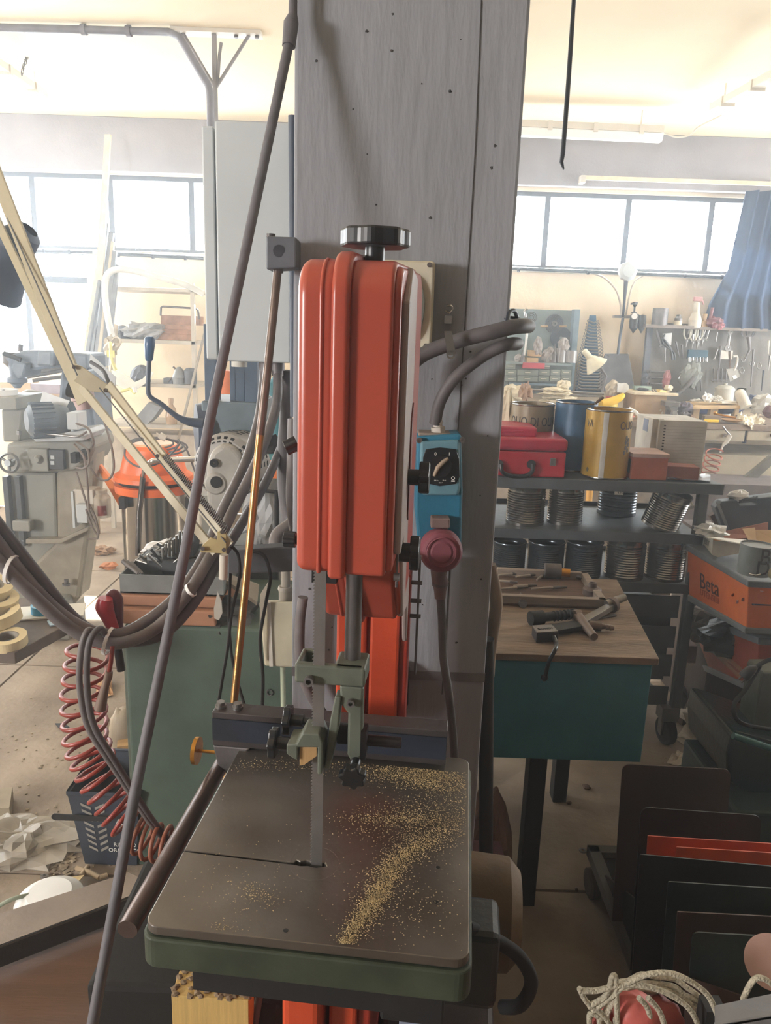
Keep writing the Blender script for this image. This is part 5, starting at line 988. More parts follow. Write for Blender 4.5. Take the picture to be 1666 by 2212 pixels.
make('brown_flap', M().quadbox([P(1630, 1145, 2.6), P(1700, 1145, 2.55), P(1700, 1178, 2.5), P(1628, 1182, 2.5)], (0, .004, 0)).quadbox([P(1605, 1143, 2.62), P(1632, 1140, 2.6), P(1634, 1172, 2.52), P(1625, 1180, 2.5)], (0, .004, 0)), card, bx)
letters('EDILIT', .03, frame(P(1527, 1172, 2.83), P(1539, 1182, 2.75)-P(1515, 1165, 2.95), (0, 0, 1)), mat('box_print', (140, 140, 132), .8), bx)
make('foil_bag', M().lump(P(1535, 1147, 2.85), (.12, .1, .05), 4, .35, 18), mat('foil_white', (206, 206, 204), .35), label='shiny white plastic bag lying in the open cardboard box', cat='bag')
jr = thing('paint_tin', 'grey plastic jar with a dark round letter mark on the Beta case', 'jar', P(1630, 1240, 2.42))
c = P(1628, 1238, 2.42); h = P(1628, 1175, 2.42).z-c.z; r_ = .052
make('jar_body', M().lathe([(0, 0), (r_, 0), (r_, h), (r_*.95, h), (r_*.95, h-.005), (0, h-.005)], c, n=40), mat('jar_grey_body', (122, 128, 128), .45), jr)
letters('B', .075, frame(c+V((.006, -r_-.001, h*.68)), (1, .12, 0), (0, 0, 1)), ink, jr, bend=r_)
letters('D', .07, frame(c+V((.004, -r_-.001, h*.30)), (1, .12, 0), (0, 0, 1)), ink, jr, bend=r_)
letters('airtol', .016, frame(c+V((.012, -r_-.0022, h*.56)), (1, .12, 0), (0, 0, 1)), greyband, jr, bend=r_)
make('tape_ring', M().ring(P(1668, 1238, 2.38), .018, .009, .02, (.3, -1, .2)), masking, label='small cream tape ring at the right picture edge on the case', cat='tape')
make('jar_base_clip', M().tube([P(1620, 1240, 2.36), P(1632, 1243, 2.34), P(1642, 1240, 2.36)], .003, 8), chrome, label='bright wire clip lying in front of the jar', cat='clip')
bc = thing('black_case', 'dark grey plastic tool case with a moulded handle leaning behind the cardboard box', 'case', P(1620, 1160, 3.1))
D = 3.1
make('case_shell', M().poly([P(1556, 1090, D), P(1560, 1083, D), P(1592, 1080, D), P(1597, 1087, D), P(1600, 1093, D), P(1635, 1090, D), P(1638, 1076, D), P(1740, 1066, D), P(1740, 1175, D), P(1590, 1175, D)], (.0, .05, 0)), mat('case_charcoal', (58, 66, 74), .5), bc, bevel=.004)
make('case_lower_shell', M().poly([P(1545, 1097, D+.06), P(1556, 1084, D+.06), P(1700, 1066, D+.06), P(1700, 1175, D+.06), P(1575, 1175, D+.06)], (.0, .05, 0)), mat('case_slate', (82, 92, 102), .5), bc, bevel=.004)
make('case_handle', M().tube([P(1597, 1083, D+.02), P(1603, 1080, D+.02), P(1632, 1077, D+.02), P(1637, 1074, D+.02)], .008, 8), mat('case_charcoal', (58, 66, 74)), bc)
_bt = P(1620, 1174, 3.1).z; make('storage_cabinet', M().box((P(1548, 1170, 3.1).x, 3.02, 0), (2.2, 3.5, _bt)), mat('cabinet_dark_brown', (70, 58, 54), .7), label='dark brown cabinet under the dark tool case at the right', cat='cabinet')
make('white_package', M().lump(P(1596, 1071, 3.135), (.09, .05, .055), 10, .25, 12), white, label='small crumpled white packet standing on the dark tool case', cat='packet')
make('orange_sponge', M().lump(V((P(1532, 1122, 3.1).x+.03, 3.1, _bt+.024)), (.07, .06, .05), 3, .2, 14), mat('sponge_orange', (206, 146, 84), .8), label='small orange brown sponge behind the trolley post', cat='sponge')
make('brown_folder', M().quadbox([P(1534, 1115, 3.2), P(1548, 1108, 3.2), P(1568, 1148, 3.2), P(1560, 1155, 3.2)], (0, .03, 0)), woodd, label='brown folded card beside the dark tool case', cat='card')
# clutter on the floor at the right
make('leaning_plank', M().quadbox([P(1492, 1350, 3.2), P(1498, 1350, 3.2), P(1615, 1452, 2.6), P(1606, 1456, 2.6)], (0, .03, -.03)), mat('plank_pinkish', (150, 112, 88), .8), label='long narrow plank leaning below the Beta case', cat='plank')
make('red_brown_board', M().quadbox([P(1494, 1352, 3.22), P(1600, 1452, 2.62), P(1560, 1440, 2.95), P(1490, 1420, 3.2)], (0, .02, -.01)), mat('board_red_brown', (132, 66, 48), .7), label='red brown board on the floor beneath the narrow plank', cat='board')
make('grey_bag', M().lump(P(1530, 1350, 2.95), (.16, .12, .14), 11, .35, 20), mat('bag_dusty_grey', (140, 132, 122), .6), label='crumpled grey plastic bag hanging under the Beta case', cat='bag')
make('black_bag', M().lump(P(1585, 1378, 2.8), (.26, .16, .14), 12, .15, 20), mat('bag_dark_green_black', (34, 44, 44), .4), label='dark bin bag under the Beta case', cat='bag')
make('small_white_box', M().box(*pbox(1486, 1396, 1505, 1432, 3.05, .08)), mat('box_dull_pink', (150, 130, 122), .8), label='small dull box with a white lid beside the trolley post', cat='box')
make('plastic_bag', M().lump(Z(1555, 1560, .04)+V((0, 0, -.02)), (.30, .28, .16), 21, .35, 26, 2.6), mat('bag_dusty_clear', (184, 176, 162), .4, bump=.6, bscale=18), label='large crumpled dusty plastic bag lying on the floor at the right', cat='bag')
make('plastic_bag', M().lump(Z(1610, 1540, .03), (.25, .24, .10), 27, .35, 20), mat('bag_dusty_clear', (184, 176, 162)), label='smaller crumpled plastic bag beside the dark teal machine', cat='bag')
make('paper_sheet', M().sheet([Z(1462, 1592, .006), Z(1550, 1636, .01), Z(1580, 1600, .02), Z(1500, 1552, .012)], .02, 2, 10, 2), paper, label='curled brown paper sheet lying on the floor by the castor', cat='paper')
make('paper_sheet', M().sheet([Z(1462, 1598, .002), Z(1535, 1652, .004), Z(1590, 1625, .006), Z(1520, 1565, .004)], .012, 6, 8, 2), paper, label='lower dusty paper sheet under the curled one', cat='paper')
make('paper_scrap', M().sheet([Z(1440, 1650, .002), Z(1490, 1660, .004), Z(1500, 1640, .01), Z(1465, 1622, .004)], .015, 12, 8, 2), paper, label='torn paper scrap on the floor beside the teal table', cat='paper')
make('brick_chunk', M().lump(Z(1556, 1655, .02), (.08, .06, .05), 9, .2, 10), mat('chunk_grey_brown', (110, 98, 84), .9), label='broken grey brown chunk on the floor behind the standing plates', cat='stone')
make('tape_roll', M().cyl(Z(1470, 1508, .05), Z(1488, 1500, .06), .05), darkgap, label='dark round roll on the floor behind the castor', cat='roll')
make('wood_block', M().cbox(Z(1474, 1556, .015), (.03, .03, .03), (0, 0, .5)), woodd, label='little dark wood block beside the castor wheel', cat='block')
# dark teal machine
mc = thing('teal_machine', 'dark glossy teal machine housing at the right edge of the picture', 'machine', P(1640, 1700, 2.05))
D = 2.0
make('housing', M().poly([P(1583, 1590, D), P(1600, 1594, D), P(1760, 1650, D), P(1760, 1800, D), P(1600, 1706, D), P(1574, 1690, D), P(1572, 1630, D)], (0, .32, 0)), tealdark, mc, bevel=.012, seg=3)
make('edge_highlight', M().tube([P(1584, 1589, D-.004), P(1760, 1648, D-.004)], .010, 10), mat('teal_highlight', (44, 96, 96), .35), mc)  # lighter teal tube paints the highlight along the housing edge
make('upper_ledge', M().poly([P(1588, 1578, D+.04), P(1604, 1562, D+.2), P(1760, 1590, D+.2), P(1760, 1625, D+.04)], (0, 0, -.03)), mat('ledge_dark', (40, 52, 54), .4), mc, bevel=.004)
make('rear_post', M().poly([P(1626, 1570, D+.15), P(1645, 1462, D+.15), P(1650, 1452, D+.15), P(1760, 1452, D+.15), P(1760, 1600, D+.15)], (0, .1, 0)), mat('post_grey_green', (84, 90, 84), .5), mc, bevel=.006)
make('lower_base', M().box((P(1600, 1700, 1.9).x, 1.9, 0), (1.6, 2.3, .36)), mat('base_teal', (24, 48, 46), .6), mc, bevel=.01)
cp = thing('power_cord', 'black power cord with a moulded plug looping over the teal machine', 'cord', P(1600, 1580, 1.95))
make('cord', M().tube([P(1642, 1438, 1.95), P(1612, 1488, 1.93), P(1588, 1518, 1.9), P(1587, 1545, 1.88), P(1610, 1565, 1.88), P(1680, 1578, 1.9)], .0058, 10, sub=6).tube([P(1690, 1418, 1.95), P(1655, 1428, 1.95), P(1630, 1443, 1.94)], .0058, 10, sub=4), darkgap, cp)
make('plug_body', M().tube([P(1632, 1442, 1.94), P(1622, 1448, 1.93), P(1610, 1460, 1.93), P(1606, 1464, 1.93)], [.008, .014, .016, .014], 8), black, cp)
for k in (-3, 4): make('plug_pin', M().cyl(P(1606+k, 1464+k, 1.93), P(1598+k, 1471+k, 1.93), .0022, n=8), steel_d, cp)

# ================================================================ rack of standing plates, lower right
rk = thing('plate_rack', 'low black rack on wheels holding standing metal plates at the lower right', 'rack', (.95, 1.6, 0))
make('base_frame', M().box((.655, 1.20, .09), (1.45, 1.235, .125)).box((.655, 2.02, .09), (1.45, 2.055, .125)).box((.655, 1.20, .09), (.69, 2.05, .125)).box((1.2, 1.20, .09), (1.235, 2.05, .125)), mat('rack_grey', (92, 90, 88), .6), rk, bevel=.002)
make('base_plate', M().box((.69, 1.2, .095), (1.4, 2.03, .105)), blackm, rk)
make('side_brace', M().poly([(.672, 1.93, .12), (.672, 1.50, .34), (.672, 1.28, .12)], (.006, 0, 0)), blackm, rk)
for x, y in ((.640, 1.36), (1.3, 1.36), (.66, 1.98)): make('rack_wheel', M().lathe([(0, -.014), (.03, -.016), (.044, -.012), (.045, 0), (.044, .012), (.03, .016), (0, .014)], (x, y, .0465), (1, .1, 0)), mat('wheel_dusty', (72, 62, 52), .8), rk)
def plate(lb, tl, tr, D, zb, mt, r=.02, th=.003, ang=0, lean=.06):
    a, b = P(*tl, D), P(*tr, D); wv = b-a; L_ = wv.length; u = wv.normalized(); H = (a.z-zb)
    dn = V((0, -lean, -H)).normalized(); Hl = H*1.01; pts = []
    for cx, cy, a0 in ((r, r, 180), (L_-r, r, 270)):
        pts += [(cx+r*math.cos(R(a0+90*i/6)), cy+r*math.sin(R(a0+90*i/6))) for i in range(7)]
    pts += [(L_, Hl), (0, Hl)]
    return make('metal_plate', M().poly([a+u*x+dn*y for x, y in pts], (0, th, 0)), mt, label=lb, cat='plate', group='plates standing in the low rack')
plate('tallest brown metal plate at the back of the low rack', (1345, 1651), (1580, 1662), 1.80, .125, sheetbr)
plate('dark plate with a bright top edge, second from the back of the rack', (1385, 1744), (1646, 1762), 1.64, .125, sheetbk)
plate('orange plate third from the back of the rack', (1400, 1806), (1720, 1826), 1.54, .13, sheetor, .002)
plate('brighter orange plate standing lower before the other orange one', (1462, 1830), (1720, 1846), 1.50, .13, mat('sheet_orange_bright', (214, 84, 38), .5), .002)
plate('large black plate in the middle of the rack', (1384, 1846), (1760, 1880), 1.42, .125, sheetbk, .002)
plate('dark green black plate before the large black one', (1444, 1905), (1760, 1925), 1.35, .125, mat('sheet_green_black', (32, 44, 42), .45, .2), .004)
plate('dull brown plate near the front of the rack', (1464, 1970), (1760, 1985), 1.29, .125, sheetbr, .002)
plate('nearest black plate with a rounded bright corner', (1497, 2014), (1780, 2030), 1.21, .125, mat('sheet_teal_black', (20, 34, 34), .4, .2), .012)
make('loose_brown_sheet', M().quadbox([P(1480, 2110, 1.19), P(1600, 2150, 1.15), P(1600, 2300, 1.12), P(1480, 2260, 1.17)], (0, .003, 0)), sheetbr, label='brown sheet leaning low at the front of the rack', cat='plate')
make('pink_disc', M().cyl(P(1668, 2078, 1.08), P(1668, 2078, 1.084), .043, n=48), pink, label='pinkish round disc standing at the right edge in front of the black plate', cat='disc', bevel=.0005)
# rope coil on a red bucket, angle bar
bk = thing('bucket', 'salmon red bucket under the rope coil at the bottom edge', 'bucket', (P(1395, 2212, .98).x, 1.0, 0))
c = P(1395, 2205, .98); make('bucket_wall', M().lathe([(.0, .0), (.06, 0), (.082, c.z-.05), (.078, c.z-.05), (.056, .01), (0, .01)], V((c.x, c.y, 0))), mat('bucket_red', (190, 90, 84), .5), bk)
make('salmon_float', M().lump(P(1375, 2190, .95), (.07, .06, .06), 2, .1, 18, smooth=True), mat('float_salmon', (206, 104, 96), .5), label='rounded salmon coloured float held inside the rope coil', cat='float')
make('red_float', M().lump(P(1425, 2195, .97), (.07, .06, .05), 5, .1, 18, smooth=True), mat('float_red', (150, 66, 60), .6), label='darker red float beside the salmon one in the rope coil', cat='float')
rp = M(); random.seed(11)
cx, cy, cz = P(1410, 2235, .96)
for i, (rx, ry, dx, dz) in enumerate(((.085, .07, 0, .05), (.075, .06, .005, .035), (.078, .055, .0, .022), (.066, .05, .01, .028), (.09, .06, .012, .01))):
    pts = []
    for k in range(22):
        a = k*math.pi*2/22; pts.append(V((cx+dx+rx*math.cos(a)+random.uniform(-.003, .003), cy+ry*math.sin(a)*.5, cz+dz*.6+.045*math.sin(a)+random.uniform(-.004, .004))))
    rp.tube(pts, .0042, 8, closed=True, sub=3)
for pts in ([(1252, 2135), (1268, 2165), (1300, 2190), (1330, 2230)], [(1270, 2175), (1310, 2150), (1322, 2112), (1330, 2112), (1332, 2160), (1335, 2230)], [(1280, 2185), (1325, 2150), (1350, 2128), (1400, 2105), (1460, 2105), (1520, 2140), (1545, 2180), (1560, 2230)], [(1252, 2140), (1290, 2140), (1330, 2130), (1380, 2128), (1440, 2145), (1490, 2180), (1515, 2230)], [(1380, 2155), (1400, 2180), (1410, 2230)], [(1400, 2155), (1425, 2185), (1440, 2230)], [(1300, 2200), (1275, 2190), (1275, 2230)], [(1605, 2160), (1622, 2125), (1640, 2112), (1666, 2125), (1700, 2170)]):
    rp.tube([P(x, y, .93) for x, y in pts], .0042, 8, sub=5)
make('rope_coil', rp, rope, label='tangled coil of white braided rope at the bottom right', cat='rope')
make('angle_bar', M().quadbox([P(1545, 2172, .9), P(1700, 2140, .9), P(1700, 2190, .88), P(1545, 2216, .88)], (0, 0, -.004)).quadbox([P(1545, 2214, .88), P(1700, 2188, .88), P(1700, 2230, .88), P(1545, 2260, .88)], (0, .004, 0)), mat('bar_pale_grey', (150, 152, 156), .5, .4), label='grey metal angle bar in the bottom right corner', cat='bar')
for i in range(1): make('bar_support', M().box((.50, .93, 0), (.53, .96, P(1580, 2220, .9).z-.005)), blackm, label='thin dark upright under the grey angle bar', cat='post')
# bits on the floor between table and rack
make('washer', M().ring(Z(1259, 1838, .001), .012, .005, .003), steel, label='small washer lying on the floor left of the plate rack', cat='washer')
for x, y, s_, lb in ((1268, 1700, .03, 'small dark chip on the floor under the teal table'), (1246, 1922, .01, 'tiny pale chip on the floor beside the rack'), (1230, 1735, .02, 'thin dark scrap on the floor before the teal table')):
    make('floor_chip', M().lump(Z(x, y, .004), (s_, s_, .01), x, .3, 10), woodd, label=lb, cat='chip')
make('dusty_sack', M().lump((.335, 1.95, .18), (.13, .2, .36), 6, .12, 20), mat('sack_brown', (112, 84, 72), .9), label='dusty brown sack standing behind the black pipe under the teal table', cat='sack')
make('wine_red_box', M().box((.24, 1.72, 0), (.345, 1.82, .30)), mat('box_wine', (84, 44, 48), .7), label='wine red low box on the floor behind the saw at the right', cat='box')

# ================================================================ lower left foreground
bl = M(); A_, B_, C2, D2 = Z(-60, 1992, .42), Z(279, 1884, .42), Z(340, 1915, .42), Z(-60, 2066, .42)
be = thing('steel_channel', 'long grey steel channel lying across the lower left corner', 'steel beam', (A_+B_)/2-V((0, 0, .06)))
make('top_flange', M().quadbox([D2, C2, B_, A_], (0, 0, -.006)), mat('channel_grey_brown', (142, 128, 116), .5, .3, var=.1), be, bevel=.001)
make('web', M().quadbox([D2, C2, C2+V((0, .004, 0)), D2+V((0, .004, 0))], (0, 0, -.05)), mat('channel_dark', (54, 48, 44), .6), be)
bd = thing('wooden_board', 'large dark brown veneered board under the steel channel in the lower left corner', 'board', (-.75, 1.1, .3))
make('board_face', M().quadbox([Z(-300, 2300, .36), Z(292, 2260, .36), Z(270, 1978, .36), Z(-200, 2000, .36)], (0, 0, -.02)), mat('board_brown', (98, 70, 52), .6, var=.12, scale=5, stretch=(.5, 6, 1)), bd)
for p in (Z(-200, 2230, .34), Z(260, 2230, .34), Z(255, 2010, .34)): make('board_leg', M().box((p.x-.02, p.y-.02, 0), (p.x+.02, p.y+.02, .341)), blackm, bd)
make('pale_wedge', M().quadbox([Z(268, 1985, .38), Z(292, 2030, .38), Z(330, 1990, .38), Z(320, 1960, .38)], (0, 0, -.01)), cardw, label='pale board corner between the steel channel and the fence rail', cat='board')
wp = thing('timber_offcut', 'light pine timber offcut standing upright at the bottom edge below the table', 'timber', (P(452, 2180, .93).x, .93, 0))
a, b = P(370, 2150, .93), P(537, 2162, .93)
make('timber', M().poly([V((a.x, .93, 0)), V((b.x, .93, 0)), V((b.x, .93, b.z)), V((a.x, .93, a.z))], (0, .045, 0)), mat('pine', (214, 180, 112), .65, var=.1, scale=9, stretch=(14, 14, .5)), wp, bevel=.001)
fz = M(); random.seed(2)
for i in range(60):
    t = random.random(); p = a*(1-t)+b*t+V((0, random.uniform(0, .045), .0)); fz.lump(p, (.012, .01, .006), i, .4, 6)
make('frayed_end', fz, mat('fray_brown', (142, 122, 98), .95), wp, kind='stuff')
make('grey_rod', M().cyl(P(447, 2060, .99), P(444, 2160, .95), .0045), rodgrey, label='thin grey rod standing behind the pine offcut', cat='rod')
make('grey_rod', M().cyl(P(572, 2080, 1.0), P(535, 2300, .95), .0062), rodgrey, label='slanting grey rod right of the pine offcut below the table', cat='rod')
make('dark_crate', M().box((-.47, 1.04, 0), (-.315, 1.45, .58)), mat('crate_black', (14, 13, 12), .8), label='dark box standing under the left side of the saw table', cat='box', bevel=.01)
# basket
bs = thing('basket', 'dark grey plastic waste basket with white printing and cut-out slots', 'basket', Z(235, 1870, 0))
zb = 0; ht = .26; f0 = Z(180, 1876, 0); c = V((f0.x+.11, f0.y+.10, 0))
def rect(cx, cy, a, b, z): return [V((cx-a, cy-b, z)), V((cx+a, cy-b, z)), V((cx+a, cy+b, z)), V((cx-a, cy+b, z))]
c = c-V((.03, 0, 0)); lo, hi = rect(c.x, c.y, .080, .085, .005), rect(c.x-.005, c.y+.02, .108, .12, ht); hi2 = rect(c.x-.005, c.y+.02, .103, .115, ht); lo2 = rect(c.x, c.y, .075, .08, .012)
bm_ = mat('basket_slate', (52, 58, 70), .5)
mb = M().add(lo+hi+hi2+lo2, [(0, 1, 5, 4), (1, 2, 6, 5), (2, 3, 7, 6), (3, 0, 4, 7), (4, 5, 9, 8), (5, 6, 10, 9), (6, 7, 11, 10), (7, 4, 8, 11), (8, 9, 13, 12), (9, 10, 14, 13), (10, 11, 15, 14), (11, 8, 12, 15), (12, 13, 14, 15), (0, 3, 2, 1)])
make('basket_wall', mb, bm_, bs)
mb = M()
for i in range(4): mb.quadbox([hi[i]+V((0, 0, -.008)), hi[(i+1) % 4]+V((0, 0, -.008)), hi[(i+1) % 4]+V((0, 0, .004)), hi[i]+V((0, 0, .004))], ((hi[i]-c).normalized()*.006)*V((1, 1, 0)).length*.7)
make('rim', mb, bm_, bs)
fr_n = (hi[1]-lo[0]).cross(hi[0]-lo[0]).normalized(); upv = ((hi[0]+hi[1])/2-(lo[0]+lo[1])/2).normalized()
def fpt(u, v_): return (lo[0]*(1-u)+lo[1]*u)*(1-v_)+(hi[0]*(1-u)+hi[1]*u)*v_+V((0, -.0012, 0))
sl = M()
for k in range(8):
    v0 = .22+k*.085
    for s_ in (-1, 1):
        cu = .33+s_*.10; sl.quadbox([fpt(cu-.07, v0-s_*.03), fpt(cu+.07, v0+s_*.03), fpt(cu+.07, v0+s_*.03+.035), fpt(cu-.07, v0-s_*.03+.035)], (0, -.0006, 0))
make('slot', sl, mat('slot_pale', (150, 146, 138), .9), bs, kind='stuff')
for s, v_, sz, sq in (('Alia', .62, .034, 1.1), ('RIFIUTO', .30, .019, 1), ('ORGANICO', .22, .019, 1), ('SERVIZI AMBIENTALI', .53, .007, 1), ('ECO', .42, .012, 1)):
    letters(s, sz, frame(fpt(.79, v_)+V((0, -.001, 0)), (1, 0, 0), upv), inkw, bs, squash=sq)
make('metal_strip', M().quadbox([P(116, 1758, 2.05), P(240, 1765, 2.0), P(240, 1775, 2.0), P(118, 1772, 2.05)], (0, .003, 0)).cyl(P(118, 1765, 2.05), P(118, 1765, 2.05)+V((0, .003, 0)), .010), blackm, label='dark flat metal strip laid across the waste basket rim', cat='strip')
# coiled red air hose
pts = []; ctrl = [V(P(*q)) for q in ((190, 1400, 1.33), (180, 1500, 1.33), (185, 1600, 1.33), (215, 1680, 1.33), (258, 1755, 1.32), (315, 1815, 1.31), (385, 1830, 1.30))]
nn = 420; turns = 20
for i in range(nn):
    t = i/(nn-1)*(len(ctrl)-1); k = min(int(t), len(ctrl)-2); f_ = t-k; c = ctrl[k]*(1-f_)+ctrl[k+1]*f_
    tg = (ctrl[k+1]-ctrl[k]).normalized(); tgn = (ctrl[min(k+2, len(ctrl)-1)]-ctrl[min(k+1, len(ctrl)-2)]).normalized() if k < len(ctrl)-2 else tg; tg = (tg*(1-f_)+tgn*f_).normalized()
    u = V((0, -1, .0)); u = (u-tg*u.dot(tg)).normalized(); w_ = tg.cross(u); a = i/(nn-1)*turns*2*math.pi
    pts.append(c+(u*math.cos(a)*1.15+w_*math.sin(a))*(.036+.004*math.sin(i*.013)))
rh = thing('coiled_air_hose', 'red coiled air hose hanging from the grey conduits at the lower left', 'hose', P(300, 1850, 1.3))
make('coil', M().tube(pts[:300], .0042, 8), redh, rh); make('coil', M().tube(pts[299:], .0042, 8), redhd, rh, label='dusty orange-red lower turns of the coil')
make('hose_end', M().tube([P(243, 1395, 1.3), P(240, 1430, 1.3), P(235, 1455, 1.3)], .0042, 8), redh, rh)
make('hose_coupling', M().tube([P(236, 1450, 1.3), P(234, 1462, 1.3), P(228, 1480, 1.3), P(222, 1505, 1.3), P(216, 1532, 1.3)], [.0065, .0075, .007, .009, .011], 12), mat('coupling_dusty', (128, 108, 96), .6, .3), rh)
bgn = thing('red_blow_gun', 'dark red hand air gun hanging on the conduit bundle', 'air gun', P(240, 1350, 1.33))
make('grip', M().tube([P(228, 1292, 1.34), P(226, 1312, 1.34), P(235, 1335, 1.34), P(248, 1365, 1.34)], [.013, .017, .013, .010], 12, sub=4), redp, bgn)
make('trigger', M().tube([P(232, 1288, 1.36), P(244, 1283, 1.36), P(252, 1295, 1.36), P(255, 1330, 1.36), P(258, 1360, 1.36)], [.005, .010, .012, .010, .007], 10, sub=4), mat('trigger_dark_red', (96, 30, 40), .4), bgn)
make('nozzle_tube', M().cyl(P(250, 1370, 1.34), P(262, 1448, 1.34), .008), black, bgn)
hose('hose_loop', [(205, 1370, 1.30), (190, 1362, 1.27), (176, 1400, 1.26), (172, 1480, 1.26), (190, 1570, 1.26), (240, 1650, 1.27), (320, 1770, 1.3), (370, 1830, 1.35)], .0058, conduit, 'grey hose looped over the conduits and falling to the lower right, outer strand', 'hose', 'grey hose strands over the conduits')
hose('hose_loop', [(230, 1375, 1.31), (215, 1358, 1.27), (192, 1392, 1.25), (188, 1480, 1.25), (202, 1565, 1.25), (246, 1640, 1.26), (325, 1765, 1.3), (375, 1828, 1.35)], .0058, conduit_d, 'grey hose looped over the conduits and falling to the lower right, inner strand', 'hose', 'grey hose strands over the conduits')
# floor rubbish at the left
make('metal_bar', M().quadbox([Z(-40, 1793, .03), Z(110, 1797, .03), Z(112, 1812, .03), Z(-40, 1812, .03)], (0, 0, -.03)), mat('bar_dusty', (140, 130, 112), .7), label='short square bar on the floor at the left edge by the clear bag', cat='bar')
make('wood_offcut', M().quadbox([Z(-20, 1745, .05), Z(0, 1702, .05), Z(27, 1700, .05), Z(20, 1745, .05)], (0, 0, -.05)), mat('offcut_grey', (150, 138, 118), .8), label='grey wood offcut on the floor at the left edge', cat='offcut')
make('clear_film', M().lump(Z(50, 1815, .01), (.40, .26, .09), 33, .35, 26, 2.4), mat('film_dusty', (190, 182, 168), .3, alpha=.6, bump=.5, bscale=15), label='crumpled clear film on the floor at the left edge', cat='film')
make('plastic_bowl', M().lathe([(0, .03), (.06, .028), (.09, .01), (.095, 0)], Z(108, 1945, .03)), white, label='white upturned bowl on the floor behind the steel channel', cat='bowl')
make('cream_card', M().quadbox([Z(130, 1925, .02), Z(150, 1895, .02), Z(182, 1890, .03), Z(160, 1915, .05)], (0, 0, -.003)), mat('card_cream', (214, 190, 140), .8), label='cream card scrap beside the white lid', cat='card')
make('green_hoop', M().tube([Z(-30, 1975, .03), Z(20, 1945, .06), Z(70, 1932, .05), Z(110, 1930, .03)], .006, 8, sub=5), mat('hoop_green', (150, 160, 140), .6), label='pale green bent strip on the floor at the left edge', cat='strip')
for i, (x0, y0, x1_, y1_) in enumerate(((165, 1875, 195, 1885), (175, 1892, 190, 1872), (195, 1885, 215, 1896), (215, 1896, 232, 1890))):
    make('bone_stick', M().cyl(Z(x0, y0, .02), Z(x1_, y1_, .02), .008, n=8), mat('stick_pale', (170, 150, 122), .8), label='pale short stick on the floor below the basket, %s from the left' % ('first', 'second', 'third', 'fourth')[i], cat='stick', group='short sticks below the basket')
rub = M(); random.seed(21)
for i in range(420):
    x, y = (random.gauss(130, 16), random.gauss(1845, 22)) if i < 200 else (random.uniform(0, 300), random.uniform(1480, 1880)) if i < 330 else (random.uniform(1420, 1600), random.uniform(1450, 1680))
    s_ = random.uniform(.004, .014) if i < 200 else random.uniform(.003, .009)
    rub.lump(Z(x, y, .002), (s_*1.5, s_*1.3, s_*.6), i, .35, 6)
make('floor_debris', rub, mat('debris_pale', (172, 156, 132), .9, var=.3), label='scattered pale crumbs and chips on the floor', cat='debris', kind='stuff')
for i, (x, y, s_) in enumerate(((145, 1790, .02), (125, 1770, .02), (150, 1828, .02), (95, 1895, .012))):
    make('metal_scrap', M().ring(Z(x, y, .004), s_, s_*.4, .006, (.2, .3, 1), n=14), steel, label='small bright metal piece among the floor rubbish, %s' % ('near the basket', 'topmost', 'right of the clear film', 'lowest')[i], cat='scrap')
make('dark_scrap', M().quadbox([Z(119, 1562, .01), Z(140, 1562, .01), Z(150, 1570, .03), Z(128, 1572, .01)], (0, 0, -.004)), blackm, label='small dark bent scrap on the floor left of the red coil', cat='scrap')
make('milk_jug', M().lump(Z(264, 1572, .09)-V((0, 0, .02)), (.10, .10, .22), 4, .1, 18, smooth=True), mat('jug_dusty', (168, 154, 134), .5), label='dusty pale plastic jug on the floor beside the green cabinet', cat='jug')
make('wood_chunk', M().cbox(Z(272, 1620, .03), (.06, .06, .07), (0, 0, .3)), wood, label='small wood chunk on the floor beside the green cabinet', cat='block')
make('torn_paper', M().sheet([Z(205, 1510, .003), Z(245, 1505, .003), Z(240, 1460, .02), Z(212, 1470, .01)], .02, 4, 6, 3), mat('paper_brown', (170, 130, 92), .9), label='torn brown paper on the floor behind the red coil', cat='paper')
# ================================================================ green cabinet and what stands on it
GD, GT = 2.05, .80
gx0, gx1 = P(266, 1345, GD).x, P(660, 1345, GD).x
gc = thing('steel_cabinet', 'large dusty green steel cabinet standing left of the column', 'cabinet', ((gx0+gx1)/2, 2.3, 0))
make('cabinet_body', M().box((gx0, GD, 0), (gx1, GD+.45, GT)), benchgreen, gc, bevel=.01, seg=3)
make('side_flange', M().box((gx0-.012, GD+.02, .02), (gx0, GD+.06, GT-.02)), sgreen, gc, bevel=.002)
make('door_ring', M().ring(P(583, 1495, GD), .010, .007, .004, (0, -1, 0)), steel_d, gc)
def gbox(nm, lb, x0, y0, x1, y1, D, dep, mt, cat, z0=None, grp=None, bevel=.003):
    a_, b_ = pbox(x0, y0, x1, y1, D, dep)
    if z0 is not None: a_ = (a_[0], a_[1], z0)
    return make(nm, M().box(a_, b_), mt, label=lb, cat=cat, group=grp, bevel=bevel), b_[2]
wbx = mat('box_terracotta', (158, 112, 84), .75, var=.1)
_, z1_ = gbox('wooden_box', 'lower shallow reddish wooden box on the green cabinet', 250, 1318, 466, 1350, GD+.0, .30, wbx, 'box', GT+.002, bevel=.005)
_, z2_ = gbox('wooden_box', 'upper shallow reddish wooden box under the grey tray', 254, 1288, 470, 1318, GD+.02, .28, wbx, 'box', z1_+.002, bevel=.005)
tb_ = thing('drill_tray', 'grey open metal tray full of drill bits on the reddish boxes', 'tool tray', P(350, 1288, GD+.1))
a_, b_ = pbox(259, 1243, 415, 1289, GD+.03, .30); z0_ = z2_+.002; x0_, y0_, x1_, y1_ = a_[0], a_[1], b_[0]+.09, b_[1]; zt_ = b_[2]
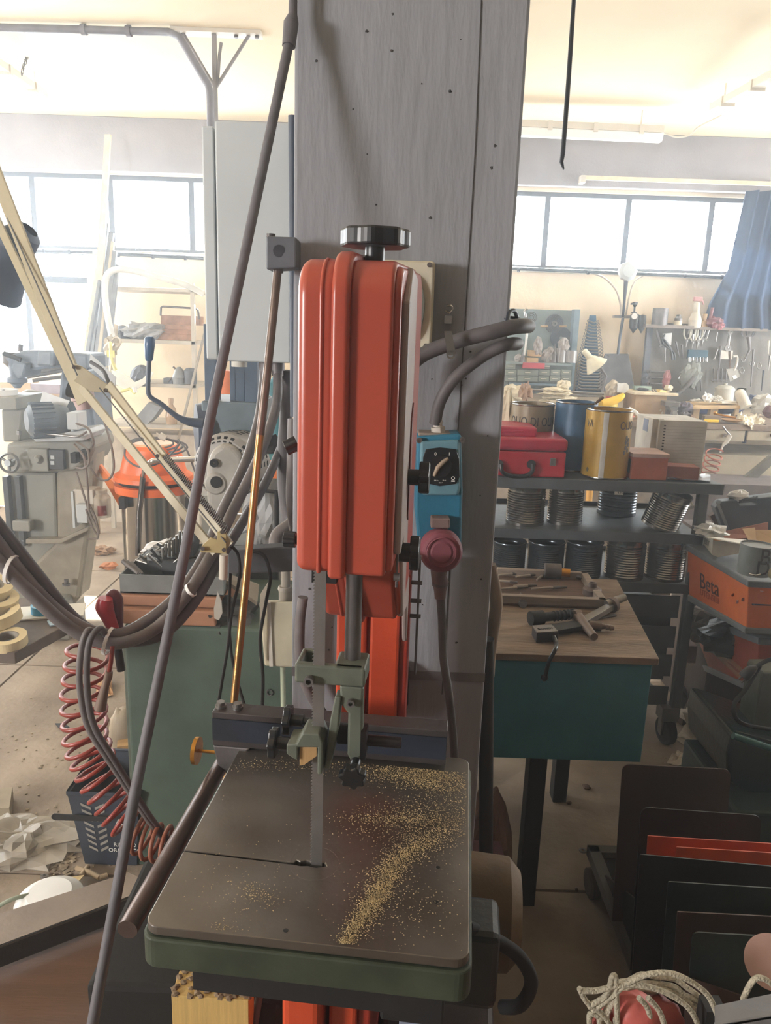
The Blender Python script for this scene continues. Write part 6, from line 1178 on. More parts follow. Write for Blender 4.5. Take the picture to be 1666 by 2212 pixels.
make('tray_wall', M().box((x0_, y0_, z0_), (x1_, y0_+.004, zt_)).box((x0_, y1_, z0_), (x1_, y1_+.004, zt_+.01)).box((x0_, y0_+.004, z0_), (x0_+.004, y1_, zt_)).box((x1_-.004, y0_+.004, z0_), (x1_, y1_, zt_)).box((x0_, y0_, z0_), (x1_, y1_, z0_+.004)), machgrey if False else mat('tray_grey', (112, 114, 112), .6), tb_)
make('inner_trough', M().box((x0_+.02, y0_+.1, zt_-.02), (x1_-.1, y0_+.24, zt_+.012)), mat('trough_dark', (60, 62, 64), .6), tb_)
random.seed(13)
for i in range(14):
    a = V((random.uniform(x0_+.03, x1_-.14), random.uniform(y0_+.04, y1_-.06), zt_+.012)); b = a+V((random.uniform(-.07, .07), random.uniform(-.03, .03), random.uniform(.0, .05)))
    make('drill_bit', M().cyl(a, a+(b-a)*.4, .0032, n=8).cyl(a+(b-a)*.4, b, .0042, n=8), toolst if i % 2 else blackm, label='drill bit lying loose among others in the grey tray', cat='drill bit', group='loose drill bits in the grey tray')
for i in range(3): make('drill_bit', M().cyl(P(266+i*9, 1212+i*2, 2.16), P(300+i*4, 1240, 2.12), .0075-.001*i, n=8), steel_d, label='long thick drill bit leaning at the left end of the grey tray, %s' % ('leftmost', 'middle', 'rightmost')[i], cat='drill bit')
bk_ = thing('drill_case', 'open black stepped holder with upright drill bits at the back of the grey tray', 'drill case', P(385, 1240, 2.2))
make('holder_step', M().box(*pbox(350, 1205, 392, 1243, 2.2, .10)).box(*pbox(372, 1165, 408, 1215, 2.25, .08)).poly([P(392, 1243, 2.2), P(412, 1150, 2.25), P(420, 1170, 2.25), P(410, 1243, 2.2)], (0, .08, 0)), black, bk_, bevel=.002)
for i in range(9):
    x, y = 352+i*7.5, 1205-i*6; make('upright_bit', M().cyl(P(x, y+14, 2.2+.01*i), P(x-1, y-22-(i % 3)*3, 2.2+.01*i), .0042, n=8), toolst, bk_)
make('crumpled_tissue', M().lump(P(343, 1185, 2.35), (.09, .05, .05), 3, .4, 14), white, label='crumpled white tissue behind the black drill holder', cat='tissue')
make('wood_plank', M().quadbox([P(484, 1250, 2.12), P(495, 1240, 2.2), P(560, 1262, 2.2), P(555, 1300, 2.12)], (0, 0, -.012)), mat('plank_grey', (150, 138, 122), .8), label='curved grey plank end on the green cabinet beside the white box', cat='plank')
make('dark_cloth', M().lump(P(490, 1330, 2.15), (.17, .2, .10), 19, .25, 20), mat('cloth_dark_grey', (74, 74, 72), .9), label='dark dusty cloth heap on the green cabinet', cat='cloth')
make('leaf_blade', M().poly([P(x, y, 2.04) for x, y in ((470, 1278), (478, 1300), (480, 1325), (473, 1340), (463, 1336), (462, 1315))], (0, .006, 0)), mat('blade_pale', (176, 170, 160), .6), label='pale leaf shaped blade leaning on the dark cloth heap', cat='blade')
# white junction box low on the column side
wj = thing('junction_box', 'cream junction box with a tilted cover low on the left side of the column', 'junction box', P(595, 1440, 1.72))
D = 1.74
make('box_body', M().poly([P(560, 1290, D), P(582, 1262, D+.05), P(640, 1262, D+.05), P(640, 1295, D)], (0, .0, 0)) if False else M().hexa([P(572, 1438, D), P(645, 1442, D), P(645, 1442, D+.12), P(572, 1438, D+.12), P(560, 1300, D), P(645, 1300, D), P(648, 1296, D+.12), P(575, 1296, D+.12)]), mat('box_ivory', (190, 182, 158), .5), wj, bevel=.004)
make('cover_edge', M().quadbox([P(577, 1302, D-.005), P(584, 1302, D-.005), P(590, 1440, D-.005), P(582, 1440, D-.005)], (0, .006, 0)), shelfm, wj)
make('tilted_cover', M().quadbox([P(562, 1285, D-.02), P(584, 1250, D-.02), P(572, 1300, D-.02), P(560, 1430, D-.02)], (0, .008, 0)), mat('cover_grey_cream', (160, 150, 134), .6), wj)
make('cable_gland', M().cyl(P(617, 1300, D+.05), P(617, 1272, D+.05), .0165).cyl(P(617, 1274, D+.05), P(617, 1266, D+.05), .021, .018, n=6).cyl(P(617, 1266, D+.05), P(617, 1225, D+.05), .0115), mat('gland_dusty', (150, 142, 130), .6), wj)
make('drop_pipe', M().cyl(P(611, 1440, D+.03), P(613, 1560, D+.03), .0065), mat('pipe_pale_green', (168, 176, 152), .6), wj)
hose('thin_cable', [(500, 1180, 1.5), (515, 1200, 1.5), (517, 1250, 1.5), (500, 1330, 1.52), (492, 1400, 1.5), (480, 1470, 1.45), (470, 1530, 1.4)], .0035, blackm, 'thin black cable falling from the lamp clamp, left strand', 'cable', 'thin cables from the lamp clamp', n=8)
hose('thin_cable', [(540, 1190, 1.55), (570, 1200, 1.55), (584, 1245, 1.55), (575, 1300, 1.55), (562, 1380, 1.55), (568, 1460, 1.5), (566, 1540, 1.45)], .0038, blackm, 'thin black cable falling in front of the cream junction box', 'cable', 'thin cables from the lamp clamp', n=8)
hose('thin_cable', [(498, 1240, 1.5), (495, 1320, 1.52), (497, 1380, 1.52), (505, 1440, 1.5), (530, 1530, 1.45)], .0032, blackm, 'thin black cable beside the bronze rod, right strand', 'cable', 'thin cables from the lamp clamp', n=8)
# lamp bracket arm and machine arm
make('bracket_arm', M().quadbox([P(492, 1190, 1.6), P(640, 1180, 1.6), P(640, 1235, 1.6), P(492, 1240, 1.6)], (0, .04, 0)), mat('bracket_dark', (74, 76, 80), .6), label='dark steel bracket arm reaching from the column to the beige lamp arm', cat='bracket', bevel=.003)
hk = hose('hooked_pipe', [(640, 1120, 1.8), (625, 1135, 1.78), (600, 1155, 1.76), (595, 1180, 1.75), (600, 1210, 1.75)], .016, mat('pipe_dusty_grey', (120, 112, 108), .7), 'short dusty pipe bend behind the bracket arm', 'pipe')
# ================================================================ beige balanced lamp arm
la = thing('arm_lamp', 'beige parallel arm work lamp with a spring reaching up to the left edge', 'lamp', P(490, 1230, 1.45))
def strip(pts, w_, th=.010):
    mb = M()
    for (xa, ya, Da), (xb, yb, Db) in zip(pts, pts[1:]):
        a, b = P(xa, ya, Da), P(xb, yb, Db); d = (b-a).normalized(); n_ = d.cross(V((0, 1, 0))).normalized()*w_/2
        mb.quadbox([a-n_, b-n_, b+n_, a+n_], (0, th, 0)); 
    return mb
for (pts, w_) in (([(-40, 300, 1.92), (180, 870, 1.66)], .030), ([(-25, 440, 1.90), (168, 850, 1.68)], .018), ([(172, 835, 1.66), (465, 1195, 1.46)], .017), ([(232, 830, 1.64), (496, 1180, 1.44)], .018)):
    make('arm_bar', strip([pts[0], pts[1]], w_), lampbeige, la, bevel=.001)
make('arm_groove', M().tube([P(-20, 390, 1.89), P(172, 822, 1.65)], .0018, 6), mat('groove_grey', (92, 92, 92), .7), la)
make('arm_groove', M().tube([P(215, 838, 1.63), P(488, 1172, 1.43)], .0015, 6), mat('groove_grey', (92, 92, 92)), la)
make('elbow_plate', M().poly([P(x, y, 1.645) for x, y in ((160, 785), (176, 790), (240, 835), (238, 848), (200, 846), (160, 822), (170, 810))], (0, -.004, 0)), lampbeige, la, bevel=.001)
make('base_plate', M().poly([P(x, y, 1.44) for x, y in ((433, 1192), (490, 1195), (490, 1150), (482, 1143), (470, 1148), (470, 1165), (456, 1160), (438, 1176))], (0, -.004, 0)), mat('plate_yellow_beige', (178, 162, 116), .5), la, bevel=.001)
for x, y, D in ((160, 793, 1.64), (228, 843, 1.64), (340, 985, 1.54), (438, 1185, 1.435), (484, 1188, 1.435), (480, 1149, 1.435)): make('pivot_screw', M().cyl(P(x, y, D), P(x, y, D-.007), .0042, n=12), steel_d, la)
make('pivot_post', M().cyl(P(484, 1198, 1.45), P(482, 1250, 1.45), .0085), shelfm, la)
p0, p1 = P(350, 988, 1.52), P(484, 1150, 1.43); d = p1-p0; u = V((0, 1, 0)).cross(d.normalized()).normalized(); 
mb = M(); mb.tube([p0+V((.006, 0, .004))+d*(i/360)+(u*math.cos(i*math.pi/4)+V((0, 1, 0))*math.sin(i*math.pi/4))*.0062 for i in range(361)], .0013, 5)
make('spring', mb, steel_d, la)
make('lamp_shade', M().lathe([(.02, .16), (.035, .15), (.05, .10), (.10, 0), (.102, -.003), (.095, .0), (.03, .13)], P(-30, 590, 1.93), (.75, -.1, .62)), mat('shade_blue_grey', (84, 98, 118), .6), la)
make('elbow_knob', M().cyl(P(150, 838, 1.72), P(175, 846, 1.72), .020, n=10).cyl(P(165, 838, 1.72), P(190, 830, 1.72), .013), blackm, la, bevel=.003)
hose('lamp_wire', [(196, 782, 1.72), (222, 800, 1.7), (236, 830, 1.66), (246, 860, 1.66)], .0042, leather, 'short grey wire at the elbow of the beige lamp arm', 'cable', n=8)
make('pink_lamp_cap', M().lathe([(0, 0), (.018, 0), (.022, .02), (.026, .022), (.026, .04), (.014, .045), (.010, .075), (0, .075)], P(184, 884, 1.75), (-.15, 0, 1)), mat('cap_pinkish', (196, 172, 170), .4), label='pinkish white plastic cap under the lamp arm elbow', cat='cap')
make('pierced_sheet', M().quadbox([P(195, 765, 1.9), P(250, 815, 1.9), P(248, 842, 1.9), P(192, 790, 1.9)], (0, .004, 0)), mat('sheet_pale_grey', (196, 200, 202), .4, .3), label='pale grey sheet metal flag behind the lamp arm elbow', cat='sheet')
# ================================================================ drill press behind
dp = thing('drill_press', 'blue grey drill press with a vented round motor cover behind the conduits', 'machine', (P(500, 1000, 2.5).x, 2.6, 0))
D = 2.5
make('head_block', M().box(*pbox(436, 868, 560, 1000, D, .28)), mat('head_blue_grey', (100, 114, 122), .5), dp, bevel=.006)
for x0, x1 in ((441, 468), (496, 508), (508, 528), (528, 556)): make('column', M().box(*pbox(x0, 700, x1, 872, D+.02+.02*(x0 % 3), .06)), mat('column_blue_grey', (76, 92, 110), .5), dp, bevel=.002)
make('machine_stand', M().box((P(455, 1000, D).x, D+.02, 0), (P(600, 1000, D).x, D+.3, P(0, 1290, D).z+.2)), mat('stand_grey_dark', (86, 92, 94), .6), dp, bevel=.01)
hw = make('hand_wheel', M().lathe([(0, .02), (.02, .02), (.085, .012), (.092, -.02), (.085, -.04), (0, -.04)], P(432, 928, D+.05), (-1, -.35, 0)), mat('wheel_blue_black', (58, 70, 88), .45), dp)
make('lever', M().tube([P(438, 915, D-.02), P(405, 910, D-.03), P(380, 898, D-.04), P(348, 872, D-.05), P(325, 857, D-.06), P(320, 838, D-.06), P(322, 780, D-.06)], [.018, .013, .009, .0075, .0075, .0075, .0075], 12, sub=4), mat('wheel_blue_black', (58, 70, 88)), dp)
make('lever_grip', M().tube([P(322, 780, D-.06), P(322, 776, D-.06), P(323, 745, D-.06), P(324, 731, D-.06), P(324, 727, D-.06)], [.009, .012, .0165, .016, .009], 14), mat('grip_blue', (40, 78, 118), .35), dp)
pc_ = P(490, 1020, D-.12); axm = V((-.18, -1, .05)).normalized()
mc_ = mat('motor_cover_grey', (148, 144, 138), .5)
mo = make('motor_cover', M().lathe([(0, .03), (.085, .028), (.104, .012), (.106, -.01), (.106, -.11), (0, -.11)], pc_+V((-.0, 0, .02)), axm, n=48), mc_, dp)
u = axm.orthogonal().normalized(); w_ = axm.cross(u); vt = M(); c0 = pc_+V((0, 0, .02))
for k in range(26):
    a = k*2*math.pi/26
    if k % 5 == 4: continue
    e = u*math.cos(a)+w_*math.sin(a); t_ = -u*math.sin(a)+w_*math.cos(a)
    vt.quadbox([c0+e*.078+axm*.0292-t_*.005, c0+e*.078+axm*.0292+t_*.005, c0+e*.096+axm*.0195+t_*.006, c0+e*.096+axm*.0195-t_*.006], axm*.0015)
    for j in range(3): vt.quadbox([c0+e*.1065+axm*(-.02-.03*j)-t_*.008, c0+e*.1065+axm*(-.02-.03*j)+t_*.008, c0+e*.1065+axm*(-.028-.03*j)+t_*.008, c0+e*.1065+axm*(-.028-.03*j)-t_*.008], e*.001)
make('vent_slots', vt, darkgap, mo, kind='stuff')
gcv = M(); pts = []
for x, y in ((455, 975), (478, 958), (505, 962), (525, 985), (528, 1020), (520, 1055), (505, 1090), (490, 1110), (462, 1115), (446, 1090), (444, 1040), (446, 1000)): pts.append(P(x, y, D-.17))
make('gear_cover', gcv.poly(pts, (0, .05, 0)), mat('gear_cover_grey', (162, 158, 150), .45), dp, bevel=.018, seg=4, sharp=30)
make('shaft_hub', M().ring(P(463, 1000, D-.175), .013, .004, .006, (0, -1, 0)), black, dp); make('hub_boss', M().lathe([(0, .006), (.018, .006), (.03, .004), (.036, -.002)], P(466, 1045, D-.172), (0, -1, 0)), mat('gear_cover_grey', (162, 158, 150)), dp)
make('shaft_recess', M().lathe([(0, .001), (.018, .001), (.019, -.002)], P(467, 1042, D-.180), (0, -1, 0)), black, dp)
make('side_lever', M().lump(P(580, 960, 2.2), (.07, .04, .06), 4, .2, 12), darkgap, dp)
# things seen between the conduits
make('white_rag', M().lump(P(572, 1110, 2.6), (.14, .1, .26), 15, .35, 22), mat('rag_grey_white', (190, 190, 190), .9), label='crumpled greyish white rag behind the conduits left of the column', cat='rag')
gbox('teal_box', 'teal tool box seen behind the conduits beside the column', 575, 950, 640, 1060, 3.4, .3, mat('box_teal_light', (60, 130, 134), .6), 'box')
zq = P(600, 1060, 3.4).z; make('side_table', M().box((-.85, 3.25, zq-.05), (-.2, 3.8, zq-.001)).box((-.82, 3.3, 0), (-.76, 3.36, zq-.05)).box((-.28, 3.3, 0), (-.22, 3.36, zq-.05)), machgrey, label='grey stand behind the conduits under the teal tool box', cat='table')
gbox('orange_box', 'orange box seen between the conduits beside the column', 560, 1000, 597, 1062, 3.3, .08, betaor, 'panel')
_tz = P(600, 952, 3.5).z; _th = P(600, 812, 3.5).z-_tz; make('teal_bottle', M().lathe([(0, 0), (.04, 0), (.04, _th*.9), (.02, _th), (0, _th)], V((P(600, 835, 3.5).x, 3.5, _tz))), teal, label='teal rounded cap behind the column left edge under the cabinet', cat='bottle')
_tq = P(480, 800, 3.5); make('orange_container', M().lathe([(0, 0), (.06, 0), (.06, (_tq.z-zq)*.8), (.03, _tq.z-zq), (0, _tq.z-zq)], V((_tq.x+.02, 3.5, zq))), mat('orange_soft', (214, 124, 84), .6), label='orange container seen between the drill press columns', cat='container')
make('frame_bars', M().tube([P(565, 1060, 2.3), P(650, 1066, 2.3)], .006, 8).tube([P(598, 1060, 2.3), P(598, 1200, 2.3)], .008, 8), blackm, label='thin dark frame bars beside the column behind the conduits', cat='frame')
# ================================================================ vacuum cleaner
vc = P(333, 1040, 3.7); vr = .185
va = thing('vacuum_cleaner', 'drum vacuum cleaner with an orange head on a shiny steel drum', 'vacuum cleaner', (vc.x, 3.7, 0))
zl = P(333, 1048, 3.7).z; zt = P(333, 958, 3.7).z
make('drum', M().lathe([(0, .02), (vr*.86, .02), (vr*.86, zl-.02), (0, zl-.02)], (vc.x, 3.7, 0), n=48), mat('drum_steel', (176, 172, 164), .18, 1, var=.06, bump=0), va)
make('head', M().lathe([(0, zt), (vr*.62, zt-.002), (vr*.70, zt-.02), (vr*.86, zl+.075), (vr*1.02, zl+.055), (vr*1.03, zl+.035), (vr*.88, zl+.03), (vr*.88, zl+.015), (vr*1.02, zl+.012), (vr*1.0, zl-.025), (vr*.88, zl-.03), (0, zl-.03)], (vc.x, 3.7, 0), n=48), mat('vacuum_orange', (232, 110, 50), .4), va)
make('head_gap', M().cyl((vc.x, 3.7, zl+.014), (vc.x, 3.7, zl+.031), vr*.90, n=40), darkgap, va)
make('lid_top', M().lathe([(0, .012), (vr*.55, .010), (vr*.62, .0), (0, 0)], (vc.x, 3.7, zt-.004), n=40), mat('lid_pale_orange', (240, 190, 150), .3), va)
make('push_handle', M().tube([P(310, 1030, 3.5), P(314, 1012, 3.45), P(326, 998, 3.42), P(345, 994, 3.42), P(430, 991, 3.42)], .013, 10, sub=4), chrome, va)
make('suction_tube', M().tube([P(310, 1025, 3.5), P(306, 1060, 3.5), P(300, 1110, 3.48), P(298, 1200, 3.46)], [.014, .014, .014, .014], 10), mat('tube_dark_chrome', (110, 104, 100), .2, .9), va)
for x in (262, 405): make('drum_latch', M().box(*pbox(x-6, 1075, x+8, 1100, 3.53, .05)), blackm, va, bevel=.002)
for i in range(4):
    make('cord_loop', M().tube([P(335+(48+6*i)*math.cos(a)+4*i-8, 957+(12+2*i)*math.sin(a)+i*3, 3.62) for a in [k*math.pi/6 for k in range(12)]], .0045, 7, closed=True, sub=2), leather, va)
make('cord_drop', M().tube([P(270, 970, 3.55), P(272, 990, 3.5), P(300, 1008, 3.45), P(345, 1000, 3.45), P(375, 975, 3.45), P(390, 955, 3.5)], .0045, 7, sub=4).tube([P(385, 950, 3.6), P(405, 975, 3.55), P(418, 1010, 3.55), P(430, 1040, 3.5)], .0045, 7, sub=4), leather, va)
make('cord_plug', M().cyl(P(345, 940, 3.6), P(358, 948, 3.6), .016).tube([P(345, 940, 3.6), P(338, 935, 3.6)], .004, 6), shelfm, va)
make('orange_plank', M().quadbox([P(197, 990, 3.9), P(205, 990, 3.9), P(258, 1060, 3.8), P(258, 1095, 3.8)], (0, .03, 0)), mat('orange_board', (236, 128, 52), .5), label='bright orange board leaning left of the vacuum cleaner', cat='board')
# ================================================================ milling machine at the left
mm = thing('milling_machine', 'grey milling machine on a cast pedestal at the left edge', 'milling machine', (-1.95, 4.2, 0))
D = 3.75
def pq(pts, D, dep, mt, nm, bevel=.01, par=None, seg=2): return make(nm, M().poly([P(x, y, D) for x, y in pts], (0, dep, 0)), mt, par or mm, bevel=bevel, seg=seg)
pq([(12, 958), (195, 945), (205, 965), (190, 1000), (160, 1018), (12, 1025)], D, .3, machgrey, 'table_housing', .02, seg=3)
pq([(14, 1020), (120, 1020), (125, 1170), (132, 1300), (20, 1300), (8, 1160)], D+.08, .35, machgrey, 'pedestal', .015)
pq([(120, 1020), (205, 975), (198, 1100), (184, 1200), (172, 1290), (130, 1345), (62, 1310), (60, 1230), (122, 1170)], D+.05, .16, mat('machine_grey_warm', (140, 132, 116), .5), 'pedestal_side', .02)
pq([(55, 1165), (130, 1165), (190, 1138), (191, 1146), (130, 1175), (55, 1175)], D-.0, .06, mat('machine_grey_warm', (140, 132, 116)), 'pedestal_ridge', .004)
make('foot', M().box((P(60, 1320, D).x, D-.02, 0), (P(150, 1320, D).x, D+.22, P(0, 1285, D).z)), machgrey, mm, bevel=.02)
make('foot_bolt', M().cyl(P(143, 1262, D), P(143, 1252, D), .012, n=6).cyl(P(143, 1264, D), P(143, 1261, D), .02), steel_d, mm)
for x in (17, 43): make('slide_rail', M().box(*pbox(x-6, 1030, x+4, 1180, D+.04, .05)), mat('rail_black_grey', (64, 68, 72), .5), mm)
make('rail_clamp', M().box(*pbox(26, 1126, 64, 1148, D-.0, .06)), machgrey, mm, bevel=.006)
wh = make('hand_wheel', M().lathe([(.038, .0), (.045, .012), (.052, .0), (.045, -.012), (.038, 0)], P(20, 1000, D-.1), (0, -1, .1), n=32).lathe([(0, .02), (.016, .02), (.02, -.02)], P(20, 1000, D-.1), (0, -1, .1)), mat('wheel_grey', (128, 132, 134), .4, .4), mm)
for k in range(3):
    a = k*2.09+.5; make('wheel_spoke', M().cyl(P(20, 1000, D-.1), P(20, 1000, D-.1)+V((math.cos(a)*.04, 0, math.sin(a)*.04)), .006), mat('wheel_grey', (128, 132, 134)), wh)
make('gear_plate', M().box(*pbox(60, 970, 103, 1018, D-.04, .04)), machgrey, mm, bevel=.004)
make('gear_knob', M().lathe([(0, .03), (.012, .03), (.018, .015), (.024, 0)], P(84, 992, D-.04), (0, -1, 0)), machgrey, mm)
cpn = make('control_panel', M().box(*pbox(106, 972, 137, 1014, D-.03, .03)), black, mm, bevel=.002)
for y in (988, 1000): make('panel_button', M().box(*pbox(109, y-4, 117, y+4, D-.036, .008)), cabgrey, cpn)
for x, y, h_ in ((138, 985, 30), (160, 978, 28)): 
    s_ = make('side_socket', M().box(*pbox(x+14, y-6, x+26, y+16, D-.05, .05)), blackm, mm, bevel=.002)
pq([(70, 942), (180, 930), (192, 938), (180, 952), (75, 955)], D-.08, .25, mat('tray_pale_grey', (176, 180, 182), .5), 'chip_tray', .004)
make('cross_table', M().box(*pbox(-40, 858, 35, 884, D-.05, .3)), machgrey, mm, bevel=.003)
make('table_end', M().hexa([P(33, 862, D-.05), P(33, 884, D-.05), P(33, 884, D-.03), P(33, 862, D-.03), P(76, 852, D+.2), P(76, 872, D+.2), P(76, 872, D+.22), P(76, 852, D+.22)]), cabgrey, mm)
pq([(2, 884), (50, 884), (42, 955), (6, 955)], D+.05, .2, machgrey, 'table_column', .01)
pq([(130, 800), (195, 800), (200, 870), (208, 945), (190, 960), (140, 930), (125, 860)], D+.4, .3, mat('machine_grey_blue', (110, 122, 136), .5), 'rear_column', .02)
pq([(10, 770), (50, 757), (78, 757), (110, 760), (190, 764), (192, 800), (120, 795), (80, 800), (48, 795), (35, 790)], D+.15, .25, mat('machine_grey_blue', (110, 122, 136)), 'overarm', .015)
pq([(80, 757), (112, 757), (112, 792), (78, 790)], D+.1, .2, mat('machine_grey_light', (128, 140, 152), .5), 'overarm_clamp', .01)
pq([(30, 780), (58, 785), (50, 815), (36, 818), (22, 795)], D+.1, .2, mat('machine_grey_blue', (110, 122, 136)), 'spindle_head', .01)
make('spindle', M().lathe([(0, 0), (.015, 0), (.03, .02), (.05, .03), (.05, .05), (.03, .06), (.035, .11), (.05, .15), (0, .15)], P(38, 838, D+.2)), mat('machine_grey_blue', (110, 122, 136)), mm)
make('spindle', M().lathe([(0, 0), (.02, .02), (.04, .04), (.04, .09), (0, .09)], P(25, 800, D+.2)).cyl(P(44, 760, D+.2), P(45, 744, D+.2), .012), steel_d, mm)
make('quill_lever', M().tube([P(8, 763, D+.1), P(45, 778, D+.1)], .012, 8), blackm, mm)
mr = make('ribbed_motor', M().lathe([(0, .06), (.05, .058), (.075, .04), (.078, -.04), (.07, -.10), (.06, -.13), (0, -.13)], P(85, 908, D-.1), (-.8, -.6, 0), n=30), mat('motor_grey_dark', (92, 102, 112), .5), mm)
rbm = M(); axr = V((-.8, -.6, 0)).normalized(); u = axr.orthogonal().normalized(); w_ = axr.cross(u)
for k in range(20):
    a = k*math.pi*2/20; e = u*math.cos(a)+w_*math.sin(a); t_ = axr.cross(e)*.003; c = P(85, 908, D-.1)
    rbm.quadbox([c+e*.07+axr*.04-t_, c+e*.07+axr*.04+t_, c+e*.07-axr*.06+t_, c+e*.07-axr*.06-t_], e*.018)
make('cooling_rib', rbm, mat('motor_grey_dark', (92, 102, 112)), mr)
make('terminal_box', M().box(*pbox(144, 892, 167, 928, D-.1, .12)), cabgrey, mm, bevel=.003)
make('splash_sheet', M().quadbox([P(92, 846, D-.0), P(150, 866, D), P(135, 895, D), P(86, 872, D)], (0, .004, 0)), mat('sheet_white_grey', (214, 218, 220), .4), label='pale grey sheet standing tilted behind the ribbed motor', cat='sheet')
make('white_arc', M().tube([P(50, 850, D+.3), P(62, 846, D+.3), P(78, 848, D+.3), P(92, 852, D+.3)], .012, 8, sub=4), white, label='white bent tube behind the milling table', cat='tube')
wc = thing('white_cup', 'round white tray with a dark clip on the milling table at the left edge', 'tray', P(10, 860, D))
make('tray', M().lathe([(0, 0), (.07, 0), (.075, .04), (.07, .04), (.065, .01), (0, .01)], P(5, 858, D+.08)), white, wc); make('clip', M().tube([P(2, 846, D+.05), P(8, 844, D+.05), P(16, 852, D+.05)], .007, 8), black, wc)
for i, (x, y) in enumerate(((42, 935), (100, 937), (148, 930), (155, 936), (163, 925))): make('small_part', M().lathe([(0, 0), (.012, 0), (.012, .02+.01*(i % 3)), (0, .02+.01*(i % 3))], P(x, y+4, D-.04)), (steel, brass, steel, white, black)[i], label='small turned part on the milling machine chip tray, %s' % ('leftmost', 'second from left', 'third from left', 'fourth from left', 'rightmost')[i], cat='part')
hose('rod_on_tray', [(82, 935, D-.12), (130, 940, D-.12), (168, 943, D-.12), (188, 932, D-.1)], .006, steel, 'thin bright rod lying along the milling chip tray', 'rod', n=6)
for i, pts in enumerate(([(165, 915, D-.1), (190, 925, D-.15), (202, 950, D-.15), (200, 965, D-.1)], [(165, 955, D-.12), (188, 970, D-.18), (192, 1000, D-.18), (180, 1012, D-.15), (165, 1010, D-.12)], [(160, 960, D-.12), (180, 985, D-.15), (186, 1015, D-.15), (190, 1060, D-.15), (192, 1100, D-.15)], [(165, 1020, D-.1), (178, 1060, D-.12), (195, 1110, D-.12), (212, 1145, D-.12), (210, 1165, D-.12)],
        [(195, 1010, D-.1), (215, 1035, D-.1), (235, 1035, D-.1), (246, 1010, D-.1), (240, 960, D-.1), (225, 910, D-.1)], [(186, 1100, D-.1), (200, 1140, D-.1), (212, 1160, D-.1), (190, 1165, D-.1)], [(190, 1085, D-.12), (205, 1115, D-.12), (214, 1150, D-.12)])):
    hose('loose_cable', pts, .0055, mat('cable_grey_brown', (112, 100, 92), .6), 'grey cable beside the milling machine, '+('topmost short arc beside the terminal box', 'loop round the side sockets', 'strand falling straight from the chip tray', 'slanting strand down to the coolant jar', 'wide loop hanging right of the machine', 'lowest short loop beside the jar', 'short strand before the switch box')[i], 'cable', 'loose cables at the milling machine', n=6)
sbx = thing('switch_box', 'pale metal switch box at the right side of the milling pedestal', 'switch box', P(180, 1130, D-.05))
make('box_body', M().box(*pbox(160, 1058, 202, 1120, D-.04, .1)), shelfm, sbx, bevel=.003); make('box_side', M().box(*pbox(155, 1062, 160, 1140, D-.05, .1)), cabgrey, sbx); make('connector', M().box(*pbox(165, 1090, 188, 1130, D-.08, .05)), cabgrey, sbx, bevel=.003)
cj = thing('coolant_jar', 'clear jar with dark red liquid hanging beside the milling pedestal', 'jar', P(222, 1120, D-.05))
make('jar', M().lathe([(0, 0), (.042, 0), (.045, .02), (.045, .10), (.03, .12), (.032, .14), (0, .14)], P(221, 1116, D-.0)), mat('jar_glass', (226, 216, 196), .15, alpha=.6), cj); make('red_liquid', M().lathe([(0, .005), (.028, .005), (.028, .055), (0, .055)], P(221, 1114, D-.02)), mat('liquid_red', (140, 66, 62), .3), cj)
# bright floor patch area: small litter
make('litter_pile', M().lump(Z(222, 1190, .02), (.16, .12, .06), 9, .4, 20), mat('litter_brown', (140, 110, 84), .8), label='heap of cables and litter behind the milling pedestal', cat='litter', kind='stuff')
make('leather_shoe', M().lump(Z(235, 1222, .02), (.12, .08, .05), 3, .2, 14), mat('shoe_brown', (170, 104, 60), .7), label='small orange brown leather scrap on the bright floor', cat='scrap')
make('wood_wedge', M().lump(Z(160, 1310, .02), (.12, .08, .05), 5, .15, 12), mat('wedge_orange', (190, 120, 76), .8), label='orange wooden wedge under the milling machine foot', cat='wedge')
# ================================================================ small bench with tapes at the left edge
bt = .85
tbn = thing('side_bench', 'worn wooden bench corner carrying rolls of tape at the left edge', 'bench', (-1.0, 1.9, 0))
bq = [Z(-200, 1400, bt), Z(32, 1410, bt), Z(165, 1338, bt), Z(130, 1296, bt), Z(-200, 1275, bt)]
make('bench_top', M().poly([p-V((0, 0, .03)) for p in bq], (0, 0, .03)), mat('bench_dark_wood', (104, 92, 82), .8, var=.2), tbn, bevel=.002)
p = Z(-260, 1340, bt); make('bench_leg', M().box((p.x-.03, p.y, 0), (p.x+.03, p.y+.06, bt-.03)), woodd, tbn)
gt = 'rolls of masking tape stacked on the side bench'
def roll(lb, x, y, z, ro, ri, h, mt, ax=(0, 0, 1), grp=gt):
    c = Z(x, y, z); o = thing('tape_roll', lb, 'tape', c, group=grp); ax = V(ax).normalized()
    make('tape', M().ring(c, ro, ri, h, ax, n=44), mt, o); make('tape_core', M().ring(c+ax*.001, ri, ri-.004, h-.002, ax, n=36), mat('core_grey', (150, 144, 134), .8), o)
roll('lowest masking tape roll, leaning open side towards the camera', 18, 1392, bt+.002, .046, .028, .024, masking, (0, -.12, 1))
roll('second masking tape roll from below in the stack at the left edge', -6, 1345, bt+.03, .062, .038, .028, masking, (-.15, -.1, 1))
roll('third masking tape roll from below in the stack at the left edge', -14, 1308, bt+.058, .060, .037, .028, masking, (.2, -.1, 1))
roll('topmost masking tape roll in the stack at the left edge', -26, 1278, bt+.088, .058, .036, .026, masking, (.28, -.1, 1))
roll('single blue tape roll beside the masking tape stack', 96, 1322, bt+.006, .034, .028, .022, bluetape, (0, 0, 1), None)
make('white_leaflet', M().cbox(Z(100, 1322, bt+.003), (.20, .10, .004), (0, 0, .3)), cardw, label='white leaflet under the blue tape roll', cat='leaflet')
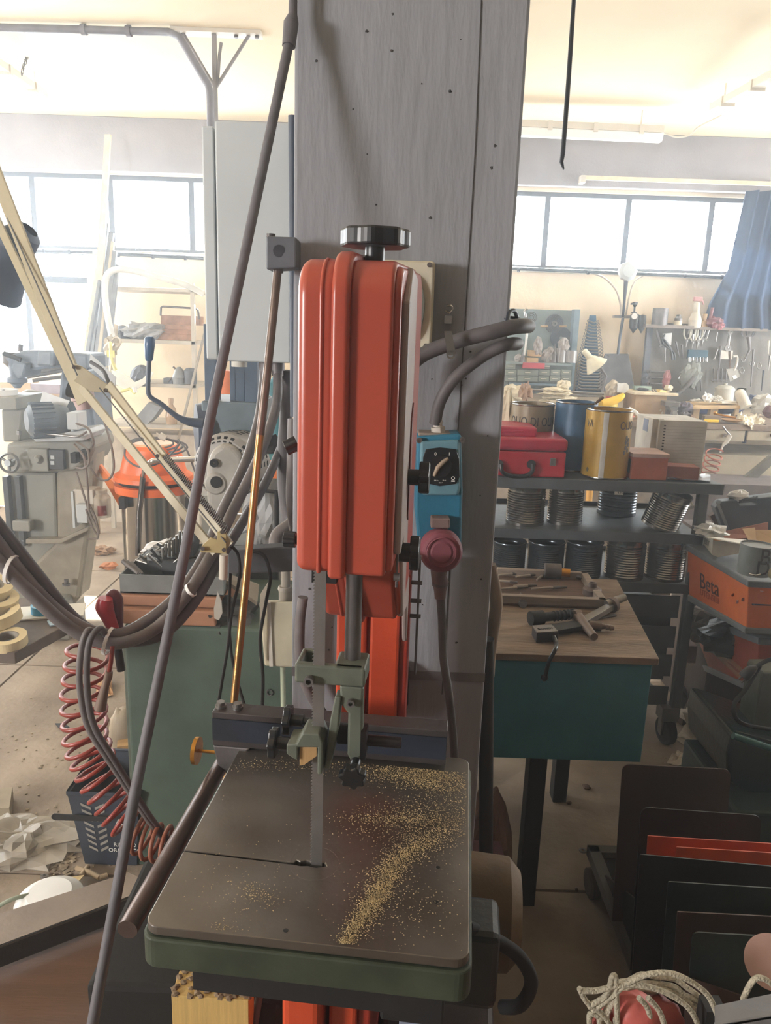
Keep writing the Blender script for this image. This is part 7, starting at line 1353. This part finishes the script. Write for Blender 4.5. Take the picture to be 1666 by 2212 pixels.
make('blue_note', M().cbox(Z(118, 1345, bt+.003), (.03, .04, .004), (0, 0, .6)), mat('note_pale_blue', (170, 196, 216), .7), label='pale blue slip on the bench corner by the blue tape', cat='slip')
# ================================================================ shelf rack and stock bars at the back left
D = 6.0
sr = thing('shelf_rack', 'pale metal shelf rack standing against the back wall left of the cabinet', 'shelf', (P(330, 900, D).x, 6.1, 0))
for x in (420, 436, 228): make('upright', M().box((P(x-5, 800, D).x, D+(.0 if x != 436 else .4), 0), (P(x+3, 800, D).x, D+.04+(.0 if x != 436 else .4), P(x, 612 if x != 228 else 625, D).z)), shelfm, sr)
for y, xa in ((625, 225), (738, 225), (832, 225), (920, 225)): make('shelf_board', M().box(*[(lambda a_, b_: a_)(*pbox(xa, y-4, 424, y+4, D, .45)), (lambda a_, b_: b_)(*pbox(xa, y-4, 424, y+4, D, .45))]), shelfm, sr, bevel=.003)
tc_ = thing('cantilever_toolbox', 'rusty brown cantilever toolbox with a wire handle on the shelf rack', 'toolbox', P(385, 735, D))
for i, (x0, y0, x1, y1, dz) in enumerate(((347, 682, 432, 702, .3), (344, 702, 414, 712, .2), (341, 712, 414, 722, .1), (335, 722, 414, 735, .0))): make('box_tier', M().box(*pbox(x0, y0, x1, y1, D+.05+dz*.3, .12)), mat('tier_rust', (176, 132, 104), .7, var=.2), tc_, bevel=.003)
make('handle', M().tube([P(347, 682, D+.1), P(348, 664, D+.1), P(352, 662, D+.1), P(422, 666, D+.1), P(428, 670, D+.1), P(430, 690, D+.1)], .008, 8), steel_d, tc_)
make('clear_bag', M().lump(P(312, 717, D+.1), (.34, .2, .14), 41, .3, 22), mat('bag_grey_clear', (170, 172, 174), .35, bump=.4), label='grey clear plastic bag on the shelf rack beside the rusty toolbox', cat='bag')
make('grey_bundle', M().lump(P(265, 722, D+.15), (.2, .2, .12), 42, .25, 18), mat('bundle_grey_blue', (120, 124, 132), .8), label='dark grey bundle at the left of the shelf rack', cat='bundle')
gr = 'oddments on the shelf rack'
make('dark_mug', M().lump(P(305, 812, D), (.16, .14, .16), 43, .12, 18), mat('mug_slate', (92, 98, 108), .6), label='round dark grey pot on the lower shelf behind the white visor', cat='pot', group=gr)
make('glass_flask', M().lathe([(0, 0), (.05, 0), (.055, .05), (.03, .11), (.012, .13), (0, .13)], P(388, 829, D)), mat('flask_grey', (130, 134, 136), .3), label='round grey flask on the lower shelf right', cat='flask', group=gr)
make('dark_pot', M().lathe([(0, 0), (.05, 0), (.05, .1), (.03, .12), (0, .12)], P(412, 829, D)), mat('mug_slate', (92, 98, 108)), label='dark pot right of the round flask on the lower shelf', cat='pot', group=gr)
make('low_box', M().box(*pbox(353, 817, 372, 829, D, .1)), mat('mug_slate', (92, 98, 108)), label='low dark box left of the round flask', cat='box', group=gr)
make('crossed_tool', M().tube([P(374, 792, D), P(388, 805, D), P(405, 810, D)], .008, 6).tube([P(362, 826, D), P(372, 815, D)], .006, 6), steel_d, label='thin crossed dark tool above the round flask', cat='tool', group=gr)
bt_ = thing('glass_bottle', 'clear bottle with brown liquid on the lowest visible shelf', 'bottle', P(371, 915, D-.1))
make('bottle', M().lathe([(0, 0), (.04, 0), (.045, .06), (.035, .12), (.016, .15), (.02, .18), (.02, .2), (0, .2)], P(371, 916, D-.05)), mat('bottle_amber_clear', (190, 160, 132), .2, alpha=.8), bt_)
make('grey_wedge_tin', M().poly([P(x, y, D-.1) for x, y in ((285, 912), (320, 870), (348, 880), (330, 905), (318, 916))], (0, .15, 0)), mat('wedge_grey', (136, 140, 144), .6), label='grey wedge shaped tin on the lowest visible shelf', cat='tin')
gs_ = 'long stock bars leaning at the left window'
BARS = [(232, 288, 226, 430, 5.2, .03, 'pale_batten', 'tall pale wooden batten reaching up to the grey beam', mat('batten_pale', (214, 196, 172), .7))]
o = make('pale_batten', M().quadbox([P(226, 290, 6.3), P(238, 290, 6.3), P(212, 770, 5.7), P(196, 770, 5.7)], (0, .03, 0)), mat('batten_pale', (214, 196, 172), .7), label='tall pale wooden batten reaching up to the grey beam', cat='batten')
for i, (xt, yt, xb, yb, w_) in enumerate(((222, 470, 178, 770, .04), (228, 480, 192, 780, .03), (235, 500, 200, 790, .05), (240, 520, 206, 800, .03), (243, 540, 214, 800, .04), (248, 570, 224, 790, .04), (246, 700, 236, 840, .03), (212, 600, 184, 760, .03))):
    make('stock_bar', M().quadbox([P(xt, yt, 6.2-.04*i), P(xt+w_*200, yt+3, 6.2-.04*i), P(xb+w_*250, yb, 5.6-.04*i), P(xb, yb, 5.6-.04*i)], (0, .03, 0)), slat if i % 3 else mat('batten_cream', (200, 188, 168), .7), label='long stock bar in the bundle at the left window, %s' % ('second from left', 'third from left', 'fourth from left', 'fifth from left', 'sixth from left', 'seventh from left', 'rightmost and shortest', 'leftmost')[i], cat='bar', group=gs_)
make('white_hose_arc', M().tube([P(244, 735, 5.5), P(234, 690, 5.5), P(227, 640, 5.5), P(229, 600, 5.5), P(248, 583, 5.5), P(285, 584, 5.5), P(340, 598, 5.5), P(400, 615, 5.5), P(440, 635, 5.5)], .022, 12, sub=6), mat('hose_white', (240, 240, 236), .4, trans=.3), label='white plastic pipe bent in a wide arc before the shelf rack', cat='pipe')
make('hook_cluster', M().lump(P(240, 748, 5.4), (.10, .06, .12), 8, .5, 18).ring(P(252, 738, 5.4), .035, .025, .012, (0, -1, 0)), mat('hook_pale_metal', (186, 176, 158), .5, .3), label='cluster of pale hooks and rings hanging under the white arc', cat='hooks')
make('yellow_tag', M().box(*pbox(231, 757, 246, 772, 5.35, .02)), mat('tag_yellow', (228, 220, 130), .6), label='pale yellow tag hanging below the hook cluster', cat='tag')
vi = thing('visor', 'white curved plastic visor with a yellow strap hanging before the shelf', 'visor', P(285, 840, 5.2))
mb = M(); D5 = 5.2
pts = [(240, 800), (262, 806), (278, 815), (290, 826), (308, 818), (324, 802), (331, 806), (322, 822), (300, 838), (285, 846), (262, 838), (246, 826)]
make('visor_sheet', mb.poly([P(x, y, D5) for x, y in pts], (0, .02, 0)), mat('visor_white', (246, 246, 240), .4, trans=.5), vi)
make('strap', M().tube([P(238, 740, 5.3), P(240, 772, D5), P(246, 790, D5), P(250, 800, D5)], .012, 8).tube([P(262, 846, D5), P(280, 840, D5), P(292, 850, D5)], .010, 8), mat('strap_yellow', (226, 222, 150), .6), vi)
make('white_stem', M().cyl(P(290, 836, D5), P(293, 848, D5), .014), white, vi)
make('long_steel_bar', M().quadbox([P(439, 720, 4.6), P(443, 720, 4.6), P(304, 1290, 4.15), P(298, 1290, 4.15)], (0, .02, 0)), mat('bar_pale_steel', (176, 172, 166), .4, .4), label='long pale steel bar leaning between the shelf rack and the cabinet', cat='bar')
make('low_wall_cupboard', M().box((P(205, 900, 6.2).x, 6.2, 0), (-1.3, 6.5, .75)), mat('cupboard_pale', (196, 184, 168), .8), label='pale low cupboard behind the shelf rack', cat='cupboard')
for i, (x0, y0, x1, y1, D_, mt, lb) in enumerate(((0, 826, 66, 850, 5.78, card, 'tan cardboard carton behind the milling head'), (66, 830, 130, 850, 5.78, mat('carton_mauve', (150, 140, 150), .8), 'mauve grey carton behind the milling head')  )):
    gbox('carton' if i < 2 else 'stacked_board', lb, x0, y0, x1, y1, D_, .15, mt, 'carton' if i < 2 else 'board')
make('back_table', M().box(*pbox(-40, 850, 200, 858, 5.75, .2)).box((P(20, 858, 5.8).x, 5.8, 0), (P(26, 858, 5.8).x, 5.84, P(20, 854, 5.75).z)).box((P(190, 858, 5.8).x, 5.8, 0), (P(196, 858, 5.8).x, 5.84, P(20, 854, 5.75).z)), mat('back_table_wood', (168, 140, 112), .7), label='wooden table behind the milling machine at the window', cat='table')
for i, (x0, y0, x1, y1) in enumerate(((60, 808, 140, 792), (55, 815, 138, 800), (70, 822, 150, 812))): make('long_rod', M().cyl(P(x0, y0, 4.9), P(x1, y1, 5.0), .012, n=8), steel_d if i < 3 else steel, label='long rod lying behind the milling head, %s' % ('topmost', 'second', 'third', 'lowest and brightest')[i], cat='rod', group='rods behind the milling head')
# ceiling bracket and conduit
cbk = thing('ceiling_bracket', 'pale steel pole braced to a ceiling plate above the grey cabinet', 'bracket', P(466, 262, 4.65))
D = 4.65; cz = CE
a, b = Z(370, 60, cz), Z(565, 68, cz)
make('ceiling_plate', M().quadbox([V((a.x, a.y-.03, cz-.001)), V((b.x, b.y-.03, cz-.001)), V((b.x, b.y+.06, cz-.001)), V((a.x, a.y+.06, cz-.001))], (0, 0, -.02)), tubem, cbk)
pm = mat('pole_grey', (140, 136, 138), .5, .4)
pc_ = P(466, 262, D)
make('pole', M().box((pc_.x-.012, D-.012, 1.9), (pc_.x+.012, D+.012, cz-.02)), pm, cbk)
make('brace', M().tube([V((P(395, 64, D).x, D, cz-.02)), V((pc_.x, D, P(466, 190, D).z))], .010, 6), pm, cbk); make('brace', M().tube([V((P(538, 66, D).x, D, cz-.02)), V((pc_.x, D, P(466, 192, D).z))], .010, 6), pm, cbk)
make('hook', M().tube([P(478, 92, D), P(474, 120, D), P(470, 180, D)], .010, 6), pm, cbk)
for x in (385, 510, 555): make('plate_bolt', M().cyl(V((P(x, 66, D).x, D, cz-.034)), V((P(x, 66, D).x, D, cz-.02)), .012, n=8), steel_d, cbk)
cd2 = thing('ceiling_conduit', 'grey conduit running along the ceiling and bending down to the grey cabinet', 'conduit', P(455, 262, 4.6))
hz = lambda x, y: Z(x, y, cz-.03)
make('pipe', M().tube([hz(-60, 58), hz(180, 64), hz(280, 67), hz(365, 69), P(388, 80, 4.5), P(450, 185, 4.55), P(454, 205, 4.55), P(455, 262, 4.55), P(455, 330, 4.55)], .020, 12), mat('conduit_blue_grey', (120, 120, 130), .55), cd2)
for x, y in ((181, 64), (278, 67)): make('pipe_coupling', M().cyl(hz(x-5, y), hz(x+5, y), .028, n=14), mat('conduit_blue_grey', (120, 120, 130)), cd2)

_hz = M().box((XL-.1, YB-.1, -.06), (XR+.1, YF+.15, CE+.08))  # added volume imitating the bluish lens glare around the windows
hm = bpy.data.materials.new('glare_haze'); hm.use_nodes = True; nt = hm.node_tree; nt.nodes.remove(nt.nodes['Principled BSDF'])
vs = nt.nodes.new('ShaderNodeVolumeScatter'); vs.inputs['Density'].default_value = .023; vs.inputs['Anisotropy'].default_value = .75; vs.inputs['Color'].default_value = (.86, .93, 1, 1)
nt.links.new(vs.outputs[0], nt.nodes['Material Output'].inputs['Volume'])
make('glare_haze', _hz, hm, label='thin bluish haze volume added for the lens glare around the bright windows', cat='haze', kind='stuff')
